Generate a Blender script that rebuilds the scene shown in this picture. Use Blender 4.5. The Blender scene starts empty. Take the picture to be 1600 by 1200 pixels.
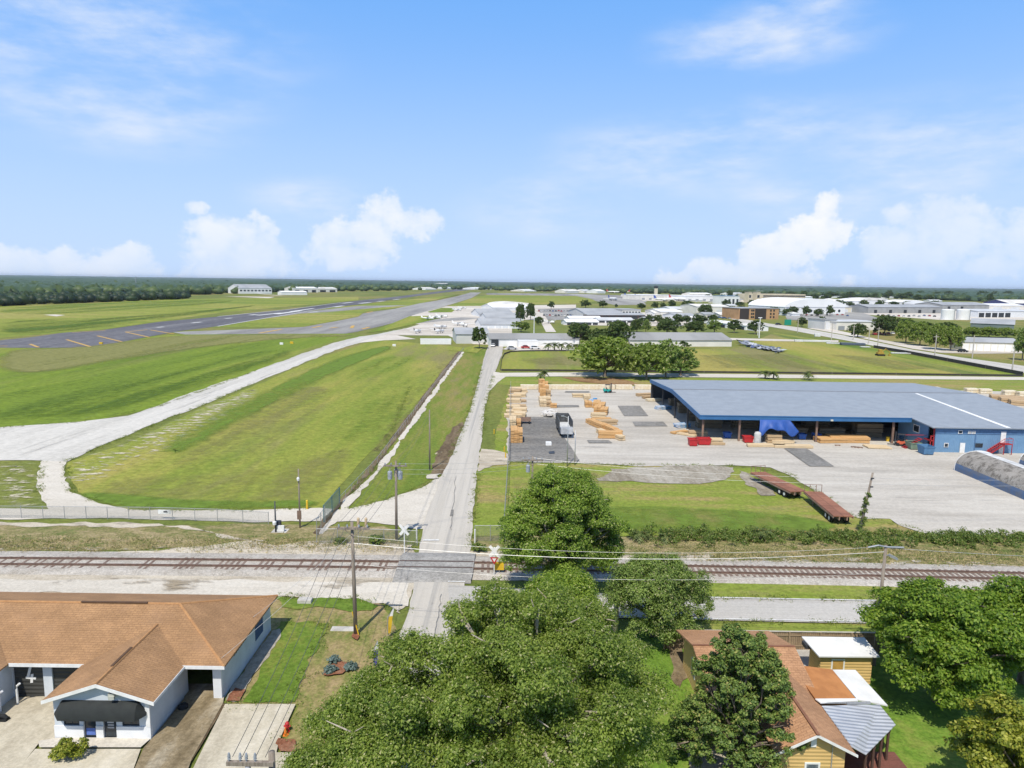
import bpy, bmesh, math, random
import numpy as np
from mathutils import Vector, Matrix
from mathutils.geometry import tessellate_polygon
random.seed(7); rng = np.random.default_rng(7)
R_ = math.radians
scene = bpy.context.scene
COL = scene.collection

# ------------------------------------------------------------------ camera
FPX, HCAM, PITCH, ROLL = 1110.0, 28.0, R_(8.17), R_(0.79)
ROT = Matrix.Rotation(R_(90) - PITCH, 3, 'X') @ Matrix.Rotation(ROLL, 3, 'Z')
CAM = Vector((0, 0, HCAM))
cd = bpy.data.cameras.new('camera'); cd.sensor_width = 36; cd.lens = 36 * FPX / 1600
cd.clip_start = .5; cd.clip_end = 60000
cam = bpy.data.objects.new('camera', cd); COL.objects.link(cam)
cam.matrix_world = Matrix.Translation(CAM) @ ROT.to_4x4()
scene.camera = cam

def ray(x, y):
    return ROT @ Vector(((x - 800) / FPX, -(y - 600) / FPX, -1))
def G(x, y, z=0.0):
    """ground point (height z) seen at photo pixel x, y"""
    d = ray(x, y); t = (z - HCAM) / d.z
    return Vector((d.x * t, d.y * t, z))
def HT(bx, by, ty, z0=0):
    """height of an upright thing standing at pixel bx,by whose top is at pixel row ty"""
    p = G(bx, by, z0); c0 = ROT.transposed() @ (p - CAM); c1 = ROT.transposed() @ Vector((0, 0, 1))
    v = -(ty - 600) / FPX
    return -(c0.y + v * c0.z) / (c1.y + v * c1.z)
def MPP(x, y):
    """metres per photo pixel at a ground pixel"""
    p = G(x, y); c = ROT.transposed() @ (p - CAM); return -c.z / FPX

# ------------------------------------------------------------------ sun
SUN_EL, SUN_DIR = R_(57), Vector((0.30, 1.0, 0)).normalized()      # shadows fall along SUN_DIR
sl = bpy.data.lights.new('sun', 'SUN'); sl.energy = 4.2; sl.angle = R_(.55); sl.color = (1, .94, .83)
so = bpy.data.objects.new('sun', sl); COL.objects.link(so)
sdir = Vector((SUN_DIR.x * math.cos(SUN_EL), SUN_DIR.y * math.cos(SUN_EL), -math.sin(SUN_EL)))
so.rotation_euler = sdir.to_track_quat('-Z', 'Y').to_euler(); so.location = (0, -60, 120)

# ------------------------------------------------------------------ node helpers
def N(nt, t, **kw):
    n = nt.nodes.new(t)
    for k, v in kw.items():
        if k.startswith('i_'):
            key = k[2:]; key = int(key) if key.isdigit() else key
            n.inputs[key].default_value = v
        else: setattr(n, k, v)
    return n
def math_(nt, op, a, b=None, c=None, clamp=False):
    n = nt.nodes.new('ShaderNodeMath'); n.operation = op; n.use_clamp = clamp
    for i, s in enumerate((a, b, c)):
        if s is None: continue
        if isinstance(s, (int, float)): n.inputs[i].default_value = s
        else: nt.links.new(s, n.inputs[i])
    return n.outputs[0]
def vmath(nt, op, a, b=None):
    n = nt.nodes.new('ShaderNodeVectorMath'); n.operation = op
    for i, s in enumerate((a, b)):
        if s is None: continue
        if isinstance(s, (tuple, list)): n.inputs[i].default_value = s
        else: nt.links.new(s, n.inputs[i])
    return n
def mixc(nt, f, a, b, mode='MIX'):
    n = nt.nodes.new('ShaderNodeMix'); n.data_type = 'RGBA'; n.blend_type = mode
    for s, key in ((f, 0), (a, 6), (b, 7)):
        if isinstance(s, (int, float)): n.inputs[key].default_value = s
        elif isinstance(s, (tuple, list)): n.inputs[key].default_value = (*s[:3], 1)
        else: nt.links.new(s, n.inputs[key])
    return n.outputs[2]
def smooth(nt, v, a, b, lo=0., hi=1.):
    n = nt.nodes.new('ShaderNodeMapRange'); n.interpolation_type = 'SMOOTHSTEP'
    nt.links.new(v, n.inputs[0])
    for i, x in enumerate((a, b, lo, hi)): n.inputs[i + 1].default_value = x
    return n.outputs[0]
def noise(nt, vec, scale, detail=4, rough=.55, stretch=None, rotz=0):
    if stretch or rotz:
        mp = nt.nodes.new('ShaderNodeMapping'); nt.links.new(vec, mp.inputs[0])
        mp.inputs['Rotation'].default_value = (0, 0, rotz)
        if stretch: mp.inputs['Scale'].default_value = stretch
        vec = mp.outputs[0]
    n = nt.nodes.new('ShaderNodeTexNoise'); nt.links.new(vec, n.inputs['Vector'])
    n.inputs['Scale'].default_value = scale; n.inputs['Detail'].default_value = detail; n.inputs['Roughness'].default_value = rough
    return n.outputs['Fac']

# ------------------------------------------------------------------ world: sky + clouds
w = bpy.data.worlds.new('World'); scene.world = w; w.use_nodes = True
nt = w.node_tree; nt.nodes.clear()
out = N(nt, 'ShaderNodeOutputWorld'); bg = N(nt, 'ShaderNodeBackground'); nt.links.new(bg.outputs[0], out.inputs[0])
sky = N(nt, 'ShaderNodeTexSky', sky_type='NISHITA', sun_disc=False)
sky.sun_elevation = SUN_EL
sky.sun_rotation = math.atan2(-SUN_DIR.x, -SUN_DIR.y)
sky.altitude = 30; sky.air_density = 1.0; sky.dust_density = .6; sky.ozone_density = 2.2
SKY_S = .115
bg.inputs[1].default_value = SKY_S
tc = N(nt, 'ShaderNodeTexCoord'); sx = N(nt, 'ShaderNodeSeparateXYZ'); nt.links.new(tc.outputs['Generated'], sx.inputs[0])
az = math_(nt, 'ARCTAN2', sx.outputs[0], sx.outputs[1])
cx = N(nt, 'ShaderNodeCombineXYZ'); nt.links.new(az, cx.inputs[0]); nt.links.new(sx.outputs[2], cx.inputs[1])
P = cx.outputs[0]
def skp(x, y):
    d = ray(x, y).normalized(); return math.atan2(d.x, d.y), d.z
def field(P, blobs, sm=.25):
    acc = None
    for (x, y, rx, ry) in blobs:
        a, e = skp(x, y)
        l = vmath(nt, 'LENGTH', vmath(nt, 'MULTIPLY', vmath(nt, 'SUBTRACT', P, (a, e, 0)).outputs[0], (FPX / rx, FPX / ry, 0)).outputs[0]).outputs['Value']
        f = math_(nt, 'SUBTRACT', 1, l)
        acc = f if acc is None else math_(nt, 'SMOOTH_MAX', acc, f, sm)
    return acc
n1 = noise(nt, P, 26, 7, .62); n2 = noise(nt, P, 9, 5, .6, stretch=(1, 1.6, 1))
wob = math_(nt, 'MULTIPLY', math_(nt, 'SUBTRACT', n1, .5), 4.2)
cumA = [(12, 416, 55, 30), (0, 404, 30, 20), (100, 413, 30, 24), (195, 414, 64, 30), (207, 400, 28, 20), (165, 424, 44, 20)]
cumB = [(340, 375, 52, 38), (385, 364, 46, 30), (375, 400, 90, 42), (350, 425, 70, 26), (307, 323, 20, 13),
        (595, 332, 46, 30), (638, 350, 46, 30), (575, 368, 72, 36), (522, 366, 34, 28), (668, 342, 26, 18), (540, 400, 80, 26)]
cumD = [(1292, 332, 28, 30), (1275, 362, 58, 34), (1205, 402, 72, 34), (1125, 428, 72, 28), (1065, 444, 52, 22), (1190, 440, 130, 26), (1240, 444, 60, 24)]
cumE = [(1400, 335, 26, 18), (1462, 345, 46, 34), (1382, 388, 46, 36), (1505, 364, 60, 44), (1590, 370, 46, 46), (1550, 418, 40, 22), (1440, 402, 76, 36)]
lift = smooth(nt, sx.outputs[2], .36, .62, .78, .05)
base = mixc(nt, lift, sky.outputs[0], (.165 / SKY_S, .45 / SKY_S, 1.0 / SKY_S))
# the air itself is pale towards the horizon
hz = smooth(nt, sx.outputs[2], -.05, .40, 1, 0)
base = mixc(nt, math_(nt, 'MULTIPLY', hz, .92), base, (.565 / SKY_S, .715 / SKY_S, .95 / SKY_S))
# high thin wisps
wn = noise(nt, P, 5.5, 6, .58, stretch=(1, 3.2, 1), rotz=R_(-17)); wn2 = noise(nt, P, 17, 5, .6, stretch=(1, 3, 1), rotz=R_(-17))
wm = field(P, [(60, 40, 420, 130), (190, 168, 230, 80), (1060, 245, 260, 75), (1180, 205, 200, 60), (850, 325, 170, 70), (1190, 62, 200, 55), (1330, 300, 260, 60), (1480, 230, 260, 90), (490, 312, 130, 42), (1250, 8, 120, 30)], .3)
wa = math_(nt, 'MULTIPLY', smooth(nt, wm, .0, .8), smooth(nt, math_(nt, 'ADD', wn, math_(nt, 'MULTIPLY', wn2, .35)), .48, 1.05))
base = mixc(nt, math_(nt, 'MULTIPLY', wa, .95), base, (.74 / SKY_S, .80 / SKY_S, .90 / SKY_S))
def cumulus(base, blobs, strength, fade):
    f = math_(nt, 'ADD', field(P, blobs), math_(nt, 'MULTIPLY', wob, .55))
    a = math_(nt, 'MULTIPLY', smooth(nt, f, .0, .36), smooth(nt, sx.outputs[2], .0, .10, .55, 1.))
    soft = smooth(nt, math_(nt, 'ADD', f, math_(nt, 'MULTIPLY', n2, .2)), .0, .9, fade, 1.)
    core = mixc(nt, smooth(nt, math_(nt, 'ADD', n2, math_(nt, 'MULTIPLY', n1, .6)), .55, 1.0), (.76 / SKY_S, .82 / SKY_S, .92 / SKY_S), (.92 / SKY_S, .92 / SKY_S, .93 / SKY_S))
    return mixc(nt, math_(nt, 'MULTIPLY', math_(nt, 'MULTIPLY', a, soft), strength), base, core)
base = cumulus(base, cumA, .88, .65)
base = cumulus(base, cumB, .80, .42)
base = cumulus(base, cumD, .98, .7)
base = cumulus(base, cumE, .55, .32)
nt.links.new(base, bg.inputs[0])

vs = scene.view_settings; vs.view_transform = 'Standard'; vs.look = 'None'; vs.gamma = 1; vs.exposure = 0.14
scene.cycles.max_bounces = 5; scene.cycles.diffuse_bounces = 3; scene.cycles.transparent_max_bounces = 24
scene.cycles.use_denoising = True

# ------------------------------------------------------------------ materials
MATS = {}
def newmat(name):
    m = bpy.data.materials.new(name); m.use_nodes = True
    b = m.node_tree.nodes['Principled BSDF']; b.inputs['Specular IOR Level'].default_value = .3
    return m, m.node_tree, b
def objco(nt, world=False):
    if world: return N(nt, 'ShaderNodeNewGeometry').outputs['Position']
    return N(nt, 'ShaderNodeTexCoord').outputs['Object']
def bump(nt, b, h, strength, dist=.05):
    n = nt.nodes.new('ShaderNodeBump'); n.inputs['Strength'].default_value = strength; n.inputs['Distance'].default_value = dist
    nt.links.new(h, n.inputs['Height']); nt.links.new(n.outputs[0], b.inputs['Normal'])
def mat(name, c, c2=None, scale=2., rough=.75, metal=0., bmp=0., bscale=None, stretch=None, spec=.3, world=False, lohi=(.35, .65)):
    if name in MATS: return MATS[name]
    m, nt, b = newmat(name); b.inputs['Roughness'].default_value = rough; b.inputs['Metallic'].default_value = metal
    b.inputs['Specular IOR Level'].default_value = spec
    co = objco(nt, world)
    if c2 is None: c2 = tuple(x * .82 for x in c)
    f = noise(nt, co, scale, 5, .6, stretch)
    col = mixc(nt, smooth(nt, f, *lohi), c2, c)
    nt.links.new(col, b.inputs['Base Color'])
    if bmp: bump(nt, b, noise(nt, co, bscale or scale * 4, 4, .6, stretch), bmp)
    MATS[name] = m; return m
def ribbed(name, c, axis=0, period=.3, rough=.5, metal=0., depth=.6, c2=None, wear=0., wearc=(.2, .13, .08)):
    """corrugated / boarded sheet: ribs along one object axis"""
    if name in MATS: return MATS[name]
    m, nt, b = newmat(name); b.inputs['Roughness'].default_value = rough; b.inputs['Metallic'].default_value = metal
    co = objco(nt); s = N(nt, 'ShaderNodeSeparateXYZ'); nt.links.new(co, s.inputs[0])
    wv = math_(nt, 'SINE', math_(nt, 'MULTIPLY', s.outputs[axis], 2 * math.pi / period))
    f = noise(nt, co, .6, 5, .6)
    col = mixc(nt, smooth(nt, f, .3, .7), c2 or tuple(x * .86 for x in c), c)
    if c2 is not None and wear < 0: pass
    if wear > 0:
        col = mixc(nt, smooth(nt, noise(nt, co, 1.3, 6, .7), 1 - wear, 1 - wear + .12), col, wearc)
    nt.links.new(col, b.inputs['Base Color']); bump(nt, b, wv, depth, .03)
    MATS[name] = m; return m
def tiles(name, c, c2, mort, sx=1., sy=.35, scale=1., axes=(0, 1), rough=.85, bmp=.5, off=.5, stain=None):
    """brick-pattern (shingles, planks, slabs) on two object axes"""
    if name in MATS: return MATS[name]
    m, nt, b = newmat(name); b.inputs['Roughness'].default_value = rough
    co = objco(nt); s = N(nt, 'ShaderNodeSeparateXYZ'); nt.links.new(co, s.inputs[0])
    c_ = N(nt, 'ShaderNodeCombineXYZ'); nt.links.new(s.outputs[axes[0]], c_.inputs[0]); nt.links.new(s.outputs[axes[1]], c_.inputs[1])
    t = N(nt, 'ShaderNodeTexBrick', offset=off); nt.links.new(c_.outputs[0], t.inputs['Vector'])
    t.inputs['Color1'].default_value = (*c, 1); t.inputs['Color2'].default_value = (*c2, 1); t.inputs['Mortar'].default_value = (*mort, 1)
    t.inputs['Scale'].default_value = scale; t.inputs['Brick Width'].default_value = sx; t.inputs['Row Height'].default_value = sy
    t.inputs['Mortar Size'].default_value = .022 * min(sx, sy) / .35; t.inputs['Bias'].default_value = -.1
    f = noise(nt, co, .5, 6, .65)
    col = mixc(nt, 1., t.outputs[0], mixc(nt, smooth(nt, f, .3, .72), (.80, .79, .78), (1.08, 1.07, 1.06)), 'MULTIPLY')
    f2 = noise(nt, co, 9, 4, .7); col = mixc(nt, .6, col, mixc(nt, smooth(nt, f2, .3, .7), (.7, .7, .7), (1.15, 1.15, 1.15)), 'MULTIPLY')
    if stain: col = mixc(nt, math_(nt, 'MULTIPLY', smooth(nt, noise(nt, co, .35, 5, .6), .5, .7), .35), col, stain)
    nt.links.new(col, b.inputs['Base Color'])
    bump(nt, b, t.outputs['Fac'], bmp, -.03)
    MATS[name] = m; return m
def glass(name='window_glass', c=(.02, .03, .04)):
    if name in MATS: return MATS[name]
    m, nt, b = newmat(name); b.inputs['Base Color'].default_value = (*c, 1); b.inputs['Roughness'].default_value = .08
    b.inputs['Specular IOR Level'].default_value = .6; MATS[name] = m; return m
def leafmat(name, dark, light, tip=None, scale=.35, trans=.35):
    if name in MATS: return MATS[name]
    m, nt, b = newmat(name); g = N(nt, 'ShaderNodeNewGeometry')
    co = objco(nt)
    f = math_(nt, 'ADD', math_(nt, 'MULTIPLY', g.outputs['Random Per Island'], .55), math_(nt, 'MULTIPLY', noise(nt, co, scale, 3, .5), .6))
    col = mixc(nt, smooth(nt, f, .25, .9), dark, light)
    if tip: col = mixc(nt, smooth(nt, g.outputs['Random Per Island'], .90, .97), col, tip)
    nt.links.new(col, b.inputs['Base Color']); b.inputs['Roughness'].default_value = .55; b.inputs['Specular IOR Level'].default_value = .35
    tr = N(nt, 'ShaderNodeBsdfTranslucent'); nt.links.new(mixc(nt, 1., col, (1.3, 1.5, .6), 'MULTIPLY'), tr.inputs[0])
    mx = N(nt, 'ShaderNodeMixShader'); mx.inputs[0].default_value = trans
    nt.links.new(b.outputs[0], mx.inputs[1]); nt.links.new(tr.outputs[0], mx.inputs[2])
    nt.links.new(mx.outputs[0], nt.nodes['Material Output'].inputs[0])
    MATS[name] = m; return m
def meshwire(name, c=(.32, .33, .33), cover=.3):
    """see-through chain-link: the wire covers a share of the area, diamond pattern"""
    if name in MATS: return MATS[name]
    m, nt, b = newmat(name); b.inputs['Base Color'].default_value = (*c, 1); b.inputs['Roughness'].default_value = .5; b.inputs['Metallic'].default_value = .4
    co = objco(nt); s = N(nt, 'ShaderNodeSeparateXYZ'); nt.links.new(co, s.inputs[0])
    k = 2 * math.pi / .16; h = math_(nt, 'ADD', s.outputs[0], s.outputs[1])
    a = math_(nt, 'ABSOLUTE', math_(nt, 'SINE', math_(nt, 'MULTIPLY', math_(nt, 'ADD', h, s.outputs[2]), k / 2)))
    d = math_(nt, 'ABSOLUTE', math_(nt, 'SINE', math_(nt, 'MULTIPLY', math_(nt, 'SUBTRACT', h, s.outputs[2]), k / 2)))
    al = math_(nt, 'LESS_THAN', math_(nt, 'MINIMUM', a, d), cover)
    nt.links.new(al, b.inputs['Alpha']); MATS[name] = m; return m

# ------------------------------------------------------------------ mesh builder
class MB:
    def __init__(s): s.v = []; s.f = []; s.m = []
    def add(s, vs, fs, m=0):
        o = len(s.v); s.v.extend([tuple(v) for v in vs]); s.f.extend([tuple(i + o for i in f) for f in fs]); s.m.extend([m] * len(fs)); return s
    def box(s, x0, x1, y0, y1, z0, z1, m=0, rot=0, piv=None):
        vs = [(x, y, z) for z in (z0, z1) for y in (y0, y1) for x in (x0, x1)]
        if rot:
            px, py = piv or ((x0 + x1) / 2, (y0 + y1) / 2); c, sn = math.cos(rot), math.sin(rot)
            vs = [(px + (x - px) * c - (y - py) * sn, py + (x - px) * sn + (y - py) * c, z) for x, y, z in vs]
        return s.add(vs, [(0, 2, 3, 1), (4, 5, 7, 6), (0, 1, 5, 4), (2, 6, 7, 3), (0, 4, 6, 2), (1, 3, 7, 5)], m)
    def slab(s, pts, t, m=0):
        """thick plate: polygon pts (3d), thickness t downwards"""
        n = len(pts); vs = list(pts) + [(p[0], p[1], p[2] - t) for p in pts]
        return s.add(vs, [tuple(range(n)), tuple(reversed(range(n, 2 * n)))] + [(i, i + n, (i + 1) % n + n, (i + 1) % n) for i in range(n)], m)
    def prism(s, prof, y0, y1, m=0, axis='y'):
        """profile (a,z) swept along y (a = x) or along x (a = y)"""
        n = len(prof)
        mk = (lambda a, z, t: (a, t, z)) if axis == 'y' else (lambda a, z, t: (t, a, z))
        vs = [mk(a, z, y0) for a, z in prof] + [mk(a, z, y1) for a, z in prof]
        return s.add(vs, [tuple(range(n)), tuple(reversed(range(n, 2 * n)))] + [(i, i + n, (i + 1) % n + n, (i + 1) % n) for i in range(n)], m)
    def tube(s, path, rad, n=8, m=0, cap=True):
        path = [Vector(p) for p in path]; k = len(path)
        if isinstance(rad, (int, float)): rad = [rad] * k
        vs = []; fs = []
        for i, p in enumerate(path):
            d = (path[min(i + 1, k - 1)] - path[max(i - 1, 0)]).normalized()
            u = d.cross(Vector((0, 0, 1)) if abs(d.z) < .9 else Vector((1, 0, 0))).normalized(); q = d.cross(u)
            for j in range(n):
                a = 2 * math.pi * j / n; vs.append(p + (u * math.cos(a) + q * math.sin(a)) * rad[i])
        for i in range(k - 1):
            for j in range(n):
                fs.append((i * n + j, i * n + (j + 1) % n, (i + 1) * n + (j + 1) % n, (i + 1) * n + j))
        if cap: fs += [tuple(range(n))[::-1], tuple(range((k - 1) * n, k * n))]
        return s.add(vs, fs, m)
    def lathe(s, prof, cx=0, cy=0, n=16, m=0):
        vs = []; k = len(prof)
        for r, z in prof:
            for j in range(n):
                a = 2 * math.pi * j / n; vs.append((cx + r * math.cos(a), cy + r * math.sin(a), z))
        fs = [(i * n + j, i * n + (j + 1) % n, (i + 1) * n + (j + 1) % n, (i + 1) * n + j) for i in range(k - 1) for j in range(n)]
        fs += [tuple(range(n))[::-1], tuple(range((k - 1) * n, k * n))]
        return s.add(vs, fs, m)
    def build(s, name, mats, parent=None, smooth=False, loc=None, rotz=0, bevel=0):
        me = bpy.data.meshes.new(name); me.from_pydata(s.v, [], s.f)
        for m in (mats if isinstance(mats, (list, tuple)) else [mats]): me.materials.append(m)
        if any(s.m): me.polygons.foreach_set('material_index', s.m)
        if smooth: me.polygons.foreach_set('use_smooth', [True] * len(me.polygons))
        me.update()
        o = bpy.data.objects.new(name, me); COL.objects.link(o)
        if loc is not None: o.location = loc
        if rotz: o.rotation_euler = (0, 0, rotz)
        if parent: o.parent = parent
        if bevel:
            b = o.modifiers.new('bevel', 'BEVEL'); b.width = bevel; b.segments = 2; b.limit_method = 'ANGLE'
        return o
def npmesh(name, v, f, mats, parent=None, loc=None, midx=None, smooth=False):
    """fast mesh from arrays: v (n,3), f (m,k)"""
    me = bpy.data.meshes.new(name); k = f.shape[1]
    me.vertices.add(len(v)); me.vertices.foreach_set('co', np.ascontiguousarray(v, dtype=np.float32).ravel())
    me.loops.add(f.size); me.loops.foreach_set('vertex_index', np.ascontiguousarray(f, dtype=np.int32).ravel())
    me.polygons.add(len(f)); me.polygons.foreach_set('loop_start', np.arange(0, f.size, k, dtype=np.int32))
    if midx is not None: me.polygons.foreach_set('material_index', np.asarray(midx, dtype=np.int32))
    if smooth: me.polygons.foreach_set('use_smooth', np.ones(len(f), dtype=bool))
    me.update(calc_edges=True); me.validate()
    for m in (mats if isinstance(mats, (list, tuple)) else [mats]): me.materials.append(m)
    o = bpy.data.objects.new(name, me); COL.objects.link(o)
    if loc is not None: o.location = loc
    if parent: o.parent = parent
    return o
def tag(o, label=None, cat=None, group=None, kind=None):
    if label: o['label'] = label
    if cat: o['category'] = cat
    if group: o['group'] = group
    if kind: o['kind'] = kind
    return o
def thing(name, label, cat, loc=(0, 0, 0), rotz=0, group=None):
    o = bpy.data.objects.new(name, None); COL.objects.link(o); o.location = loc; o.rotation_euler = (0, 0, rotz)
    o.empty_display_size = .3
    return tag(o, label, cat, group)
def dup(root, loc, rotz=0, label=None, group=None, scale=None):
    r = root.copy(); COL.objects.link(r); r.location = loc; r.rotation_euler = (0, 0, rotz)
    if scale: r.scale = scale if isinstance(scale, (tuple, list)) else (scale,) * 3
    if label: r['label'] = label
    if group: r['group'] = group
    for ch in list(root.children):
        c = ch.copy(); COL.objects.link(c); c.parent = r
        for g in ch.children:
            d = g.copy(); COL.objects.link(d); d.parent = c
    return r
ORD = ['first', 'second', 'third', 'fourth', 'fifth', 'sixth', 'seventh', 'eighth', 'ninth', 'tenth', 'eleventh', 'twelfth', 'thirteenth', 'fourteenth', 'fifteenth', 'sixteenth', 'seventeenth', 'eighteenth', 'nineteenth', 'twentieth']
# ================================================================== GROUND
def groundmat(name, cols, big=.02, mid=.15, fine=3., rot=0., stretch=(1, 1, 1), w=(.5, .3, .2), bmp=.4, lohi=(.42, .58), patch=None, rough=.95, grain=.75):
    """cols: low, middle, high colour; three scales of mottling in world metres"""
    if name in MATS: return MATS[name]
    m, nt, b = newmat(name); b.inputs['Roughness'].default_value = rough; b.inputs['Specular IOR Level'].default_value = .15
    co = objco(nt, True)
    f = math_(nt, 'ADD', math_(nt, 'ADD', math_(nt, 'MULTIPLY', noise(nt, co, big, 4, .6, stretch, rot), w[0]),
              math_(nt, 'MULTIPLY', noise(nt, co, mid, 5, .65, stretch, rot), w[1])), math_(nt, 'MULTIPLY', noise(nt, co, fine, 4, .75), w[2]))
    r = N(nt, 'ShaderNodeValToRGB'); nt.links.new(f, r.inputs[0]); e = r.color_ramp.elements
    e[0].position = lohi[0]; e[0].color = (*cols[0], 1); e[1].position = lohi[1]; e[1].color = (*cols[2], 1)
    k = e.new((lohi[0] + lohi[1]) / 2); k.color = (*cols[1], 1)
    col = r.outputs[0]
    if patch:
        for (pc, sc, lo, hi, st, ro) in patch:
            g = noise(nt, co, sc, 5, .65, st, ro); col = mixc(nt, smooth(nt, g, lo, hi), col, pc)
    g2 = noise(nt, co, fine * .55, 6, .82)
    col = mixc(nt, grain, col, mixc(nt, smooth(nt, g2, .34, .66), (.60, .60, .58), (1.26, 1.25, 1.23)), 'MULTIPLY')
    nt.links.new(col, b.inputs['Base Color'])
    if bmp: bump(nt, b, noise(nt, co, fine * 2, 4, .75), bmp, .08)
    MATS[name] = m; return m
ALONG = R_(-40)
G_base = groundmat('grass_ground', [(0.135, 0.170, 0.038), (0.182, 0.204, 0.046), (0.262, 0.224, 0.080)], .012, .09, 1.6, ALONG, (1, .35, 1),
                   patch=[((.20, .165, .085), .05, .66, .78, (1, .4, 1), ALONG)])
G_left = groundmat('grass_airfield', [(0.122, 0.184, 0.022), (0.176, 0.245, 0.027), (0.289, 0.293, 0.058)], .010, .06, 1.2, R_(-62), (1.6, .16, 1), (.6, .28, .12), patch=[((.20, .195, .065), .016, .50, .64, (1.3, .16, 1), R_(-62)), ((.20, .155, .07), .03, .62, .74, (1.3, .2, 1), R_(-62))])
G_mid = groundmat('grass_meadow', [(0.174, 0.236, 0.033), (0.261, 0.282, 0.052), (0.348, 0.301, 0.082)], .014, .10, 1.6, R_(-35), (1.4, .22, 1), (.55, .3, .15), patch=[((.235, .215, .085), .022, .50, .62, (1.2, .22, 1), R_(-35)), ((.095, .165, .022), .018, .53, .64, (1.4, .16, 1), R_(-38))])
G_verge = groundmat('grass_verge', [(0.127, 0.186, 0.027), (0.174, 0.216, 0.035), (0.262, 0.224, 0.073)], .05, .3, 3, R_(0), (1.8, .3, 1), (.45, .35, .2), patch=[((.24, .205, .095), .12, .54, .68, (1.6, .3, 1), 0)])
G_lot = groundmat('grass_lot', [(0.181, 0.244, 0.034), (0.224, 0.267, 0.048), (0.328, 0.260, 0.102)], .05, .25, 3, 0, (.4, 1.4, 1), (.45, .35, .2), patch=[((.25, .22, .10), .10, .54, .70, (.5, 1.4, 1), 0)])
G_lawn = groundmat('grass_lawn', [(0.098, 0.165, 0.019), (0.133, 0.207, 0.029), (0.204, 0.232, 0.047)], .12, .6, 5, 0, None, (.4, .35, .25))
G_dry = groundmat('dry_lawn', [(0.149, 0.185, 0.043), (0.270, 0.234, 0.092), (0.355, 0.263, 0.142)], .18, .8, 5, 0, (1.4, .6, 1), (.4, .35, .25))
G_far = groundmat('grass_far_field', [(0.165, 0.224, 0.035), (0.249, 0.278, 0.048), (0.354, 0.306, 0.100)], .004, .03, .4, R_(10), (.35, 1.3, 1), (.55, .3, .15), bmp=0)
G_weed = groundmat('rough_grass', [(0.128, 0.167, 0.047), (0.248, 0.220, 0.095), (0.392, 0.312, 0.184)], .12, .7, 4, 0, (.6, 1.3, 1), (.3, .4, .3), bmp=.8)
S_gravel = groundmat('pale_gravel', [(0.400, 0.345, 0.267), (0.526, 0.465, 0.372), (0.623, 0.562, 0.460)], .06, .5, 7, 0, (.5, 1.3, 1), (.3, .35, .35), bmp=.5, patch=[((.23, .20, .155), .35, .55, .70, (.5, 1.3, 1), 0)], grain=.32)
S_lime = groundmat('white_gravel', [(0.515, 0.473, 0.404), (0.590, 0.545, 0.472), (0.632, 0.589, 0.518)], .04, .3, 6, 0, (.4, 1.4, 1), (.35, .35, .3), bmp=.3, grain=.32)
S_road = groundmat('old_asphalt', [(0.429, 0.395, 0.343), (0.487, 0.452, 0.396), (0.528, 0.491, 0.433)], .05, .5, 9, 0, (2.2, .10, 1), (.4, .35, .25), bmp=.25, rough=.85,
                   patch=[((.36, .34, .315), .5, .55, .80, (2.4, .05, 1), 0), ((.36, .34, .31), .25, .60, .80, None, 0), ((.38, .36, .33), .35, .50, .66, (2.6, .025, 1), 0)], grain=.14)
S_side = groundmat('grey_asphalt', [(.37, .35, .32), (.45, .43, .40), (.50, .48, .45)], .05, .5, 9, 0, (.10, 2.2, 1), (.4, .35, .25), bmp=.25, rough=.85, grain=.32)
S_taxi = groundmat('taxi_gravel', [(0.424, 0.404, 0.365), (0.513, 0.491, 0.447), (0.595, 0.570, 0.523)], .02, .12, 1.5, R_(-58), (1.8, .12, 1), (.4, .4, .2), bmp=.3, grain=.32)
S_run = groundmat('runway_asphalt', [(.100, .098, .112), (.140, .137, .150), (.195, .190, .198)], .01, .05, .5, R_(-62), (1.6, .12, 1), (.45, .35, .2), bmp=0, rough=.8)
S_twy = groundmat('taxiway_asphalt', [(.215, .205, .20), (.30, .29, .275), (.38, .37, .345)], .008, .05, .5, R_(-55), (1.6, .14, 1), (.5, .3, .2), bmp=0, rough=.85, grain=.32)
S_apron = groundmat('apron_concrete', [(0.483, 0.437, 0.375), (0.579, 0.530, 0.466), (0.642, 0.599, 0.539)], .015, .08, .8, 0, (.4, 1.4, 1), (.45, .35, .2), bmp=0, grain=.32)
S_yard = groundmat('yard_concrete', [(0.403, 0.371, 0.325), (0.485, 0.450, 0.398), (0.547, 0.513, 0.456)], .035, .22, 2.6, R_(12), (.28, 1.5, 1), (.35, .4, .25), bmp=.15,
                   patch=[((.34, .315, .28), .16, .56, .80, (.22, 1.8, 1), R_(8)), ((.31, .29, .26), .5, .62, .80, (.12, 2.2, 1), R_(8))], grain=.2)
S_patch = groundmat('dark_patch', [(.20, .195, .185), (.235, .228, .217), (.27, .26, .25)], .1, .5, 4, 0, None, bmp=.1)
S_asph = groundmat('yard_asphalt', [(.155, .150, .143), (.200, .193, .183), (.26, .245, .225)], .06, .4, 3, 0, (.3, 1.4, 1), bmp=.2,
                   patch=[((.30, .21, .13), .09, .62, .74, (.4, 1.5, 1), R_(10))])
S_dirt = groundmat('bare_dirt', [(.25, .215, .165), (.345, .31, .255), (.42, .39, .335)], .1, .5, 4, 0, (1.6, .4, 1), bmp=.6)
S_red = groundmat('red_mulch', [(.22, .085, .045), (.30, .125, .070), (.36, .20, .13)], .4, 1.5, 9, 0, None, (.3, .35, .35), bmp=.9)
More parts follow.
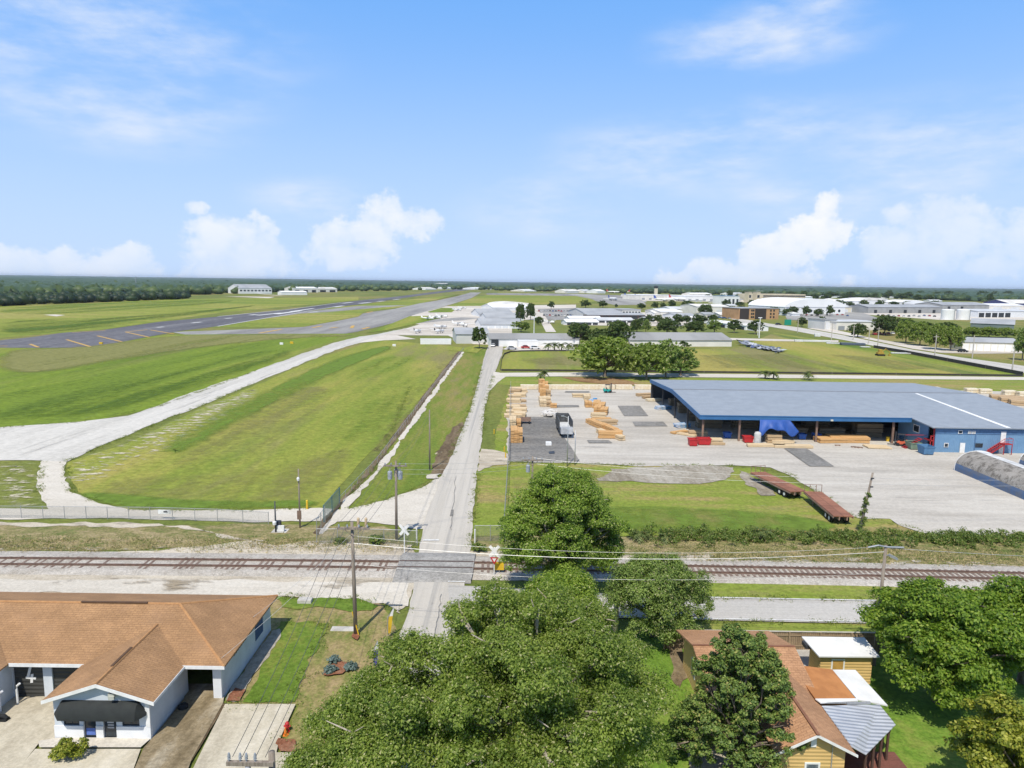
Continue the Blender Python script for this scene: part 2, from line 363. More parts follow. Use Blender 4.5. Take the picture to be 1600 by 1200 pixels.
S_conc = groundmat('drive_concrete', [(0.420, 0.372, 0.284), (0.530, 0.478, 0.373), (0.600, 0.550, 0.450)], .15, .7, 6, 0, (1.2, .5, 1), bmp=.1, grain=.32)
S_wet = groundmat('stained_concrete', [(.115, .085, .045), (.27, .215, .135), (.46, .41, .32)], .22, .5, 5, R_(-12), (1.5, .45, 1), (.55, .3, .15), bmp=.1, lohi=(.34, .62))
S_soil = groundmat('brown_soil', [(.12, .085, .05), (.175, .13, .08), (.23, .18, .11)], .2, .8, 4, 0, (1.5, .4, 1), bmp=.6)
P_white = mat('white_paint', (.74, .74, .72), (.55, .54, .52), 3, .7, world=True)
P_yellow = mat('yellow_paint', (.62, .36, .06), (.50, .33, .10), .5, .7, world=True)
S_blade = mat('dry_seed_grass', (.46, .37, .20), (.34, .30, .12), 1.2, .9)

ZC = {}
def chaikin(p, k=1):
    for _ in range(k):
        q = []
        for i in range(len(p)):
            a, b = p[i], p[(i + 1) % len(p)]; q += [a * .75 + b * .25, a * .25 + b * .75]
        p = q
    return p
def poly(name, pts, m, layer, rag=0., step=1., kind='structure', sm=0):
    pts = [Vector((p[0], p[1], 0)) for p in pts]
    if sm: pts = chaikin(pts, sm)
    if rag:
        q = []
        for i in range(len(pts)):
            a, b = pts[i], pts[(i + 1) % len(pts)]; n = max(1, min(160, int((b - a).length / step)))
            for j in range(n):
                q.append(a.lerp(b, j / n))
        k = len(q); off = rng.normal(0, 1, k); off = .6 * off + .4 * (np.roll(off, 1) + np.roll(off, -1)) * .7 + .9 * np.interp(np.arange(k), np.arange(0, k + 7, 6), rng.normal(0, 1, len(np.arange(0, k + 7, 6))))
        r = []
        for i in range(k):
            t = q[(i + 1) % k] - q[i - 1]; nn = Vector((-t.y, t.x, 0)); nn = nn.normalized() if nn.length else nn
            r.append(q[i] + nn * float(off[i]) * rag * .6)
        pts = r
    ZC[layer] = ZC.get(layer, 0) + 1; z = layer * .03 + ZC[layer] * .0016
    tris = tessellate_polygon([pts])
    me = bpy.data.meshes.new(name); me.from_pydata([(p.x, p.y, z) for p in pts], [], [t for t in tris]); me.materials.append(m); me.update()
    bm = bmesh.new(); bm.from_mesh(me); bmesh.ops.recalc_face_normals(bm, faces=bm.faces)
    for f in bm.faces:
        if f.normal.z < 0: f.normal_flip()
    bm.to_mesh(me); bm.free()
    o = bpy.data.objects.new(name, me); COL.objects.link(o); o['kind'] = kind
    return o
def sheet(name, px, m, layer, rag=0., step=1., sm=0):
    return poly(name, [G(*p) for p in px], m, layer, rag, step, sm=sm)
def band(name, px, width, m, layer, rag=0., step=1.):
    """strip of given width in metres along a pixel path on the ground"""
    c = [G(*p) for p in px]; L = []; Rr = []
    for i, p in enumerate(c):
        t = (c[min(i + 1, len(c) - 1)] - c[max(i - 1, 0)]).normalized(); n = Vector((-t.y, t.x, 0)); L.append(p + n * width / 2); Rr.append(p - n * width / 2)
    return poly(name, L + Rr[::-1], m, layer, rag, step)

g = MB(); g.add([(-26000, -300, 0), (26000, -300, 0), (26000, 26000, 0), (-26000, 26000, 0)], [(0, 1, 2, 3)])
tag(g.build('ground', G_base), kind='structure')

# airfield grass
sheet('airfield_grass', [(-500, 545), (0, 543), (125, 543), (240, 525), (300, 522), (540, 521), (575, 524), (400, 585), (250, 636), (130, 660), (0, 672), (-500, 690)], G_left, 1, .6, 3)
sheet('meadow', [(105, 722), (190, 695), (330, 632), (500, 559), (590, 530), (725, 543), (640, 640), (500, 795), (380, 798), (200, 797), (118, 770)], G_mid, 1, .4, 2)
sheet('road_verge', [(725, 548), (763, 545), (735, 640), (692, 742), (600, 783), (540, 797), (560, 775), (640, 650)], G_verge, 1, .3, 1.5)
sheet('grass_field', [(-300, 530), (0, 528), (160, 515), (350, 488), (560, 469), (560, 464), (380, 466), (250, 468), (100, 476), (-300, 486)], G_far, 1)
sheet('grass_field', [(300, 512), (420, 497), (520, 481), (600, 472), (720, 460), (735, 456), (640, 478), (570, 487), (560, 494), (470, 511)], G_far, 1)
sheet('grass_field', [(690, 482), (740, 465), (780, 457), (1000, 463), (900, 474), (780, 477)], G_far, 1)
sheet('fenced_field', [(783, 578), (784, 560), (800, 549), (1150, 545), (1210, 520), (1365, 544), (1500, 570), (1600, 586), (1400, 585), (1000, 581)], G_mid, 1)
sheet('yard_verge', [(785, 588), (1600, 594), (1620, 618), (1000, 605), (795, 606), (770, 700), (750, 735), (742, 820), (742, 838), (990, 838), (1400, 838), (1395, 812), (1180, 733), (950, 727), (790, 722), (800, 602), (770, 600)], G_lot, 1, .3, 1.5)
sheet('lot_grass', [(742, 838), (748, 735), (1165, 733), (1250, 760), (1330, 812), (1400, 818), (1450, 838), (1200, 838)], G_lot, 1.5, .3, 1.5)
sheet('rough_strip', [(-200, 818), (600, 822), (640, 838), (640, 862), (-200, 858)], G_weed, 1, .4, 1)
sheet('rough_strip', [(738, 840), (1450, 836), (1800, 846), (1800, 912), (1200, 878), (740, 872)], G_weed, 1, .4, 1)
sheet('grass_strip', [(1000, 905), (1250, 913), (1900, 935), (1900, 962), (1250, 938), (950, 932)], G_lot, 2, .2, .7)
sheet('grass_strip', [(980, 975), (1300, 977), (1900, 985), (1900, 1000), (1200, 990), (980, 986)], G_lot, 2, .15, .7)

# gravel beside the rails, ballast
sheet('gravel_yard', [(-300, 850), (-60, 868), (130, 872), (350, 850), (560, 848), (650, 850), (655, 905), (640, 945), (625, 965), (595, 946), (430, 932), (-300, 928)], S_gravel, 2, .5, .8)
sheet('gravel_strip', [(-300, 906), (300, 908), (640, 912), (640, 950), (600, 944), (430, 931), (-300, 926)], S_lime, 3, .4, .8)
sheet('gravel_yard', [(735, 862), (980, 868), (1250, 880), (1450, 890), (1900, 905), (1900, 930), (1200, 908), (735, 905)], S_gravel, 2, .45, .8)

# perimeter gravel road + taxi road + runway
sheet('gravel_road', [(-300, 812), (-300, 797), (75, 796), (62, 770), (60, 742), (66, 720), (102, 720), (103, 745), (113, 768), (150, 785), (205, 797), (380, 798), (500, 794), (540, 797), (600, 783), (660, 762), (690, 742), (712, 730), (700, 830), (640, 826), (590, 818), (500, 815), (400, 816), (200, 811)], S_lime, 2, .3, .8)
sheet('dirt_shade_trace', [(-200, 817), (250, 818), (320, 830), (350, 840), (420, 846), (330, 838), (290, 824), (-200, 822)], S_gravel, 2, .5, .7)
sheet('taxi_road', [(-500, 724), (-500, 678), (0, 668), (125, 659), (200, 650), (250, 634), (300, 614), (400, 579), (475, 552), (525, 535), (562, 526), (585, 523), (640, 512), (665, 506), (690, 501), (640, 517), (612, 523), (575, 532), (525, 547), (475, 567), (400, 598), (300, 640), (225, 669), (150, 701), (105, 722), (0, 720)], S_taxi, 2, .4, 2)
sheet('runway', [(-700, 560), (-700, 560), (-300, 545), (0, 532), (50, 527), (100, 520), (160, 516), (250, 503), (340, 495), (450, 483.6), (532, 472.6), (615, 464), (711, 452), (760, 448.6), (775, 449.2), (697, 456.7), (656, 462), (615, 468), (560, 476), (519, 480), (464, 489), (422, 496), (340, 510), (280, 517.5), (240, 525), (180, 536.5), (125, 543.5), (60, 544), (0, 543.5), (-300, 556)], S_run, 3)
sheet('taxiway', [(268, 519), (400, 514), (475, 511), (525, 502), (560, 495), (567, 490), (580, 487.5), (615, 483), (656, 474), (684, 469.5), (715, 462.7), (735, 457), (752, 457), (736, 466), (697, 478), (662, 488), (644, 493), (615, 504.6), (594, 510), (560, 518), (540, 521.5), (400, 522), (290, 523)], S_twy, 2)
sheet('taxiway', [(420, 497), (464, 488.5), (560, 478), (640, 477), (600, 480), (520, 487), (470, 490)], S_twy, 2)
sheet('taxiway', [(760, 458), (900, 459), (1010, 463), (1010, 472), (960, 474), (900, 462.5), (760, 460.5)], S_twy, 2)
sheet('taxiway', [(915, 463), (1000, 466), (1010, 476), (962, 477), (930, 470)], S_twy, 3)
sheet('apron', [(644, 493), (662, 488), (697, 478.5), (760, 478), (900, 476), (900, 500), (800, 500), (692, 500.8), (656, 507), (625, 504)], S_apron, 2)
sheet('apron', [(560, 536), (585, 527), (608, 521), (656, 507), (692, 500.8), (800, 500), (800, 540), (740, 538), (712, 530), (700, 524.5), (620, 524), (650, 530), (600, 532)], S_apron, 3)
sheet('apron', [(655, 505), (680, 499), (720, 496), (752, 497), (720, 501), (692, 502)], S_twy, 4)
sheet('apron', [(1000, 470), (1160, 472), (1330, 490), (1470, 500), (1620, 500), (1620, 478), (1400, 476), (1100, 462), (1000, 464)], S_apron, 2)
sheet('apron', [(890, 490), (1010, 488), (1120, 500), (1060, 510), (880, 508)], S_apron, 2)
sheet('parking_lot', [(840, 483), (905, 481), (910, 500), (850, 500)], S_twy, 3)
sheet('parking_lot', [(1225, 488), (1340, 486), (1380, 500), (1300, 503), (1230, 500)], S_twy, 3)
sheet('path', [(838, 489), (848, 489), (869, 519), (853, 519)], S_apron, 4)
sheet('parking_lot', [(800, 538), (985, 536), (985, 547), (860, 549), (805, 548), (786, 546)], S_apron, 3)
band('sand_patch', [(390, 457.5), (440, 462.5)], 6, S_lime, 3); 
sheet('sand_patch', [(68, 492), (85, 491.5), (102, 492.5), (88, 494.5)], S_lime, 3); sheet('sand_patch', [(395, 463.5), (430, 464), (420, 466), (350, 463)], S_lime, 3)
# chevrons on the blast pad, runway marks
for a, b in [((47, 538), (60, 543)), ((104, 531), (141, 542)), ((152, 525), (190, 534.3)), ((196, 519), (234, 527.5)), ((235, 516), (272, 522)), ((112, 520), (165, 516.5)), ((230, 515.5), (196, 519)), ((0, 541), (12, 541))]:
    band('yellow_marking', [a, b], 1.1, P_yellow, 4)
for a, b, wd in [((245, 512), (256, 511), 2.2), ((300, 505), (314, 503.5), 2.6), ((352, 498), (362, 497), 2.6), ((391, 492.5), (401, 491.5), 4), ((483, 488.3), (497, 487), 3), ((402, 493), (440, 489), 4), ((432, 491), (470, 485.5), 5), ((455, 487), (490, 482), 3.5), ((522, 480), (536, 478), 5), ((535, 474), (550, 472.5), 5), ((562, 474.2), (578, 472.8), 7), ((590, 471.2), (600, 470.4), 6), ((615, 468.3), (624, 467.6), 6)]:
    band('runway_marking', [a, b], wd, P_white, 4)
for p in ([(340, 510.2), (422, 496.2), (464, 489), (520, 480)], [(340, 494.8), (450, 483.8), (532, 472.9)], [(480, 489.3), (522, 489.3)]):
    band('runway_edge_marking', p, 1.2, P_white, 5)
for a, b in [((488, 512.5), (503, 509.5)), ((515, 513), (528, 511.5)), ((549, 513), (552, 509)), ((566, 514.5), (577, 511.5)), ((405, 521), (440, 515)), ((573, 489), (582, 487))]:
    band('yellow_marking', [a, b], 2.0, P_yellow, 4)

# main road, crossing, side road
sheet('main_road', [(764, 538), (787, 540), (784, 556), (771, 588), (757, 640), (753, 680), (750, 705), (746, 740), (741, 800), (736, 858), (728, 905), (716, 980), (706, 1040), (694, 1120), (680, 1200), (660, 1330), (520, 1330), (560, 1200), (600, 1075), (623, 995), (640, 950), (645, 900), (660, 838), (667, 800), (684, 757), (704, 715), (735, 640), (752, 578), (757, 556)], S_road, 3, .12, .8)
sheet('gravel_apron', [(752, 702), (772, 704), (793, 709), (794, 726), (768, 728), (747, 738)], S_gravel, 3, .2, .5)
S_cross = groundmat('crossing_asphalt', [(.27, .262, .25), (.315, .305, .292), (.36, .35, .335)], .2, .8, 6, 0, None, bmp=.15)
band('stop_line', [(661, 846), (686, 846)], .4, P_white, 4); band('stop_line', [(700, 910), (727, 910.5)], .45, P_white, 4)
sheet('side_road', [(700, 915), (950, 929), (1110, 934), (1400, 939.5), (1700, 948), (2100, 962), (2100, 1003), (1500, 977.5), (1300, 974.5), (1100, 970.5), (940, 966), (705, 975)], S_side, 3, .05, 1)
band('edge_line', [(1000, 934), (1110, 936), (1400, 941.3), (1700, 950), (2000, 961)], .16, P_white, 4); band('edge_line', [(940, 964), (1100, 969), (1300, 973), (1500, 976), (1800, 984)], .16, P_white, 4)
sheet('dirt_shade_trace', [(672, 742), (692, 742), (712, 705), (724, 672), (722, 660), (708, 668), (690, 695), (676, 722)], S_soil, 2, .4, .8)
sheet('sand_patch', [(668, 744), (690, 741), (684, 748), (668, 749)], S_lime, 4, .3, .4)
# fence-line sand strip with its dark bare-earth line
sheet('sand_strip', [(497, 836), (507, 836), (556, 781), (605, 722), (654, 655), (697, 590), (727, 548), (722, 548), (690, 592), (641, 660), (592, 727), (542, 782)], S_lime, 2, .3, .7)
sheet('bare_earth', [(497, 836), (540, 782), (590, 727), (640, 660), (690, 592), (724, 546), (718, 546), (680, 594), (628, 662), (580, 726), (532, 782), (488, 834)], S_soil, 2, .25, .7)

# lumber yard ground
sheet('lumber_yard_concrete', [(797, 605), (1000, 604), (1300, 606), (1560, 612), (1700, 618), (1900, 838), (1530, 839), (1440, 833), (1405, 822), (1390, 812), (1345, 811), (1330, 806), (1290, 779), (1258, 758), (1230, 740), (1205, 731), (1140, 728), (1000, 729), (960, 727), (900, 724), (790, 723), (794, 660)], S_yard, 2, .25, 1)
sheet('yard_asphalt', [(797, 652), (866, 652), (880, 682), (893, 700), (906, 722), (795, 722)], S_asph, 3)
for q in ([(884, 612), (921, 612), (921, 614), (882, 614)], [(868, 634), (904, 634), (905, 637), (868, 637.5)], [(965, 635), (1000, 635), (1013, 651), (975, 651)], [(988, 660), (1036, 660), (1043, 667), (992, 667)],
          [(917, 689), (951, 689), (957, 693.5), (920, 693.5)], [(930, 656), (958, 656), (961, 660), (932, 660)], [(1225, 702), (1260, 702), (1303, 730), (1265, 730)]):
    sheet('concrete_patch', q, S_patch, 4)
sheet('dirt_patch', [(935, 752), (952, 733), (1000, 729), (1080, 728), (1150, 730), (1160, 738), (1145, 747), (1110, 756), (1010, 757), (975, 753)], S_dirt, 3, .8, .8)
sheet('gravel_track', [(1155, 736), (1170, 742), (1200, 760), (1212, 775), (1190, 775), (1165, 755)], S_dirt, 3, .6, .8)
sheet('gravel_track', [(771, 581), (783, 583), (900, 582.5), (1300, 586.5), (1620, 590), (1620, 594.5), (1200, 591), (900, 588.5), (790, 589), (778, 598), (766, 610)], S_lime, 3, .2, 1.5)
sheet('soil_patch', [(880, 590), (960, 590), (985, 596), (1000, 602), (960, 602), (905, 597)], groundmat('orange_soil', [(.22, .13, .06), (.28, .17, .085), (.32, .22, .12)], .08, .4, 3, 0, None), 3, .5, 1)
# street on the right
sheet('street', [(1140, 497), (1170, 500), (1200, 505.5), (1250, 512), (1325, 525.5), (1365, 534), (1425, 546.5), (1500, 558.5), (1600, 572), (1900, 610), (1900, 628), (1600, 583), (1500, 567), (1425, 552), (1375, 542.5), (1335, 534.5), (1240, 517), (1200, 510), (1150, 502)], S_taxi, 2)
sheet('street', [(1425, 545), (1470, 551.5), (1530, 553), (1620, 552), (1620, 546), (1500, 546.5), (1440, 541), (1370, 530), (1290, 512), (1262, 513), (1340, 527)], S_apron, 2)
sheet('street', [(1130, 528), (1250, 531), (1310, 532), (1310, 535), (1200, 533), (1130, 531)], S_apron, 2)

# shop forecourt
sheet('shop_forecourt', [(-120, 1096), (86, 1090), (88, 1158), (60, 1165), (25, 1210), (-160, 1210)], S_conc, 3)
sheet('path', [(60, 1162), (90, 1157), (238, 1156), (220, 1172), (62, 1172)], S_lime, 4)
sheet('shop_forecourt', [(55, 1173), (220, 1173), (205, 1215), (20, 1215)], S_conc, 3)
sheet('stained_driveway', [(290, 1072), (352, 1072), (349, 1102), (300, 1190), (285, 1230), (200, 1230), (225, 1172), (245, 1150), (288, 1095)], S_wet, 4)
sheet('driveway', [(352, 1104), (462, 1104), (436, 1162), (432, 1180), (470, 1180), (440, 1240), (285, 1240), (318, 1172)], S_conc, 4)
sheet('driveway_joint', [(349, 1102), (352, 1104), (300, 1193), (297, 1192)], S_soil, 5, .05, .4)
sheet('worn_driveway', [(318, 1172), (322, 1167), (345, 1167), (400, 1170), (392, 1176), (340, 1174)], S_soil, 5, .06, .3)
sheet('lawn', [(425, 934), (560, 935), (598, 946), (612, 965), (622, 985), (600, 1075), (560, 1200), (440, 1200), (462, 1104), (355, 1103), (352, 1098), (420, 985)], G_dry, 1, .2, .5)
sheet('lawn', [(440, 975), (512, 975), (505, 990), (470, 1070), (458, 1096), (385, 1096), (400, 1060), (425, 1010)], G_lawn, 2, .25, .4)
sheet('lawn', [(428, 936), (560, 936), (592, 948), (580, 955), (440, 950)], G_lawn, 2, .3, .4)
sheet('mulch_bed', [(352, 1097), (376, 1098), (380, 1085), (400, 1052), (440, 995), (436, 985), (425, 988), (395, 1030), (362, 1078)], S_dirt, 3, .15, .3)
sheet('mulch_bed', [(352, 1100), (376, 1099), (385, 1080), (368, 1078), (356, 1090)], S_red, 4, .1, .2)
sheet('mulch_bed', [(507, 1050), (520, 1036), (548, 1038), (552, 1046), (535, 1056), (508, 1057)], S_red, 4, .1, .2)
sheet('mulch_bed', [(432, 1166), (436, 1158), (462, 1160), (470, 1175), (458, 1180), (438, 1178)], S_red, 4, .1, .2)
sheet('mulch_bed', [(548, 998), (556, 990), (562, 996), (558, 1003)], S_red, 4, .1, .2)
# house lot
sheet('lawn', [(960, 986), (1500, 990), (1900, 1005), (1900, 1330), (900, 1330), (940, 1100)], groundmat('back_lawn', [(.095, .180, .022), (.150, .250, .034), (.215, .265, .055)], .12, .6, 5, 0, None, (.4, .35, .25)), 1, .2, .7)
sheet('driveway', [(1069, 1160), (1132, 1162), (1150, 1230), (1085, 1230)], S_conc, 3, .05, .5)
sheet('dirt_shade_trace', [(1045, 1010), (1062, 1005), (1082, 1044), (1062, 1075), (1050, 1060)], S_soil, 2, .2, .4)  # dark strip left of the house wall: its shadow painted as ground colour
sheet('patio', [(1215, 1003), (1262, 1004), (1300, 1062), (1230, 1062)], S_side, 3)

def feather_sheet(name, px, m, layer, w):
    """sheet whose edge thins out over w metres (attribute 'feather' 0 at the rim, 1 inside)"""
    pts = [Vector((G(*p).x, G(*p).y, 0)) for p in px]; pts = chaikin(pts, 3); ar = sum(a.x * b.y - b.x * a.y for a, b in zip(pts, pts[1:] + pts[:1]))
    if ar < 0: pts = pts[::-1]
    k = len(pts); rim = []; inn = []
    for i in range(k):
        t = (pts[(i + 1) % k] - pts[i - 1]); n_ = Vector((-t.y, t.x, 0)); n_ = n_.normalized() if n_.length else n_; j = random.uniform(-.3, .3) * w
        rim.append(pts[i] - n_ * (w * .4 + j)); inn.append(pts[i] + n_ * (w * .6 + j))
    ZC[layer] = ZC.get(layer, 0) + 1; z = layer * .03 + ZC[layer] * .0016; V = [(p.x, p.y, z) for p in rim + inn]
    Fc = [(i, (i + 1) % k, k + (i + 1) % k, k + i) for i in range(k)] + [tuple(k + q for q in t) for t in tessellate_polygon([inn])]
    me = bpy.data.meshes.new(name); me.from_pydata(V, [], Fc); me.materials.append(m); at_ = me.attributes.new('feather', 'FLOAT', 'POINT'); at_.data.foreach_set('value', [0.] * k + [1.] * k); me.update()
    o = bpy.data.objects.new(name, me); COL.objects.link(o); o['kind'] = 'structure'; return o
# worn flecks: bare soil showing through thin turf
def flecks(name, px, c, sc, lo, hi, stretch, rot=0, layer=2):
    m, nt, b = newmat('flecked_' + name + str(len(MATS))); MATS[m.name] = m; b.inputs['Roughness'].default_value = .95; co = objco(nt, True)
    b.inputs['Base Color'].default_value = (*c, 1)
    uvx = noise(nt, co, sc, 5, .7, stretch, rot); big = noise(nt, co, sc * .12, 3, .6, None, 0)
    nt.links.new(math_(nt, 'MULTIPLY', smooth(nt, math_(nt, 'ADD', math_(nt, 'MULTIPLY', uvx, .75), math_(nt, 'MULTIPLY', big, .25)), lo, hi), N(nt, 'ShaderNodeAttribute', attribute_name='feather').outputs['Fac']), b.inputs['Alpha'])
    feather_sheet(name, px, m, layer, 1.0 if MPP(*px[0]) < .09 else 2.5)
flecks('worn_turf', [(108, 722), (200, 694), (330, 634), (400, 604), (395, 622), (320, 668), (250, 705), (190, 735), (110, 765)], (.60, .54, .40), .34, .50, .60, (1, 2.2, 1), R_(20))
flecks('worn_turf', [(0, 724), (60, 724), (62, 770), (70, 790), (0, 790)], (.60, .54, .40), .34, .50, .60, (1, 2.2, 1), R_(10))
flecks('worn_turf', [(-200, 850), (200, 860), (620, 848), (640, 862), (560, 872), (-200, 872)], (.52, .46, .37), .6, .52, .60, (.6, 1.4, 1))
flecks('worn_turf', [(560, 835), (620, 760), (690, 660), (735, 575), (730, 640), (690, 740), (600, 780)], (.50, .43, .28), .5, .60, .68, (1.6, .4, 1))
flecks('worn_turf', [(980, 862), (1300, 872), (1700, 884), (1700, 900), (1250, 884), (980, 874)], (.52, .46, .38), .5, .50, .58, (.6, 1.4, 1))
flecks('worn_turf', [(960, 735), (1180, 738), (1320, 800), (1380, 815), (1000, 815), (945, 770)], (.42, .36, .22), .5, .60, .70, (.6, 1.6, 1), 0, 2.5)
flecks('tyre_marks', [(797, 606), (1560, 614), (1600, 836), (1440, 832), (1290, 778), (1140, 728), (905, 722), (890, 690), (870, 652), (797, 652)], (.33, .31, .28), .4, .585, .74, (.14, 2.6, 1), R_(7), 4)
flecks('tyre_marks', [(700, 700), (748, 700), (736, 860), (715, 960), (650, 960), (668, 840)], (.38, .36, .33), .4, .57, .80, (2.6, .06, 1), 0, 4.5)
flecks('tyre_marks', [(0, 670), (250, 636), (480, 553), (585, 524), (570, 532), (400, 596), (150, 700), (0, 718)], (.43, .415, .385), .18, .54, .75, (1.9, .10, 1), R_(-58), 3)
flecks('brown_dust', [(0, 905), (300, 906), (640, 912), (640, 944), (600, 942), (430, 928), (0, 924)], (.33, .27, .19), .3, .53, .64, (.5, 1.3, 1), 0, 4)

sheet('grass_field', [(570, 521), (598, 511.5), (640, 494.3), (672, 493.5), (691, 496.5), (655, 505), (603, 516.5)], G_left, 5); sheet('grass_field', [(668, 487.5), (690, 481), (714, 482), (706, 488), (672, 488.6)], G_left, 5)
sheet('grass_field', [(745, 540), (756, 543), (745, 552), (700, 548)], G_mid, 5)
def mown(px, c, layer=2, lo=.36, hi=.60, top=.85, rot=R_(-62), sc=.03):
    """a mown swath: thin turf of another tone, feathered by the noise of the sward"""
    m, nt, b = newmat('mown_' + str(len(MATS))); MATS[m.name] = m; b.inputs['Roughness'].default_value = .95; b.inputs['Specular IOR Level'].default_value = .15; co = objco(nt, True)
    nt.links.new(mixc(nt, smooth(nt, noise(nt, co, .6, 6, .8), .3, .7), tuple(x * .72 for x in c), tuple(x * 1.22 for x in c)), b.inputs['Base Color'])
    f = math_(nt, 'ADD', math_(nt, 'MULTIPLY', noise(nt, co, sc, 5, .65, (1.5, .14, 1), rot), .7), math_(nt, 'MULTIPLY', noise(nt, co, sc * 12, 4, .7), .3))
    nt.links.new(math_(nt, 'MULTIPLY', math_(nt, 'MULTIPLY', smooth(nt, f, lo, hi), top), N(nt, 'ShaderNodeAttribute', attribute_name='feather').outputs['Fac']), b.inputs['Alpha']); feather_sheet('mown_strip', px, m, layer, (5. if MPP(*px[0]) > .11 else 2.5) if layer != 3 else .9)
OL, GR, DG, BR = (.250, .245, .085), (.150, .235, .034), (.095, .160, .024), (.25, .205, .10)
mown([(0, 545), (120, 545), (240, 527), (300, 523.5), (530, 522.5), (560, 525), (420, 530), (210, 556), (0, 596)], OL, 2, .30, .55)
mown([(0, 640), (120, 610), (300, 570), (420, 545), (470, 550), (300, 606), (200, 640), (0, 660)], DG, 2, .42, .62, .8)
mown([(0, 600), (200, 562), (400, 532), (430, 541), (200, 590), (0, 632)], GR, 2, .45, .66, .8)
mown([(240, 700), (330, 650), (440, 600), (520, 562), (600, 540), (618, 543), (540, 575), (450, 618), (340, 675), (280, 712)], GR, 2, .34, .56, .85, R_(-40))
mown([(450, 680), (520, 600), (600, 555), (690, 556), (650, 610), (590, 680), (520, 700)], GR, 2, .46, .66, .8, R_(-35))
mown([(130, 770), (200, 745), (420, 740), (560, 690), (520, 770), (480, 792), (200, 795)], OL, 2, .40, .64, .75, R_(-60))
mown([(250, 720), (380, 650), (480, 600), (530, 612), (440, 690), (330, 745)], OL, 2.5, .44, .64, .8, R_(-45))
mown([(118, 772), (160, 770), (330, 786), (495, 781), (498, 793), (380, 797), (200, 796), (150, 785)], GR, 3, .34, .56, .8, 0)
mown([(575, 700), (640, 618), (700, 552), (716, 552), (650, 640), (600, 712)], BR, 2.5, .48, .64, .7, R_(-35))
mown([(0, 500), (200, 497), (420, 475), (330, 487), (160, 512), (0, 527)], DG, 2, .40, .60, .8, R_(-70)); mown([(0, 480), (250, 470), (380, 468), (330, 476), (120, 490), (0, 492)], GR, 2, .40, .62, .7, R_(-70))
mown([(800, 560), (1000, 556), (1300, 552), (1420, 565), (1500, 580), (1100, 575), (850, 572)], OL, 2, .42, .62, .7, R_(80)); mown([(870, 800), (960, 790), (1200, 800), (1310, 818), (1300, 834), (960, 834)], GR, 3, .34, .55, .8, R_(80)); mown([(800, 730), (940, 732), (930, 765), (800, 790)], BR, 3, .44, .64, .7, 0)

for q in ([(392, 1105), (344, 1168)], [(420, 1105), (384, 1166)], [(444, 1105), (424, 1160)]):
    band('slab_joint', q, .05, S_soil, 6)

def crack(px, wd):
    c = []
    for a, b in zip(px, px[1:]):
        for k in range(10): c.append((a[0] + (b[0] - a[0]) * k / 10 + random.uniform(-1.6, 1.6), a[1] + (b[1] - a[1]) * k / 10 + random.uniform(-1, 1)))
    band('road_crack', c, wd, S_patch, 6)
crack([(712, 745), (708, 790), (704, 835)], .06); crack([(690, 930), (682, 980), (672, 1040)], .05)
sheet('asphalt_patch', [(705, 798), (709, 798), (708, 808), (703, 808)], S_patch, 5)
# ================================================================== TREES
BARK = mat('bark', (.26, .215, .17), (.12, .095, .075), 3, .95, bmp=.8, stretch=(1, 1, .25))
BARK_PALE = mat('pale_bark', (.48, .43, .36), (.30, .25, .20), 3, .95, bmp=.6, stretch=(1, 1, .25))
L_OAK = leafmat('oak_leaves', (.098, .158, .020), (.335, .410, .082), (.54, .51, .27), trans=.46)
L_OAK2 = leafmat('fresh_oak_leaves', (.088, .160, .015), (.300, .405, .060), (.46, .46, .20))
L_DARK = leafmat('dark_leaves', (.036, .070, .014), (.125, .180, .042), (.16, .16, .07))
L_GREY = leafmat('grey_green_leaves', (.092, .155, .028), (.285, .370, .088), (.38, .36, .20))
L_MAPLE = leafmat('maple_leaves', (.070, .140, .008), (.235, .340, .034), (.34, .40, .07))
L_YEL = leafmat('yellow_green_leaves', (.110, .155, .010), (.36, .36, .045), (.50, .48, .10))
L_CEDAR = leafmat('cedar_needles', (.055, .105, .018), (.200, .275, .055), (.32, .29, .09), trans=.15)
L_PALM = leafmat('palm_fronds', (.060, .095, .022), (.175, .205, .060), (.34, .25, .09), trans=.2)
L_BUSH = leafmat('bush_leaves', (.075, .130, .022), (.230, .295, .065), (.40, .33, .14))

LAST = {}
def quads(c, size, up=.5, asp=.62, r=rng, out=.95):
    """leaf quads at centres c (n,3); normals lean upwards and out of their tuft"""
    n = len(c); nr = r.normal(size=(n, 3)); nr[:, 2] = np.abs(nr[:, 2]) * .6 + up
    if LAST.get('n') == n and out: nr = nr * .62 + LAST['e'] * out
    LAST.clear(); nr /= np.linalg.norm(nr, axis=1)[:, None]
    t = r.normal(size=(n, 3)); t -= (t * nr).sum(1)[:, None] * nr; t /= np.linalg.norm(t, axis=1)[:, None]
    b = np.cross(nr, t); s = (size * r.uniform(.6, 1.35, n))[:, None]
    t = t * s; b = b * s * asp
    v = np.stack([c - t, c - b * r.uniform(.7, 1.1, (n, 1)) + nr * s * .12, c + t, c + b * r.uniform(.7, 1.1, (n, 1)) + nr * s * .12], 1).reshape(-1, 3)
    return v, np.arange(4 * n).reshape(-1, 4)
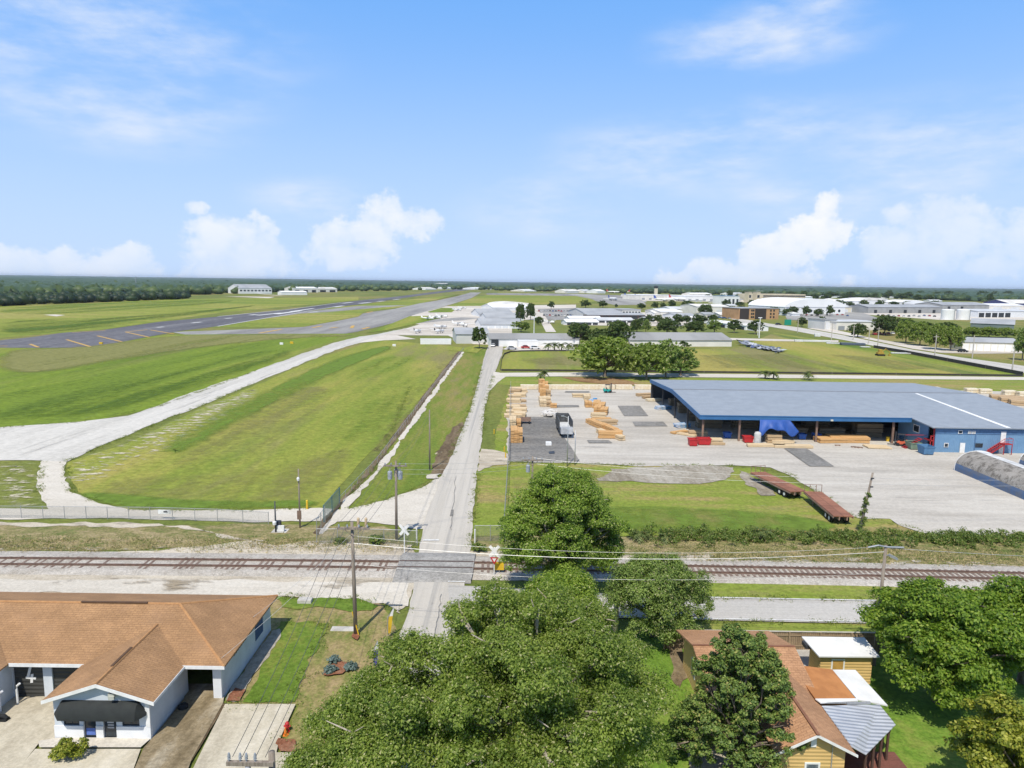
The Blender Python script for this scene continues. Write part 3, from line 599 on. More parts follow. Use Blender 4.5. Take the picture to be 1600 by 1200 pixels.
def crown_points(boughs, n, flat=.75, tuft=.22, per=26, shell=.55, r=rng):
    """boughs: (x,y,z,radius). Leaves in tufts, tufts on the outside of boughs"""
    b = np.array(boughs, float); wgt = b[:, 3] ** 2; wgt /= wgt.sum()
    k = max(1, n // per); ib = r.choice(len(b), k, p=wgt)
    d = r.normal(size=(k, 3)); d /= np.linalg.norm(d, axis=1)[:, None]; d[:, 2] = np.where(d[:, 2] < -.35, -d[:, 2], d[:, 2])
    rad = b[ib, 3] * (shell + (1.08 - shell) * r.random(k) ** .6)
    tc = b[ib, :3] + d * rad[:, None] * np.array([1, 1, flat])
    tr = tuft * b[ib, 3] ** .5 * r.uniform(.6, 1.5, k)
    it = np.repeat(np.arange(k), per)
    e = r.normal(size=(k * per, 3)); e /= np.linalg.norm(e, axis=1)[:, None]
    LAST['n'] = k * per; LAST['e'] = e * .75 + d[it] * .45
    return tc[it] + e * (r.random(k * per) ** .45 * tr[it])[:, None] * np.array([1, 1, .7])
def boughs_for(R, Rz, zc, n, br, lump=.25, ymul=1., r=rng, cone=0.):
    """bough centres through an ellipsoid crown of half-width R, half-height Rz"""
    out = []; g = math.pi * (3 - 5 ** .5)
    for i in range(n):
        u = 1 - 1.75 * (i + .5) / n                       # from the top to a bit under the middle
        a = g * i + r.uniform(-.4, .4); s = math.sqrt(max(0, 1 - u * u)); k = 1 + r.uniform(-lump, lump) - .12
        w = 1 - cone * (u + .75) / 1.75
        rr = br * r.uniform(.75, 1.3)
        out.append((math.cos(a) * s * (R - rr * .55) * k * w, math.sin(a) * s * (R - rr * .55) * k * ymul * w, zc + u * (Rz - rr * .5) * (1 + r.uniform(-lump, lump) * .5), rr))
    for i in range(max(2, n // 5)):                         # inner fill
        out.append((r.uniform(-.4, .4) * R, r.uniform(-.4, .4) * R, zc + r.uniform(-.2, .5) * Rz, br * 1.2))
    return out
def skeleton(boughs, h0, r0, lean=(0, 0), n=7, twig=True, r=random, splay=None):
    m = MB(); fork = Vector((lean[0], lean[1], h0))
    m.tube([(0, 0, -.2), (lean[0] * .3 + r.uniform(-.1, .1) * r0, lean[1] * .3, h0 * .5), fork], [r0 * 1.35, r0 * 1.02, r0 * .85], n)
    for i, b in enumerate(boughs):
        e = Vector(b[:3]); L = (e - fork).length
        if L < .3: continue
        q1 = fork.lerp(e, .38) + Vector((r.uniform(-.08, .08) * L, r.uniform(-.08, .08) * L, .05 * L)); q2 = fork.lerp(e, .72) + Vector((r.uniform(-.07, .07) * L, r.uniform(-.07, .07) * L, .06 * L))
        rr = r0 * r.uniform(.28, .48)
        m.tube([fork - Vector((0, 0, h0 * .08)), q1, q2, e], [rr, rr * .7, rr * .42, rr * .15], max(4, n - 2), cap=False)
        if twig:
            for k in range(3):
                d = Vector((r.uniform(-1, 1), r.uniform(-1, 1), r.uniform(-.1, 1))).normalized() * b[3] * r.uniform(.7, 1.1)
                m.tube([q2.lerp(e, r.random()), e + d * .5, e + d], [rr * .3, rr * .2, rr * .07], 4, cap=False)
    return m
def tree(name, label, cat, loc, boughs, nleaf, lsize, lm, h0, r0, bark=BARK, group=None, flat=.75, tuft=.42, per=26, shell=.55, up=.5, lean=(0, 0), twig=True, rotz=0, limbs=0):
    t = thing(name, label, cat, loc, rotz, group)
    sk = skeleton(boughs, h0, r0, lean, twig=twig)
    for _ in range(limbs):                                   # bare pale limbs that break through the foliage
        b = random.choice(boughs); d = Vector((random.uniform(-1, 1), random.uniform(-1.2, .5), random.uniform(.2, 1))).normalized(); c = Vector(b[:3])
        q = c + d * b[3] * .8; e = q + Vector((d.x + random.uniform(-.6, .6), d.y + random.uniform(-.6, .6), .3)).normalized() * b[3] * random.uniform(.5, .9)
        sk.tube([c, q, e], [.085, .06, .02], 5); sk.tube([q, q + Vector((random.uniform(-.6, .6), random.uniform(-.6, .3), .4)) * b[3] * .6], [.045, .012], 4)
    sk.build('trunk', bark, t, smooth=True)
    v, f = quads(crown_points(boughs, nleaf, flat, tuft, per, shell), lsize, up)
    mi = None
    npmesh('crown', v, f, lm, t, midx=mi)
    return t
def at(x, y): p = G(x, y); return (p.x, p.y, 0)

# --- big spreading oaks in the foreground
bo = boughs_for(7.7, 4.4, 5.7, 64, 1.25, .34) + [(4.0, 5.6, 6.4, 1.7), (2.6, 6.0, 6.9, 1.6), (5.2, 3.8, 5.2, 1.4), (.6, 5.8, 5.6, 1.5), (5.8, -3.5, 4.4, 1.5), (-3.5, -3.4, 4.2, 1.8), (5.6, .6, 4.4, 1.5), (.5, -4.6, 4.6, 1.7), (2.6, -5.0, 4.0, 1.6), (-1.6, -5.2, 3.8, 1.6), (1.2, -6.0, 3.2, 1.5), (.3, -2.8, 5.4, 1.8)]
bo = [b for b in bo if not (b[0] < -3.6 and b[1] > 1.2) and not (b[0] < -2.0 and b[1] > 4.2)]
oakA = tree('oak_tree', 'huge spreading oak filling the bottom centre, bare limbs showing through its crown', 'tree', (.7, 37.2, 0), bo, 330000, .078, [L_OAK], 2.6, .55, BARK_PALE, 'oaks around the crossing', tuft=.50, per=125, shell=.50, limbs=26)
bo = [(-.8, 0, 3.6, 1.9), (1.4, -.8, 4.2, 2.0), (.4, 1.6, 4.4, 1.7), (-2.2, .4, 3.0, 1.5), (.2, -2.4, 3.3, 2.0), (2.8, .8, 4.4, 1.8), (-1.5, -2.6, 2.6, 1.6), (2.6, -2.6, 4.0, 2.0), (-2.9, -2.0, 2.2, 1.2), (-.3, .3, 5.0, 1.3)]
tree('oak_tree', 'low dense oak at the left edge of the huge spreading oak, beside the dry lawn', 'tree', (-7.6, 36.4, 0), bo, 110000, .075, [L_OAK], 1.6, .3, BARK_PALE, 'oaks around the crossing', tuft=.46, per=110, limbs=6)
bo = boughs_for(2.6, 1.9, 6.3, 12, 1.2, .3)
tree('oak_tree', 'bright green young oak top rising at the back of the huge spreading oak', 'tree', (3.2, 45.5, 0), bo, 80000, .08, [leafmat('yellowish_oak_leaves', (.10, .18, .012), (.34, .43, .06), (.50, .50, .20), trans=.42)], 2.6, .3, BARK_PALE, 'oaks around the crossing', tuft=.5, per=110, limbs=5)  # young oak's own brighter, yellower leaf colour
bo = boughs_for(5.2, 4.9, 6.4, 46, 1.15, .30, cone=.12) + [(-3.8, 0, 3.0, 1.5), (3.6, -.6, 3.2, 1.5), (0, -2.6, 2.8, 1.6), (-4.3, -.6, 5.2, 1.3), (4.6, 0, 6.2, 1.2), (-1, -1.5, 10.4, 1.3), (1.2, 0, 10.6, 1.2)]
tree('oak_tree', 'tall dark green oak standing by the level crossing, thicker wire passing before it', 'tree', (4.7, 61.5, 0), bo, 200000, .088, [L_OAK2, L_OAK], 2.2, .4, BARK_PALE, 'oaks around the crossing', tuft=.50, per=120, limbs=12)
bo = boughs_for(3.7, 2.5, 3.9, 20, 1.15, .3) + [(3.6, -.4, 3.0, .9), (-3.2, 0, 3.3, .9), (2.0, -2.2, 2.0, 1.0), (-1.4, -2.4, 1.9, 1.0), (.4, -2.8, 1.5, 1.0), (2.9, -1.4, 2.4, .9)]
tree('oak_tree', 'small grey green oak over the side road, left of the brown roofed house', 'tree', (11.6, 53.6, 0), bo, 90000, .075, [L_GREY], 1.5, .24, BARK, 'oaks around the crossing', tuft=.42, per=90, limbs=6)
# --- cedar with upright tufts
bo = []
for i in range(58):
    u = (i + .5) / 58; z = .6 + 7.4 * u; rr = 3.5 * (1 - u) ** .62 + .3; a = i * 2.4 + random.uniform(-.4, .4); k = random.uniform(.72, 1.08)
    bo.append((math.cos(a) * rr * k, math.sin(a) * rr * k, z, random.uniform(.55, 1.05) * (1.15 - .4 * u)))
bo += [(0, 0, 2.5, 1.8), (0, 0, 4.2, 1.4), (0, 0, 6, .9), (.1, .1, 8.1, .5)]
tree('cedar_tree', 'dark shaggy cedar with upright tufts hiding the middle of the brown roofed house', 'tree', (13.2, 37.5, 0), bo, 90000, .08, [L_CEDAR], 1.6, .3, BARK, None, flat=1.45, tuft=.32, per=110, up=.25, shell=.45)
# --- bright maple on the right, yellow-green tree in the corner
bo = boughs_for(4.5, 3.3, 4.4, 40, 1.05, .34) + [(-3.4, 2.6, 4.6, 1.0), (-2.0, 3.4, 5.8, 1.0), (1, 3.6, 6.4, 1.0), (-3.2, -1, 3.6, 1.1), (-1.2, -3.2, 2.6, 1.3), (4.6, 1, 4.2, 1.2)]
tree('maple_tree', 'broad bright green maple right of the white roofed shed', 'tree', (29.4, 45.0, 0), bo, 90000, .115, [L_MAPLE], 1.8, .34, BARK, None, tuft=.50, per=90)
bo = boughs_for(4.0, 3.0, 4.2, 22, 1.1, .3)
tree('maple_tree', 'bright green maple cut by the right edge, beyond the broad one', 'tree', (37.0, 47.5, 0), bo, 42000, .12, [L_MAPLE], 1.8, .34, BARK, None, tuft=.50, per=90)
bo = boughs_for(3.4, 2.7, 3.7, 26, .9, .35)
tree('yellow_green_tree', 'yellow green leafy tree in the bottom right corner', 'tree', (27.4, 34.0, 0), bo, 46000, .105, [L_YEL], 1.2, .22, BARK, None, tuft=.38, per=80)
bo = [(0, 0, .55, .5), (.55, .1, .5, .4), (-.5, 0, .45, .42), (.2, -.3, .85, .35), (.75, .2, .9, .3), (-.2, .2, 1.0, .3)]
tree('yellow_shrub', 'yellow green shrub before the white fronted shop door', 'shrub', (-25.6, 37.9, 0), bo, 3600, .08, [L_YEL], .25, .05, BARK, None, tuft=.3, per=20, twig=False)
# --- bare forked trunk
m = MB(); m.tube([(0, 0, -.1), (.1, 0, 1.6), (.05, 0, 3.1)], [.26, .21, .17], 9); m.tube([(.05, 0, 2.9), (.6, .2, 4.3), (1.35, .3, 5.6)], [.15, .11, .05], 7); m.tube([(.0, 0, 2.9), (-.2, .1, 3.6)], [.13, .08], 7)
m.tube([(.7, .2, 4.4), (1.2, -.1, 4.8), (1.6, -.3, 4.9)], [.07, .05, .02], 5); m.tube([(.55, .2, 4.2), (.4, .3, 5.2)], [.07, .02], 5)
tag(m.build('dead_tree', BARK_PALE, loc=at(960, 991), smooth=True), 'pale bare forked trunk between the huge oak and the small grey green oak', 'tree')

# --- palms and shrubs
def palm(label, loc, h, s, n=16, group=None, droop=.9, dead=False, cat='palm'):
    t = thing('palm_tree', label, cat, loc, 0, group); m = MB()
    m.tube([(0, 0, -.1), (.06 * h, .02, h * .5), (.04 * h, 0, h)], [.2 * s ** .5 * .8, .16 * s ** .5 * .8, .17 * s ** .5 * .8], 8); m.build('trunk', BARK, t, smooth=True)
    V = []; Fc = []
    for i in range(n):
        a = i * 2.399 + random.uniform(-.2, .2); el = random.uniform(-.5, 1.15); L = s * random.uniform(.8, 1.1)
        p0 = np.array([.04 * h, 0, h]); d = np.array([math.cos(a), math.sin(a), 0]); side = np.array([-math.sin(a), math.cos(a), 0])
        prev = p0
        for k in range(1, 7):
            u = k / 6; q = p0 + d * L * u * math.cos(el * .6) + np.array([0, 0, L * (math.sin(el) * u - droop * u * u * .75)])
            wd = L * .30 * math.sin(math.pi * min(.97, u * .85 + .15))
            for sg in (-1, 1):
                o = len(V); tip = q + side * sg * wd + np.array([0, 0, -wd * .35]) + d * L * .06
                V += [prev, prev * .4 + q * .6, tip, prev * .75 + q * .25 + side * sg * wd * .5]; Fc.append([o, o + 1, o + 2, o + 3])
            prev = q
    npmesh('crown', np.array(V), np.array(Fc), L_PALM, t); return t
palm('small palm by the lumber yard back verge, beside a browned one', at(849, 601), 3.6, 2.2, 20)
palm('browned palm by the lumber yard back verge, beside a green one', at(843, 601), 3.0, 1.6, 12, droop=1.3)
palm('palm half hidden behind the broad bright green maple', (28.6, 51.5, 0), 4.4, 1.7, 22)
for i, (x, y, h, s) in enumerate([(998, 846, .9, 1.3), (1038, 848, .8, 1.2), (1012, 843, .7, 1.1), (1188, 845, 1.0, 1.5), (1200, 842, .7, 1.2), (1262, 843, .8, 1.3)]):
    palm(['palmetto clump nearest the tall dark oak in the rough strip', 'low palmetto second from the tall dark oak, beside dry grass', 'short palmetto squeezed between the two left ones in the rough strip', 'tall spiky palmetto in the middle of the hedge strip', 'short palmetto just right of the tall spiky one', 'palmetto left of the leaning vine covered pole'][i], at(x, y), h, s, 18, 'palmettos along the lot hedge', cat='palmetto')
palm('palmetto by the left approach to the crossing, in front of the gravel road', at(531, 849), .6, 1.3, 18, cat='palmetto')
def bush(name, label, loc, r, h, lm, n=1500, ls=.12, group=None, cat='bush'):
    bo = [(random.uniform(-.6, .6) * r, random.uniform(-.6, .6) * r, h * random.uniform(.35, .75), r * random.uniform(.35, .6)) for _ in range(8)]
    return tree(name, label, cat, loc, bo, n, ls, lm, h * .25, r * .05, BARK, group, flat=h / r * .7, tuft=.3, per=14, twig=False)
bush('bush', 'yellowing bush beside the left crossbuck sign', at(590, 850), .9, 1.0, [L_BUSH], 1600)
bush('bush', 'green bush at the foot of the stop post right of the main road', at(748, 862), .8, .7, [L_BUSH], 1200)
bush('bush', 'tall dark bush under the tall oak, by the end of the wire fence', at(798, 836), 1.6, 2.4, [L_OAK2], 4200)
bush('conical_tree', 'dark conical tree beside the open gateway at the far end of the main road', at(749, 545), 3.0, 9.0, [L_DARK], 2600, .45, cat='tree')
# hedge of wild growth along the lot: one mass of leaves
pts = []
for x in np.arange(985, 1610, 2.6):
    for k in range(4):
        if random.random() < .35 + .3 * math.sin(x * .045) * math.sin(x * .013 + 1): continue
        p = G(x + random.uniform(-3, 3), 835 + (x - 985) * .012 + random.uniform(-2, 9) + (random.uniform(0, 14) if k == 3 else 0) + (10 if 1340 < x < 1420 and k == 0 else 0)); pts.append((p.x, p.y, random.uniform(.0, .7) * (.6 + .6 * random.random()), random.uniform(.22, .7)))
v, f = quads(crown_points(pts, 60000, .9, .36, 18, .25), .085, .2)
tag(npmesh('hedge_growth', v, f, [L_BUSH]), 'tangled green hedge growth along the lot edge beside the railway', 'hedge', kind='stuff')
def tufts(name, label, px, n, size, lm, spread=.35, per=16, hmul=1., cat='weeds'):
    P0 = []; 
    (x0, y0, x1, y1) = px
    for _ in range(n):
        t = random.random(); x = x0 + (x1 - x0) * random.random(); p = G(x, y0 + (y1 - y0) * random.random() + 13 * (x - 800) / 800 * (1 if x > 800 else .3)); s = random.uniform(.4, 1.5)
        for _k in range(per): P0.append((p.x + random.gauss(0, spread * s), p.y + random.gauss(0, spread * s), abs(random.gauss(0, .22)) * hmul * s))
    c = np.array(P0); v, f = quads(c, size, -.1, .22)
    return tag(npmesh(name, v, f, lm), label, cat, kind='stuff')
tufts('weeds', 'low green weeds scattered along the railway verge', (-100, 843, 650, 862), 330, .11, [L_BUSH])
tufts('dry_grass', 'tawny dry grass along the left railway verge', (-100, 846, 620, 866), 420, .13, [S_blade])
tufts('weeds', 'green weeds between hedge and railway on the right', (985, 850, 1650, 874), 620, .10, [L_BUSH], hmul=1.1)
tufts('dry_grass', 'tall tawny grass between hedge and railway on the right', (1000, 850, 1700, 873), 330, .15, [S_blade], hmul=1.7)

def edge_tufts(name, label, lines, n, size, lm, wid=.35):
    P0 = []
    for px in lines:
        c = [G(*p) for p in px]; seg = [(a, b, (b - a).length) for a, b in zip(c, c[1:])]; T = sum(x[2] for x in seg)
        for _ in range(int(n * T)):
            u = random.random() * T
            for a, b, l in seg:
                if u <= l: break
                u -= l
            if math.sin(u * .9 + l) * math.sin(u * .31) < -.25: continue
            p = a.lerp(b, min(1, u / l)); s = random.uniform(.4, 1.4); ox_, oy_ = random.gauss(0, wid), random.gauss(0, wid)
            for _k in range(9): P0.append((p.x + ox_ + random.gauss(0, .16 * s), p.y + oy_ + random.gauss(0, .16 * s), .1 + abs(random.gauss(0, .09)) * s))
    c = np.array(P0); LAST.clear(); v, f = quads(c, size, .2, .3); return tag(npmesh(name, v, f, lm), label, 'weeds', kind='stuff')
edge_tufts('verge_weeds', 'ragged green grass tufts along the edges of road, tracks and yard', [[(606, 1050), (640, 950)], [(704, 715), (735, 640), (752, 578)], [(771, 588), (757, 640), (753, 680)], [(746, 740), (741, 800), (736, 858)], [(540, 797), (600, 783), (660, 762), (690, 742)], [(205, 797), (380, 798), (500, 794)], [(150, 785), (113, 768), (102, 722), (180, 690), (300, 640), (400, 598)], [(0, 669), (125, 660), (250, 635), (400, 580)], [(62, 770), (66, 722)],
    [(790, 723), (960, 727), (1140, 728), (1230, 740), (1290, 779), (1330, 806), (1405, 822), (1530, 839)], [(430, 932), (560, 938), (597, 947), (622, 966)], [(640, 605), (590, 727), (540, 782)], [(1010, 934), (1360, 939)], [(980, 972), (1360, 976)], [(440, 975), (512, 975), (505, 990), (470, 1070), (458, 1096)], [(355, 1104), (462, 1104), (440, 1160)]], 7, .085, [leafmat('verge_blades', (.10, .15, .02), (.24, .29, .055), (.40, .34, .14), trans=.2)])
# --- mid distance oaks, few thousand leaves, then copied
def midoak(nm, n, ls, lm, R, Rz, zc, nb, br, r0=.4, h0=3):
    bo = boughs_for(R, Rz, zc, nb, br, .25); t = thing(nm, '', 'tree', (0, 0, -500)); skeleton(bo, h0, r0, n=6, twig=False).build('trunk', BARK, t)
    v, f = quads(crown_points(bo, n, .95, .5, 20, .35), ls, .5); npmesh('crown', v, f, lm, t); return t
KIND = {'oak': midoak('oak_tree', 15000, .36, [L_OAK], 8, 5.2, 5.8, 34, 2.1), 'dark': midoak('oak_tree', 8000, .42, [L_DARK], 7, 5.2, 5.4, 28, 2.0),
        'grey': midoak('oak_tree', 6000, .34, [L_GREY], 5, 4.6, 5.4, 22, 1.5, .3), 'small': midoak('round_tree', 3200, .45, [L_DARK], 5, 3.9, 4.6, 18, 1.6, .3, 2.0)}
used = set()
def plant(kind, label, x, y, wpx, hpx_top, group=None, stretch=1.):
    """tree at ground pixel; width in photo pixels; top row"""
    p = G(x, y); h = HT(x, y, hpx_top); wm = wpx * MPP(x, y); k = KIND[kind]
    base = {'oak': (17, 11), 'dark': (15, 10.6), 'grey': (10.6, 10), 'small': (10.8, 8.6)}[kind]
    sc = (wm / base[0], wm / base[0], h / base[1])
    if kind in used: o = dup(k, (p.x, p.y, 0), random.uniform(0, 6.28), label, group, sc)
    else:
        used.add(kind); o = k; o.location = (p.x, p.y, 0); o.scale = sc; o['label'] = label; o.rotation_euler = (0, 0, random.uniform(0, 6))
        if group: o['group'] = group
    return o
gf = 'oaks behind the lumber yard'
plant('oak', 'broad green oak left of the oaks behind the lumber yard', 945, 589, 106, 531, gf)
plant('oak', 'dark round oak in the middle of the oaks behind the lumber yard', 1010, 593, 66, 540, gf)
plant('grey', 'slender grey green oak just right of the dark round one behind the lumber yard', 1040, 590, 48, 533, gf)
plant('grey', 'grey green oak at the right end of the oaks behind the lumber yard', 1063, 587, 56, 545, gf)
gd = 'dark oaks before the long white shed'
plant('dark', 'dark oak nearest the palm row before the long white shed', 905, 540, 48, 505, gd)
plant('dark', 'dark oak in the middle of the three before the long white shed', 938, 546, 44, 514, gd)
plant('dark', 'tall dark oak touching the left end of the long white shed', 965, 546, 48, 502, gd)
gm = 'lawn trees behind the long white shed'
for lab, k, x, y, wd, top in [('small oak with a clear trunk behind the long white shed, left of a pale one', 'dark', 995, 519, 23, 499), ('pale thin crowned tree behind the long white shed', 'grey', 1009, 520, 16, 500), ('wide low dark tree behind the middle of the long white shed', 'dark', 1042, 522, 42, 500),
        ('low dark tree behind the right end of the long white shed', 'dark', 1086, 521, 36, 502), ('pale leaved tree on the lawn right of the long white shed', 'grey', 1116, 520, 24, 500), ('round tree on the lawn between the pale leaved one and the white mast', 'small', 1147, 520, 24, 500), ('round dark tree just left of the tall white mast', 'small', 1180, 522, 27, 501)]:
    plant(k, lab, x, y, wd, top, gm)
gl = 'trees beside the far hangars'
for lab, k, x, y, wd, top in [('tall twin tree left of the hangar lane', 'dark', 813, 505, 18, 475), ('tree on the right of the twin tree by the hangar lane', 'dark', 829, 500, 17, 474), ('lower tree beside the hangar lane lamp', 'dark', 842, 508, 16, 495),
        ('round tree over the far car park', 'small', 861, 483, 12, 471), ('round tree left behind the brown fronted hangar', 'small', 915, 481, 19, 469), ('round tree right behind the brown fronted hangar', 'small', 942, 481, 17, 470), ('tiny dark tree behind the hangar row', 'small', 963, 481, 6, 475),
        ('leftmost tree of the row before the terminal', 'small', 1002, 484, 15, 474), ('second tree of the row before the terminal', 'small', 1023, 483, 13, 472), ('third tree of the row before the terminal', 'small', 1036, 482, 11, 473), ('fourth and tallest tree of the row before the terminal', 'small', 1050, 482, 14, 469),
        ('wide tree right of the row before the terminal', 'small', 1074, 482, 22, 470), ('large dark tree before the white hangars', 'dark', 1102, 494, 27, 476), ('lone slim tree on the apron left of the grey roofs', 'small', 747, 492, 6, 483)]:
    plant(k, lab, x, y, wd, top, gl)
bush('bush', 'yellow green round bush before the white door hangar row', at(814, 519), 5.5, 5.5, [L_BUSH], 1800, .5)
gr = 'trees along the right hand street'
for lab, k, x, y, wd, top in [('dark round tree left of the street grove', 'dark', 1340, 527, 32, 506), ('tree by the green sign on the street bank', 'small', 1253, 511, 17, 496), ('tree left of the low white warehouse', 'small', 1283, 510, 16, 495),
        ('tree at the upper left of the street grove', 'dark', 1382, 524, 40, 493), ('tree at the back of the street grove', 'dark', 1410, 522, 42, 498), ('tree behind the middle of the street grove', 'dark', 1440, 526, 44, 503), ('tree at the back right of the street grove', 'dark', 1478, 526, 40, 504),
        ('front left tree of the street grove', 'oak', 1415, 536, 34, 503), ('second front tree of the street grove', 'oak', 1437, 540, 38, 506), ('third front tree of the street grove', 'oak', 1462, 546, 36, 509), ('front right tree of the street grove', 'oak', 1485, 548, 36, 512),
        ('tree left behind the cream storage units', 'oak', 1520, 526, 32, 512), ('tree in the middle behind the cream storage units', 'oak', 1545, 527, 34, 512), ('tree right behind the cream storage units', 'oak', 1572, 528, 30, 513),
        ('tall tree at the right edge by the cream storage units', 'grey', 1597, 563, 26, 514)]:
    plant(k, lab, x, y, wd, top, gr)
for i, (x, lab) in enumerate([(856, 'browned palm at the left of the palm row'), (866, 'second palm of the palm row'), (877, 'third palm of the palm row'), (888, 'fourth palm of the palm row'), (899, 'fifth palm of the palm row'), (908, 'sixth palm of the palm row')]):
    palm(lab + ' before the long grey shed', at(x, 548), 2.6, 3.2, 14, 'palm row before the grey shed')
for x, y, lab in [(1195, 592, 'left stubby palm behind the blue roofed shed'), (1208, 593, 'middle stubby palm behind the blue roofed shed'), (1262, 594, 'right stubby palm behind the blue roofed shed')]:
    palm(lab, at(x, y), 2.0, 2.6, 18, 'stubby palms behind the shed')
for x, lab in [(985, 'hedge bush at the left of the long white shed wall'), (1018, 'second hedge bush along the long white shed wall'), (1037, 'third hedge bush along the long white shed wall'), (1070, 'round bush before the right half of the long white shed wall')]:
    bush('bush', lab, at(x, 545), 2.6, 3.2 if x == 1070 else 1.8, [L_DARK], 500, .4, 'bushes before the long white shed')

# ================================================================== FAR WOODS
L_WOOD = leafmat('wood_canopy', (.028, .055, .015), (.085, .125, .036), scale=.02, trans=.1)
ico = bmesh.new(); bmesh.ops.create_icosphere(ico, subdivisions=1, radius=1); iv = np.array([v.co for v in ico.verts]); ifc = np.array([[v.index for v in f.verts] for f in ico.faces]); ico.free()
def wood(name, label, pos, r, h, lm=L_WOOD):
    """pos (n,2), r radius, h height arrays: crowns as jittered lumps reaching to the ground"""
    n = len(pos); v = np.repeat(iv[None], n, 0) * (1 + rng.normal(0, .16, (n, len(iv), 1)))
    v = v * np.stack([r, r, h * .56], 1)[:, None, :]; v[:, :, 2] += (h * .46)[:, None]; v[:, :, :2] += pos[:, None, :]
    f = (ifc[None] + (np.arange(n) * len(iv))[:, None, None]).reshape(-1, 3)
    return tag(npmesh(name, v.reshape(-1, 3), f, [lm]), label, 'woodland', kind='stuff')
def between(top, bot, n, x0, x1, ymin=None):
    """random ground points between two pixel rows given as functions of x"""
    o = []
    for _ in range(n):
        x = random.uniform(x0, x1); a, b = top(x), bot(x)
        p = G(x, random.uniform(a, b)); o.append((p.x, p.y))
    return np.array(o)
hor = lambda x: 430.2 + x * .0138
# dark belt on the left
a = between(lambda x: 466 - x * .006, lambda x: 478.5 - x * .039, 420, -120, 292); k = len(a)
wood('woodland', 'dark dense belt of trees beyond the airfield on the left', a, rng.uniform(4, 7.5, k), rng.uniform(5.5, 11, k), leafmat('dark_wood_canopy', (.012, .025, .008), (.034, .058, .015), scale=.05, trans=.1))
# belt between field edge and the open horizon: dense lumps then canopy sheet
edge = lambda x: np.interp(x, [-200, 0, 290, 380, 470, 660, 700, 800, 1000, 1200, 1400, 1600, 1800], [466, 463, 461, 459, 457, 453.4, 452.2, 454.5, 459, 462, 467, 474, 478])
a = between(lambda x: hor(x) + (edge(x) - hor(x)) * .42, edge, 2600, -150, 1750); k = len(a); d = np.linalg.norm(a, axis=1)
wood('woodland', 'broad far woodland behind the airport', a, rng.uniform(5, 10, k) * (1 + d / 4000), rng.uniform(9, 15, k))
az_ = np.linspace(-60, 60, 600) * math.pi / 180; V = []; nr = 150
for i in range(nr):
    for a_ in az_:
        px = 800 + FPX * math.tan(a_); px = max(-500, min(2100, px)); e = edge(px); d0 = 28 * 1110 / (e - hor(px) + 1) * 1.25
        dist = d0 * (15000 / d0) ** (i / (nr - 1)) * random.uniform(.99, 1.01)
        V.append((math.sin(a_) * dist, math.cos(a_) * dist, 0))
V = np.array(V); nn = rng.random((nr, len(az_))); V[:, 2] = (6 + 9 * nn ** .7).ravel(); V[:len(az_), 2] = 2
big = np.sin(V[:, 0] / 700 + 2) * np.sin(V[:, 1] / 900) * 1.5; V[:, 2] += big
V[-len(az_) * 22:, 2] += np.repeat(np.linspace(0, 15, 22), len(az_))
na = len(az_); ii = np.arange((nr - 1) * na).reshape(nr - 1, na)[:, :-1].ravel(); fq = np.stack([ii, ii + 1, ii + na + 1, ii + na], 1)
tag(npmesh('woodland', V, fq, [leafmat('horizon_canopy', (.030, .060, .018), (.078, .118, .036), scale=.004, trans=.05)]), 'endless flat forest reaching the horizon', 'woodland', kind='stuff')
# ================================================================== RAILWAY, POLES, FENCES, SHOP, HOUSE
WOOD = mat('weathered_pole_wood', (.30, .255, .21), (.19, .155, .125), 1.2, .9, stretch=(6, 6, .4), bmp=.3)
TIE = mat('sleeper_wood', (.26, .20, .165), (.16, .115, .095), 2, .95, bmp=.4)
RAIL = mat('rusty_rail_steel', (.25, .165, .13), (.17, .115, .09), 3, .6, metal=.3)
STEEL = mat('galvanised_steel', (.46, .47, .48), (.36, .37, .38), 2, .45, metal=.5)
DKSTEEL = mat('dark_steel', (.06, .065, .075), (.04, .042, .05), 2, .5)
WHITE = mat('white_painted_metal', (.80, .80, .79), (.68, .68, .66), 1.5, .5)
WHITEW = mat('white_wall_paint', (.78, .79, .80), (.68, .69, .70), .7, .7)
GREYW = mat('pale_grey_siding', (.60, .64, .68), (.52, .56, .60), .8, .7)
BLACK = mat('black_paint', (.022, .024, .026), (.014, .015, .016), 2, .6)
CHAIN = meshwire('chain_link_mesh', (.30, .31, .30), .20)
TEALM = meshwire('green_mesh', (.12, .25, .26), .55)
CONC = mat('cast_concrete', (.55, .53, .49), (.42, .40, .37), 2, .9)
YEL = mat('yellow_paint_metal', (.72, .48, .03), (.60, .38, .03), 2, .5)
REDP = mat('red_paint', (.52, .03, .035), (.40, .03, .03), 2, .5)
INSUL = mat('grey_insulator', (.33, .36, .40), (.25, .27, .30), 4, .4)
BLUEP = mat('blue_paint', (.03, .12, .42), (.03, .09, .32), 2, .5)
SHINGLE = tiles('brown_shingles', (.42, .245, .122), (.37, .215, .108), (.29, .168, .088), .42, .20, 1, (0, 1), .95, .6, stain=(.33, .20, .115))
SHINGLE2 = tiles('rust_shingles', (.53, .30, .165), (.45, .25, .135), (.36, .19, .105), .42, .20, 1, (0, 1), .95, .6)
RIDGEC = mat('ridge_cap', (.46, .25, .11), (.38, .20, .09), 3, .9)
GLASS = glass()

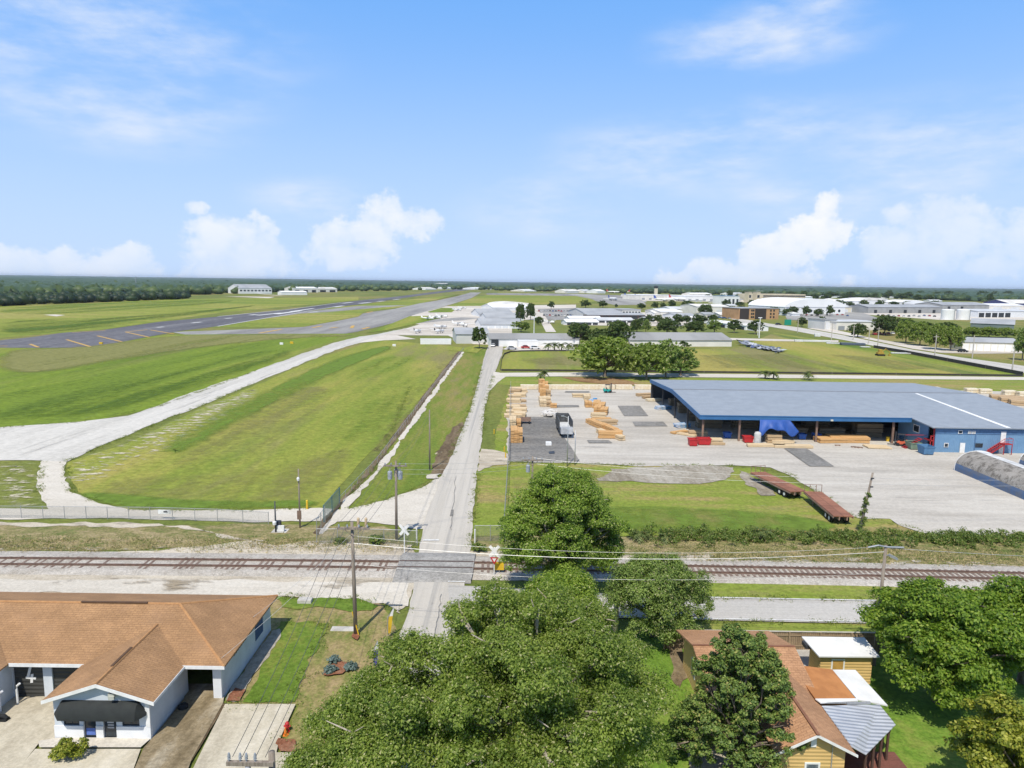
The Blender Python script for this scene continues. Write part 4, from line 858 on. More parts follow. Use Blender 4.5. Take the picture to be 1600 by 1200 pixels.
# --- ballast, rails, sleepers
rc = [G(*p) for p in ((-300, 879.5), (0, 882.5), (400, 885.2), (640, 886.6), (770, 888.5), (1060, 893.7), (1200, 897), (1600, 906), (1900, 913.5))]
pf = np.polyfit([p.x for p in rc], [p.y for p in rc], 3)
ry = lambda x: float(np.polyval(pf, x)); rs = lambda x: (ry(x + .5) - ry(x - .5))
XS = np.linspace(-78, 82, 161)
def along(off, z): return [(x - rs(x) * off, ry(x) + off, z) for x in XS]
b = MB(); prof = [(-2.7, .03), (-2.1, .17), (-1.7, .24), (1.7, .24), (2.2, .17), (3.4, .03)]
S_ballast = groundmat('rail_ballast', [(.40, .36, .31), (.52, .48, .43), (.60, .56, .51)], .15, 1.2, 9, 0, None, (.25, .3, .45), bmp=1.)
rows = [along(o + random.uniform(-.02, .02), z) for o, z in prof]
vs = [p for r in rows for p in r]; n = len(XS)
b.add(vs, [(i * n + j, i * n + j + 1, (i + 1) * n + j + 1, (i + 1) * n + j) for i in range(len(prof) - 1) for j in range(n - 1)])
o = b.build('rail_ballast', S_ballast); o['kind'] = 'structure'
cp = MB(); cxs = np.linspace(-10.95, -3.55, 9); cpro = [(-3.6, .06), (-3.2, .22), (-2.0, .435), (2.0, .435), (3.2, .24), (3.9, .06)]
cv = [(x - rs(x) * o_ + random.uniform(-.05, .05), ry(x) + o_ + random.uniform(-.06, .06), z) for o_, z in cpro for x in cxs]
cp.add(cv, [(i * 9 + j, i * 9 + j + 1, (i + 1) * 9 + j + 1, (i + 1) * 9 + j) for i in range(5) for j in range(8)])
o = cp.build('road_crossing_panel', S_cross); o['kind'] = 'structure'
trk = thing('railway_track', 'single rusty railway track on pale ballast crossing the whole view', 'railway track', (0, ry(0), 0))
def loc_(pts): return [(x, y - ry(0), z) for x, y, z in pts]
for off in (-.7525, .7525):
    m = MB(); a = loc_(along(off - .055, .30)); c = loc_(along(off + .055, .30)); 
    for lo, hi, w in ((.27, .30, .075), (.30, .41, .02), (.41, .455, .04)):
        p1 = loc_(along(off - w, lo)); p2 = loc_(along(off - w, hi)); p3 = loc_(along(off + w, hi)); p4 = loc_(along(off + w, lo))
        m.add(p1 + p2 + p3 + p4, [(i + k * n, i + 1 + k * n, i + 1 + (k + 1) * n, i + (k + 1) * n) for k in range(3) for i in range(n - 1)])
    m.build('rail', RAIL, trk)
xs = [x for x in np.arange(-76, 80, .56) if not -11.6 < x < -3.0]
xs.sort(key=lambda x: abs(x - 12) if x > -4 else 60 + abs(x)); near, rest = xs[:99], xs[99:]
mm = MB()
for k, x in enumerate(near + rest):
    m = MB() if k < 99 else mm
    z0 = .26 if x > -3 else (.218 + random.uniform(-.035, .03)); rot = math.atan(rs(x)) + random.uniform(-.03, .03); y = ry(x) - ry(0)
    m.box(x - .13, x + .13, y - 1.38 + random.uniform(-.1, .1), y + 1.38 + random.uniform(-.1, .1), .12, z0 + .03, 0, rot)
    if k < 99: m.build('sleeper', TIE, trk)
for off in (-.7525, .7525):
    m = MB(); fx = np.linspace(-10.9, -3.6, 12); k = len(fx); m.add([(x - rs(x) * (off + d), ry(x) - ry(0) + off + d, .447) for d in (-.16, .16) for x in fx], [(i, i + 1, k + i + 1, k + i) for i in range(k - 1)]); m.build('flangeway', mat('dark_flangeway', (.10, .085, .075), (.07, .06, .055), 2, .8), trk)
mm.build('sleepers', TIE, trk)['kind'] = 'stuff'
# dark tar spill by the track and small debris
sheet('tar_patch', [(424, 890.5), (440, 889.5), (470, 890), (488, 892), (476, 894.5), (455, 896.5), (430, 894)], mat('tar', (.03, .026, .024), (.06, .05, .045), 2, .8, world=True), 6, .1, .3)

# --- poles
POLETOP = {}
def pole(label, x, y, h, kind='cross', lean=(0, 0), r=.15, group=None, name='utility_pole', matr=WOOD, rotz=0, transformers=0, fused=True):
    t = thing(name, label, 'utility pole', (x, y, 0), rotz, group)
    m = MB(); m.tube([(0, 0, -.3), (lean[0] * .5, lean[1] * .5, h * .5), (lean[0], lean[1], h)], [r, r * .85, r * .68], 10); m.build('pole', matr, t, smooth=True)
    if kind in ('cross', 'double'):
        for zc in ([h - .45] if kind == 'cross' else [h - .35, h - 1.3]):
            m = MB(); m.box(-1.25, 1.25, -.18 - r, -.04 - r * .7, zc - .07, zc + .07); m.tube([(-.7, -.1 - r, zc - .05), (0, -r * .8, zc - .7)], .025, 5); m.tube([(.7, -.1 - r, zc - .05), (0, -r * .8, zc - .7)], .025, 5)
            ca = m.build('crossarm', matr, t)
            for xx in (-1.1, -.45, .45, 1.1):
                MB().lathe([(.03, zc + .07), (.03, zc + .14), (.075, zc + .15), (.06, zc + .22), (.075, zc + .23), (.04, zc + .32)], xx, -.11 - r, 8).build('insulator', INSUL, ca)
    for k in range(transformers):
        a = (-.55, .55, 0)[k]; m = MB(); m.lathe([(.02, h - 1.85), (.24, h - 1.83), (.25, h - 1.05), (.2, h - .98), (.06, h - .95), (.05, h - .7), (.02, h - .7)], a, -.35 - r if k < 2 else .4, 12); m.build('transformer', INSUL, t, smooth=False)
    POLETOP[label] = (x + lean[0], y + lean[1], h); return t
P1 = pole('dark wooden pole with crossarm on the dry lawn right of the shop', -12.14, 53.06, 9.4, 'cross', (-.15, 0), .17, transformers=0)
P2 = pole('wooden pole carrying three grey cans, left of the junction gravel', -12.3, 73.9, 8.9, 'cross', (0, .1), .16, transformers=3)
P3 = pole('tall thin pole beside the brown soil strip along the main road', -12.1, 103.1, 9.2, 'plain', r=.13)
P4 = pole('slim pole with a small white lamp on the rough grass left of the gate', -23.85, 77.54, 6.9, 'plain', r=.10)
m = MB(); m.lathe([(.03, 5.55), (.13, 5.6), (.17, 5.85), (.1, 6.0), (.03, 6.0)], 0, -.2, 10); m.build('lamp_head', WHITE, P4); m = MB(); m.box(-.22, .22, -.28, -.1, 1.1, 2.1); m.build('meter_box', mat('brown_box', (.22, .15, .11), rough=.7), P4)
P5 = pole('short dark pole with a white box at its foot, by the left gravel road', -26.1, 76.0, 3.6, 'plain', r=.10, matr=mat('dark_pole_wood', (.09, .10, .11), (.06, .065, .07), 2, .8)); m = MB(); m.lathe([(.05, .95), (.2, .98), (.22, 1.3), (.05, 1.4)], -.05, -.2, 10); m.build('meter_box', WHITE, P5)
y1 = pole('taller grey steel light pole at the corner of the yard asphalt', 8.65, 106.4, 7.9, 'plain', r=.09, matr=STEEL, name='light_pole'); m = MB(); m.tube([(0, 0, 7.6), (-.7, 0, 7.9)], .04, 6); m.box(-1.1, -.65, -.12, .12, 7.84, 7.98); m.build('lamp_head', STEEL, y1)
pole('shorter grey steel post beside the taller yard light pole', 9.9, 107.3, 5.6, 'plain', r=.08, matr=STEEL, name='light_pole')
P6 = pole('pole with climbing vines leaning right at the edge of the wild hedge', 40.0, 78.2, 7.2, 'plain', (.95, 0), .16)
for zz in (5.6, 6.6):
    m = MB(); m.box(.55 + zz * .03, .85 + zz * .03, -.25, -.1, zz - .06, zz + .06); m.build('bracket', DKSTEEL, P6)
vb = [(.13 * z + random.uniform(-.2, .25), random.uniform(-.2, .2), z, random.uniform(.18, .34)) for z in np.arange(.2, 4.8, .28)]
v, f = quads(crown_points(vb, 2600, 1, .3, 14, .3), .075, .1); npmesh('vine', v, f, [L_BUSH], P6)
# lamp pole by the side road: T of two pale bars and a cobra-head lamp
P7 = pole('weathered pole with two pale bars and a street lamp, behind the broad maple', 27.3, 49.6, 9.4, 'plain', (.1, 0), .15)
m = MB(); m.tube([(.1, -.1, 9.3), (-.5, -.1, 9.42), (-1.25, -.1, 9.25)], .06, 6); m.tube([(.1, -.1, 9.3), (1.35, -.1, 9.28)], .06, 6); m.build('crossarm', STEEL, P7)
m = MB(); m.tube([(.1, 0, 8.6), (.35, -.2, 8.75)], .035, 6); m.prism([(.3, 8.62), (.85, 8.35), (.95, 8.42), (.9, 8.52), (.35, 8.80)], -.28, -.05); m.build('street_lamp', STEEL, P7)
P8 = pole('pole with a white insulator showing above the tall dark oak', 2.6, 83.0, 7.4, 'cross', r=.14, transformers=1)
P9 = pole('pole with crossarm and insulators cut by the bottom edge beside the driveway', -9.55, 26.4, 9.0, 'plain', r=.19)
m = MB(); m.box(-1.75, .15, -.3, -.15, 8.55, 8.72); ca = m.build('crossarm', WOOD, P9)
for xx in (-1.65, -1.2, -.95, -.6): MB().lathe([(.03, 8.72), (.03, 8.8), (.07, 8.82), (.05, 8.9), (.07, 8.92), (.035, 9.08)], xx, -.22, 8).build('insulator', INSUL, ca)
MB().lathe([(.02, 8.15), (.12, 8.18), (.12, 8.5), (.03, 8.55)], -.9, -.22, 8).build('insulator', INSUL, ca)

WIRE = mat('dark_wire', (.10, .10, .10), rough=.6); WIREL = mat('pale_wire', (.58, .58, .57), rough=.45, metal=.3)
def wire(label, a, b, sag, r=.014, mtl=WIRE, group='overhead wires'):
    a, b = Vector(a), Vector(b); m = MB(); n = 18
    m.tube([a.lerp(b, i / n) - Vector((0, 0, sag * 4 * (i / n) * (1 - i / n))) - a for i in range(n + 1)], r, 5, cap=False)
    tag(m.build('overhead_wire', mtl, loc=a), label, 'wire', group)
for dx in (-1.1, -.45, .45, 1.1):
    wire('dark wire from the dry lawn pole to the bottom edge pole', (-12.3 + dx, 52.8, 9.2), (-10.4 + dx * .6, 26.2, 8.9), .5)
    wire('dark wire from the dry lawn pole to the pole with three grey cans', (-12.3 + dx, 52.8, 9.2), (-12.3 + dx, 73.7, 8.7), .35)
for dz, k in ((8.9, 0), (8.1, 1)):
    wire('wire from the three can pole to the thin pole by the soil strip', (-12.3, 73.9, dz), (-12.1, 103.1, dz), .5, .012)
for dz in (8.75, 8.1, 7.6):
    wire('pale wire from the three can pole across to the pole above the tall oak', (-12.3, 73.9, dz - .1), (2.6, 83, dz - 1.6), .3, .012, WIREL)
for dz in (7.2, 6.5):
    wire('pale wire from the pole above the tall oak towards the vine covered pole', (2.6, 83, dz), (40.8, 78.2, dz - .6), .6, .014, WIREL); wire('pale wire from the vine covered pole out past the right edge', (40.8, 78.2, dz - .6), (90, 84, dz - .2), .8, .014, WIREL)
wire('thicker pale cable passing before the tall dark oak', (-12.3, 53, 7.7), (27.4, 49.6, 8.9), .9, .02, WIREL); wire('thin pale cable above the thicker one before the tall dark oak', (-12.3, 53, 8.3), (27.4, 49.6, 9.3), .9, .009, WIREL)
wire('lowest pale cable before the tall dark oak', (-12.3, 53, 6.0), (27.4, 49.6, 7.3), .9, .009, WIREL)
wire('pale cable from the lamp pole out past the right edge', (27.4, 49.6, 9.2), (78, 50, 9.2), .8, .014, WIREL)
for k, (x0, x1) in enumerate(((-18.9, -12.3), (-21, -12.4), (-15.5, -12.2))):
    wire(['slack service wire dropping over the lawn to the shop corner', 'slack service wire dropping over the lawn to the shop roof', 'short slack wire from the dry lawn pole to the grass'][k], ((-12.25, 53, 8.5 - .5 * k)), ((-19.2, 50 - 6 * k, 2.9) if k < 2 else (-16.9, 57.8, .3)), .25, .012, WIREL)

# --- chain link fences
def fence(label, px, h, gap, n_extra=0, mesh=CHAIN, name='chain_link_fence', postm=STEEL, pr=.035, top=True, loc=None):
    pts = [G(*p) for p in px]; base = pts[0]; t = thing(name, label, 'fence', (base.x, base.y, 0))
    m = MB(); rail = MB(); L = 0
    for a, b in zip(pts, pts[1:]):
        a0, b0 = a - base, b - base; m.add([a0, b0, b0 + Vector((0, 0, h)), a0 + Vector((0, 0, h))], [(0, 1, 2, 3)]); rail.tube([a0 + Vector((0, 0, h)), b0 + Vector((0, 0, h))], pr * .7, 6)
        n = max(1, round((b - a).length / gap))
        for i in range(n + (1 if b is pts[-1] else 0)):
            p = a0.lerp(b0, i / n); MB().tube([p - Vector((0, 0, .1)), p + Vector((0, 0, h + .06))], pr, 6).build('post', postm, t)
    m.build('wire_mesh', mesh, t)
    if top: rail.build('top_rail', postm, t)
    return t
fence('long wire mesh fence along the left gravel road', [(-60, 810), (0, 810), (135, 811), (235, 812), (340, 815), (420, 820)], 1.5, 2.6)
t = thing('fence_sign', 'small white sign hanging on the left wire fence', 'sign', G(258, 812.4)); m = MB(); m.box(-.75, .75, -.06, -.03, .75, 1.25); m.build('sign_board', WHITE, t); m = MB(); m.box(-.1, .35, -.068, -.062, .92, 1.1); m.build('sign_print', DKSTEEL, t)
fence('wire mesh fence in the weeds left of the road, behind the crossbuck', [(495, 850), (560, 850), (600, 851), (652, 853)], 1.7, 2.5)
fence('wire mesh fence panel from the stop post to the tall oak', [(742, 846), (790, 846), (800, 846)], 1.8, 1.6)
fence('long wire fence with dark growth along the sand strip', [(495, 838), (508, 818)], 2.0, 2.2)
fence('long wire mesh fence running along the pale sand strip to the far hangar', [(530, 789), (590, 724), (640, 656), (690, 589), (725, 546)], 1.0, 3., mesh=meshwire('thin_mesh', (.30, .30, .28), .10))
fence('yard boundary fence of wire mesh between the verge and the lumber', [(787, 838), (792, 760), (795, 700), (797, 640), (798, 606)], 1.9, 3.)
gt = fence('bluish green mesh gate standing open across the gravel road', [(506, 817), (531, 787)], 2.1, 3.2, mesh=TEALM, name='mesh_gate', postm=mat('teal_metal', (.10, .2, .21)), pr=.06)
gt['category'] = 'gate'
def post(name, label, x, y, h, r, m_, cat='post', group=None, top=None):
    t = MB(); t.lathe([(r, -.1), (r, h - r * .5), (r * .6, h), (.005, h + .01)], 0, 0, 10)
    return tag(t.build(name, m_, loc=at(x, y), smooth=False), label, cat, group)
post('bollard', 'yellow bollard on the meadow edge left of the mesh gate', 480, 796, 1.2, .13, YEL, 'bollard')
post('marker_post', 'white marker post left of the main road behind the crossbuck', 651, 848, 1.6, .07, WHITE, group='white road posts'); post('marker_post', 'white marker post right of the main road at the fence end', 742, 849, 1.6, .07, WHITE, group='white road posts')
for i, (x, y) in enumerate(((560, 826), (572, 826))): post('gate_keypad_post', ['left tan post beside the gravel approach to the mesh gate', 'right tan post beside the gravel approach to the mesh gate'][i], x, y, 1.3, .16, mat('tan_paint', (.58, .45, .30)), 'post', 'tan gate posts')
for i, (x, y) in enumerate(((772, 678), (788, 706), (790, 716))): post('marker_post', ['small yellow post on the verge beside the far lumber rows', 'small orange post at the lumber yard entrance corner', 'lower orange post at the lumber yard entrance'][i], x, y, .9, .1, YEL, 'post', 'verge posts')
# signal cabinets by the left pole
t = thing('electric_cabinet', 'small grey cabinet cluster beside the short dark pole', 'cabinet', at(438, 829)); m = MB(); m.box(-.5, .1, -.3, .2, 0, 1.15); m.build('cabinet_box', DKSTEEL, t); m = MB(); m.box(-.2, .6, -.6, -.35, .1, .75); m.build('white_box', WHITE, t); m = MB(); m.box(-.8, .9, -.8, .5, -.05, .06); m.build('base_slab', CONC, t)
# crossbucks
def crossbuck(label, x, y, h, yld=False):
    t = thing('crossbuck_sign', label, 'railway sign', at(x, y), 0, 'crossbuck signs'); m = MB(); m.tube([(0, 0, -.1), (0, 0, h)], .055, 8); m.build('post', WHITE, t)
    for s in (1, -1):
        m = MB(); c, sn = math.cos(.86), math.sin(.86) * s; L, W = .68, .14; zc = h - .35; y0 = -.08 - (.02 if s > 0 else .05)
        q = [(L * c - W * -sn * 1, zc + L * sn - 0), ]
        pr = [(dx * c - dz * sn, zc + dx * sn + dz * c) for dx, dz in ((-L, -W), (L, -W), (L, W), (-L, W))]
        m.prism(pr, y0, y0 + .02); bl = m.build('crossbuck_blade', WHITE, t)
        pr = [(dx * c - dz * sn, zc + dx * sn + dz * c) for dx, dz in ((-L * .8, -.05), (-L * .28, -.05), (-L * .28, .05), (-L * .8, .05))]
        if not yld: continue
    if yld:
        m = MB(); m.prism([(-.42, h - .95), (.42, h - .95), (0, h - 1.68)], -.1, -.08); yb = m.build('yield_sign', REDP, t)
        m = MB(); m.prism([(-.2, h - 1.07), (.2, h - 1.07), (0, h - 1.42)], -.112, -.102); m.build('yield_centre', WHITE, yb)
    return t
crossbuck('white crossbuck on a white post left of the main road beyond the rails', 632, 866, 3.0); crossbuck('white crossbuck above a red bordered yield sign, right of the crossing', 772, 902, 3.0, True)
t = thing('crossing_sign', 'yellow warning panel behind the crossbuck with the yield sign', 'sign', at(780, 899)); m = MB(); m.box(-.45, .45, -.02, .02, .55, 1.35); m.build('sign_board', YEL, t); m = MB(); m.tube([(0, .04, 0), (0, .04, 1.3)], .04, 6); m.build('post', STEEL, t)
# flags, guy guard, hydrant, slab
def feather(label, x, y, h, m1, m2, lean):
    t = thing('feather_flag', label, 'feather flag', at(x, y), .35); m = MB(); m.tube([(0, 0, 0), (0, 0, h * .7), (lean, 0, h)], .03, 6); m.build('flag_pole', STEEL, t)
    n = 12; L = [(0, h * .16 + i * h * .84 / n) for i in range(n + 1)]
    Rr = [(lean * (i / n) ** 3 + .30 * math.sin(math.pi * min(1, .18 + i / n * .82)) ** .6 * (1 if i < n else .1), z) for i, (_, z) in enumerate(L)]
    for (i0, i1, mm_) in ((0, 8, m1), (8, n, m2)):
        k = [(lean * (i / n) ** 3, L[i][1]) for i in range(i0, i1 + 1)] + [Rr[i] for i in range(i1, i0 - 1, -1)]
        MB().prism(k, -.012, .012).build('flag_cloth', mm_, t)
feather('yellow feather flag with a pale tip beside the main road', 606, 997, 2.5, YEL, WHITE, .5); feather('purple and white feather flag at the edge of the huge oak', 584, 1047, 2.2, mat('purple_cloth', (.10, .08, .34)), WHITE, .3)
tag(MB().box(-1.05, 1.05, -.35, .35, 0, .12).box(-.95, .95, -.25, .25, .121, .16).build('concrete_planter', CONC, loc=at(538, 984), bevel=.02), 'low pale concrete slab left of the dry lawn pole', 'slab')
tag(MB().tube([(0, 0, .05), (-.55, .2, 2.0)], .05, 8).build('guy_guard', YEL, loc=at(561, 995)), 'yellow guy wire guard at the foot of the dry lawn pole', 'guy guard')
t = thing('fire_hydrant', 'red fire hydrant at the right edge of the driveway', 'hydrant', at(449, 1143)); t.scale = (.78, .78, .78); MB().lathe([(.22, 0), (.22, .06), (.15, .08), (.15, .62), (.19, .64), (.17, .74), (.08, .84), (.03, .9)], 0, 0, 12).build('barrel', REDP, t, smooth=False); MB().tube([(-.27, 0, .48), (.27, 0, .48)], .075, 8).build('side_outlet', REDP, t); MB().tube([(0, -.27, .42), (0, 0, .42)], .09, 8).build('front_outlet', REDP, t)
tag(MB().lathe([(.22, 0), (.22, .03), (.11, .05), (.03, .5), (.02, .5)], 0, 0, 12).build('traffic_cone', mat('orange_plastic', (.8, .22, .03)), loc=at(446, 1148)), 'orange cone leaning by the red hydrant', 'traffic cone')
tag(MB().box(-.6, .6, -.35, .35, 0, .4).build('utility_box', CONC, loc=at(477, 942), bevel=.03), 'small pale concrete box at the top of the lawn', 'box')
for i, (x, y) in enumerate(((515, 1053), (547, 1048), (522, 1037))):
    bo = [(0, 0, .3, .3), (.2, .1, .35, .22)]; tree('agave_plant', ['left blue grey plant in the red mulch bed', 'right blue grey plant in the red mulch bed', 'back blue grey plant in the red mulch bed'][i], 'plant', at(x, y), bo, 500, .1, [leafmat('blue_grey_leaves', (.10, .15, .14), (.22, .30, .29))], .1, .04, BARK, 'plants in the red mulch', twig=False)

# ------------------------------------------------------------------ AUTO SHOP
SX0, SX1, SYF, SYB, SE, SR = -46., -19.1, 44.0, 53.7, 2.85, 4.55
shop = thing('auto_shop', 'low white auto shop under a broad brown shingle roof', 'shop', (-27, 44, 0)); ox, oy = -27, 44
def L_(x, y, z=0): return (x - ox, y - oy, z)
wl = MB()
def wall_x(x0, x1, y, z0, z1, th=.2, m=0, mb=wl): mb.box(x0 - ox, x1 - ox, y - oy, y - oy + th, z0, z1, m)
def wall_y(x, y0, y1, z0, z1, th=.2, m=0, mb=wl): mb.box(x - ox, x - ox + th, y0 - oy, y1 - oy, z0, z1, m)
wall_y(SX1 - .2, SYF + .2, SYB, 0, SE); wall_x(SX0, SX1 - .2, SYB - .2, 0, SE - .05); wall_x(-19.65, SX1, SYF, 0, SE, m=1)       # right wall, back wall, white pillar
wall_x(-30.95, -30.35, SYF, 0, SE); wall_x(-33.2, -32.95, SYF, 0, SE); wall_x(-21.9, -19.65, SYF + .005, 2.45, SE - .01); wall_x(-32.95, -30.95, SYF + .005, 2.5, SE - .01); wall_x(-30.35, -27.5, SYF + .005, 2.5, SE - .01)
# left projection (mostly out of the picture)
wall_y(-33.2, 39.75, 43.995, 0, SE); wall_x(-39, -33.2, 39.75, 0, SE)
PX0, PX1, PYF = -27.5, -21.7, 39.75
wall_y(PX1 - .2, PYF + .2, SYF + .8, 0, 2.84); wall_y(PX0, PYF + .2, SYF + .8, 0, 2.84)
for a, b_ in ((PX0, -26.95), (-26.0, -25.75), (-25.0, -24.55), (-23.75, -23.4), (-22.35, PX1)): wall_x(a, b_, PYF, .95, 2.2)
wl.prism([(PX0 - ox, 2.2), (PX1 - ox, 2.2), (PX1 - ox, 2.84), (-24.6 - ox, 3.86), (PX0 - ox, 2.84)], PYF - oy, PYF - oy + .2)
wl.build('wall', [GREYW, WHITEW], shop)
m = MB()
for a, b_ in ((PX0 - .03, -25.75), (-25.0, -24.55), (-23.75, PX1 + .03)): wall_x(a, b_, PYF - .05, 0, .95, .24, 0, m)
m.build('white_dado', WHITEW, shop)
m = MB(); wall_x(PX1 - .22, PX1 + .04, PYF - .07, .96, 2.8, .1, 0, m); m.build('corner_board', WHITE, shop)
for a, b_ in ((-26.95, -26.0), (-23.4, -22.35)):
    wd = MB(); wall_x(a + .06, b_ - .06, PYF + .08, 1.0, 2.15, .03, 0, wd); pane = None
    fr = MB(); wall_x(a, b_, PYF + .05, .95, 1.0, .1, 0, fr); wall_x(a, b_, PYF + .05, 2.15, 2.2, .1, 0, fr); wall_x(a, a + .06, PYF + .05, 1.0, 2.15, .1, 0, fr); wall_x(b_ - .06, b_, PYF + .05, 1.0, 2.15, .1, 0, fr); wall_x((a + b_) / 2 - .02, (a + b_) / 2 + .02, PYF + .06, 1.0, 2.15, .015, 0, fr)
    w_ = fr.build('window', DKSTEEL, shop); wd.build('pane', GLASS, w_)
for k, (a, b_) in enumerate(((-25.75, -25.0), (-24.55, -23.75))):
    m = MB(); wall_x(a, b_, PYF + .1, .05, 2.2, .05, 0, m); d = m.build('door', DKSTEEL, shop); m = MB(); wall_x(a + .1, b_ - .1, PYF + .075, .2, 2.05, .02, 0, m); m.build('pane', GLASS, d)
    m = MB()
    if k == 0: wall_x(a + .1, b_ - .1, PYF + .065, .3, .75, .008, 0, m); m.build('poster', mat('blue_print', (.12, .2, .55)), d)
    else:
        for r_ in range(5): wall_x(a + .2 + .03 * (r_ % 2), b_ - .2, PYF + .065, .75 + r_ * .17, .85 + r_ * .17, .008, 0, m)
        m.build('notice', mat('pale_print', (.45, .46, .48)), d)
# barrel awning with rounded ends
m = MB(); n = 10; k = 12; xs_ = []
for i in range(k + 1):
    u = i / k * 2 - 1; wd = 1 - max(0, abs(u) - .80) / .20; ed = math.sqrt(max(0, 1 - (max(0, abs(u) - .80) / .20) ** 2)); xs_.append((u * 2.78, ed))
V = []
for u, ed in xs_:
    for j in range(n + 1):
        a = math.pi / 2 * j / n; V.append((-24.6 - ox + u, PYF - oy - .02 - .62 * math.sin(a) * (.25 + .75 * ed), 1.66 + (.14 + .86 * ed) * math.cos(a) * .98 + (1 - ed) * .12))
m.add(V, [(i * (n + 1) + j, i * (n + 1) + j + 1, (i + 1) * (n + 1) + j + 1, (i + 1) * (n + 1) + j) for i in range(k) for j in range(n)])
aw = m.build('awning', mat('black_canvas', (.030, .034, .033), (.024, .027, .027), 2, .8), shop); sd = aw.modifiers.new('thick', 'SOLIDIFY'); sd.thickness = .03
m = MB(); m.box(-23.98 - ox, -23.62 - ox, PYF - oy - .3, PYF - oy, 3.0, 3.22); m.box(-23.9 - ox, -23.55 - ox, PYF - oy - .42, PYF - oy - .301, 2.92, 3.12); m.build('flood_light', mat('light_box', (.45, .46, .40)), shop)
m = MB(); wall_y(PX1, 40.6, 42.2, 2.42, 2.62, .03, 0, m); m.build('wall_sign', mat('dark_red_print', (.14, .05, .05)), shop); m = MB(); wall_y(SX1, 50.3, 51.9, .9, 2.1, .03, 0, m); m.build('wall_sign', mat('blue_sign', (.05, .10, .22)), shop)
m = MB()
for kk in range(9): wall_y(SX1, 46.2 + kk * .34, 46.42 + kk * .34, 1.95 + .012 * kk, 2.1 + .02 * (kk % 3), .015, 0, m)
m.build('wall_lettering', DKSTEEL, shop)
# roof: hip main body, ridge cap, gable over the front
OV = .42
def pln(p): return [L_(*q) for q in p]
ER, EF, EB, EZ = SX1 + .5, SYF - .6, SYB + .35, SE - .04
ap = (-23.9, 48.75, SR); rl = (SX0, 48.75, SR)
rf = MB(); rf.slab(pln([(SX0, EF, EZ), (ER, EF, EZ), ap, rl]), .12); rf.slab(pln([(ER, EB, EZ), (SX0, EB, EZ), rl, ap]), .12); rf.slab(pln([(ER, EF, EZ), (ER, EB, EZ), ap]), .12)
roof = rf.build('roof', SHINGLE, shop)
RZ = 3.92; gx = -24.6; m = MB(); by = EF + (RZ - EZ) / (SR - EZ) * (48.75 - EF) + .1
gl_, gr_ = PX0 - .4, PX1 + .5; gz = 2.80
m.slab(pln([(gl_, PYF - .4, gz), (gx, PYF - .4, RZ), (gx, by, RZ), (gl_, EF + .15, gz)]), .1); m.slab(pln([(gx, PYF - .4, RZ), (gr_, PYF - .4, gz), (gr_, EF + .15, gz), (gx, by, RZ)]), .1); m.build('porch_roof', SHINGLE, shop)
m = MB(); gl2 = -33.2 + .45; m.slab(pln([(-36.1, PYF - .4, RZ), (gl2, PYF - .4, gz), (gl2, EF + .15, gz), (-36.1, by, RZ)]), .1); m.slab(pln([(-39.5, PYF - .4, gz), (-36.1, PYF - .4, RZ), (-36.1, by, RZ), (-39.5, EF + .15, gz)]), .1); m.build('porch_roof', SHINGLE, shop)
m = MB()
for a, b_, up in ((rl, ap, 1), (ap, (ER, EF, EZ), 1), (ap, (ER, EB, EZ), 1), ((gx, PYF - .4, RZ), (gx, by - .1, RZ), 1)):
    A, B = Vector(L_(*a)), Vector(L_(*b_)); m.tube([A + Vector((0, 0, .0)), B + Vector((0, 0, .0))], .085, 6)
m.build('ridge_cap', RIDGEC, shop)
m = MB(); m.box(gx - ox - .14, gx - ox + .02, 41.2 - oy, 43.5 - oy, RZ + .06, RZ + .12); m.box(-31 - ox, -26.2 - ox, 48.6 - oy, 48.78 - oy, SR + .06, SR + .12); m.build('ridge_vent', mat('vent_brown', (.12, .07, .04)), shop)
for a, b_, z in ((gl2 + .05, gl_ + .3, EZ), (gr_ - .3, ER + .02, EZ)): MB().box(a - ox, b_ - ox, EF - oy - .04, EF - oy - .002, z - .2, z + .03).build('white_fascia', WHITE, shop)
m = MB()
for a, b_ in (((gl_ - .03, PYF - .44, gz), (gx, PYF - .44, RZ)), ((gx, PYF - .44, RZ), (gr_ + .03, PYF - .44, gz))):
    A, B = L_(*a), L_(*b_); m.add([A, B, (B[0], B[1], B[2] - .22), (A[0], A[1], A[2] - .22)] + [(p[0], p[1] + .035, p[2]) for p in (A, B, (B[0], B[1], B[2] - .22), (A[0], A[1], A[2] - .22))], [(0, 1, 2, 3), (7, 6, 5, 4), (0, 4, 5, 1), (1, 5, 6, 2), (2, 6, 7, 3), (3, 7, 4, 0)])
m.box(gr_ - ox, gr_ - ox + .035, PYF - oy - .4, EF - oy + .1, gz - .17, gz + .01); m.build('barge_board', WHITE, shop)
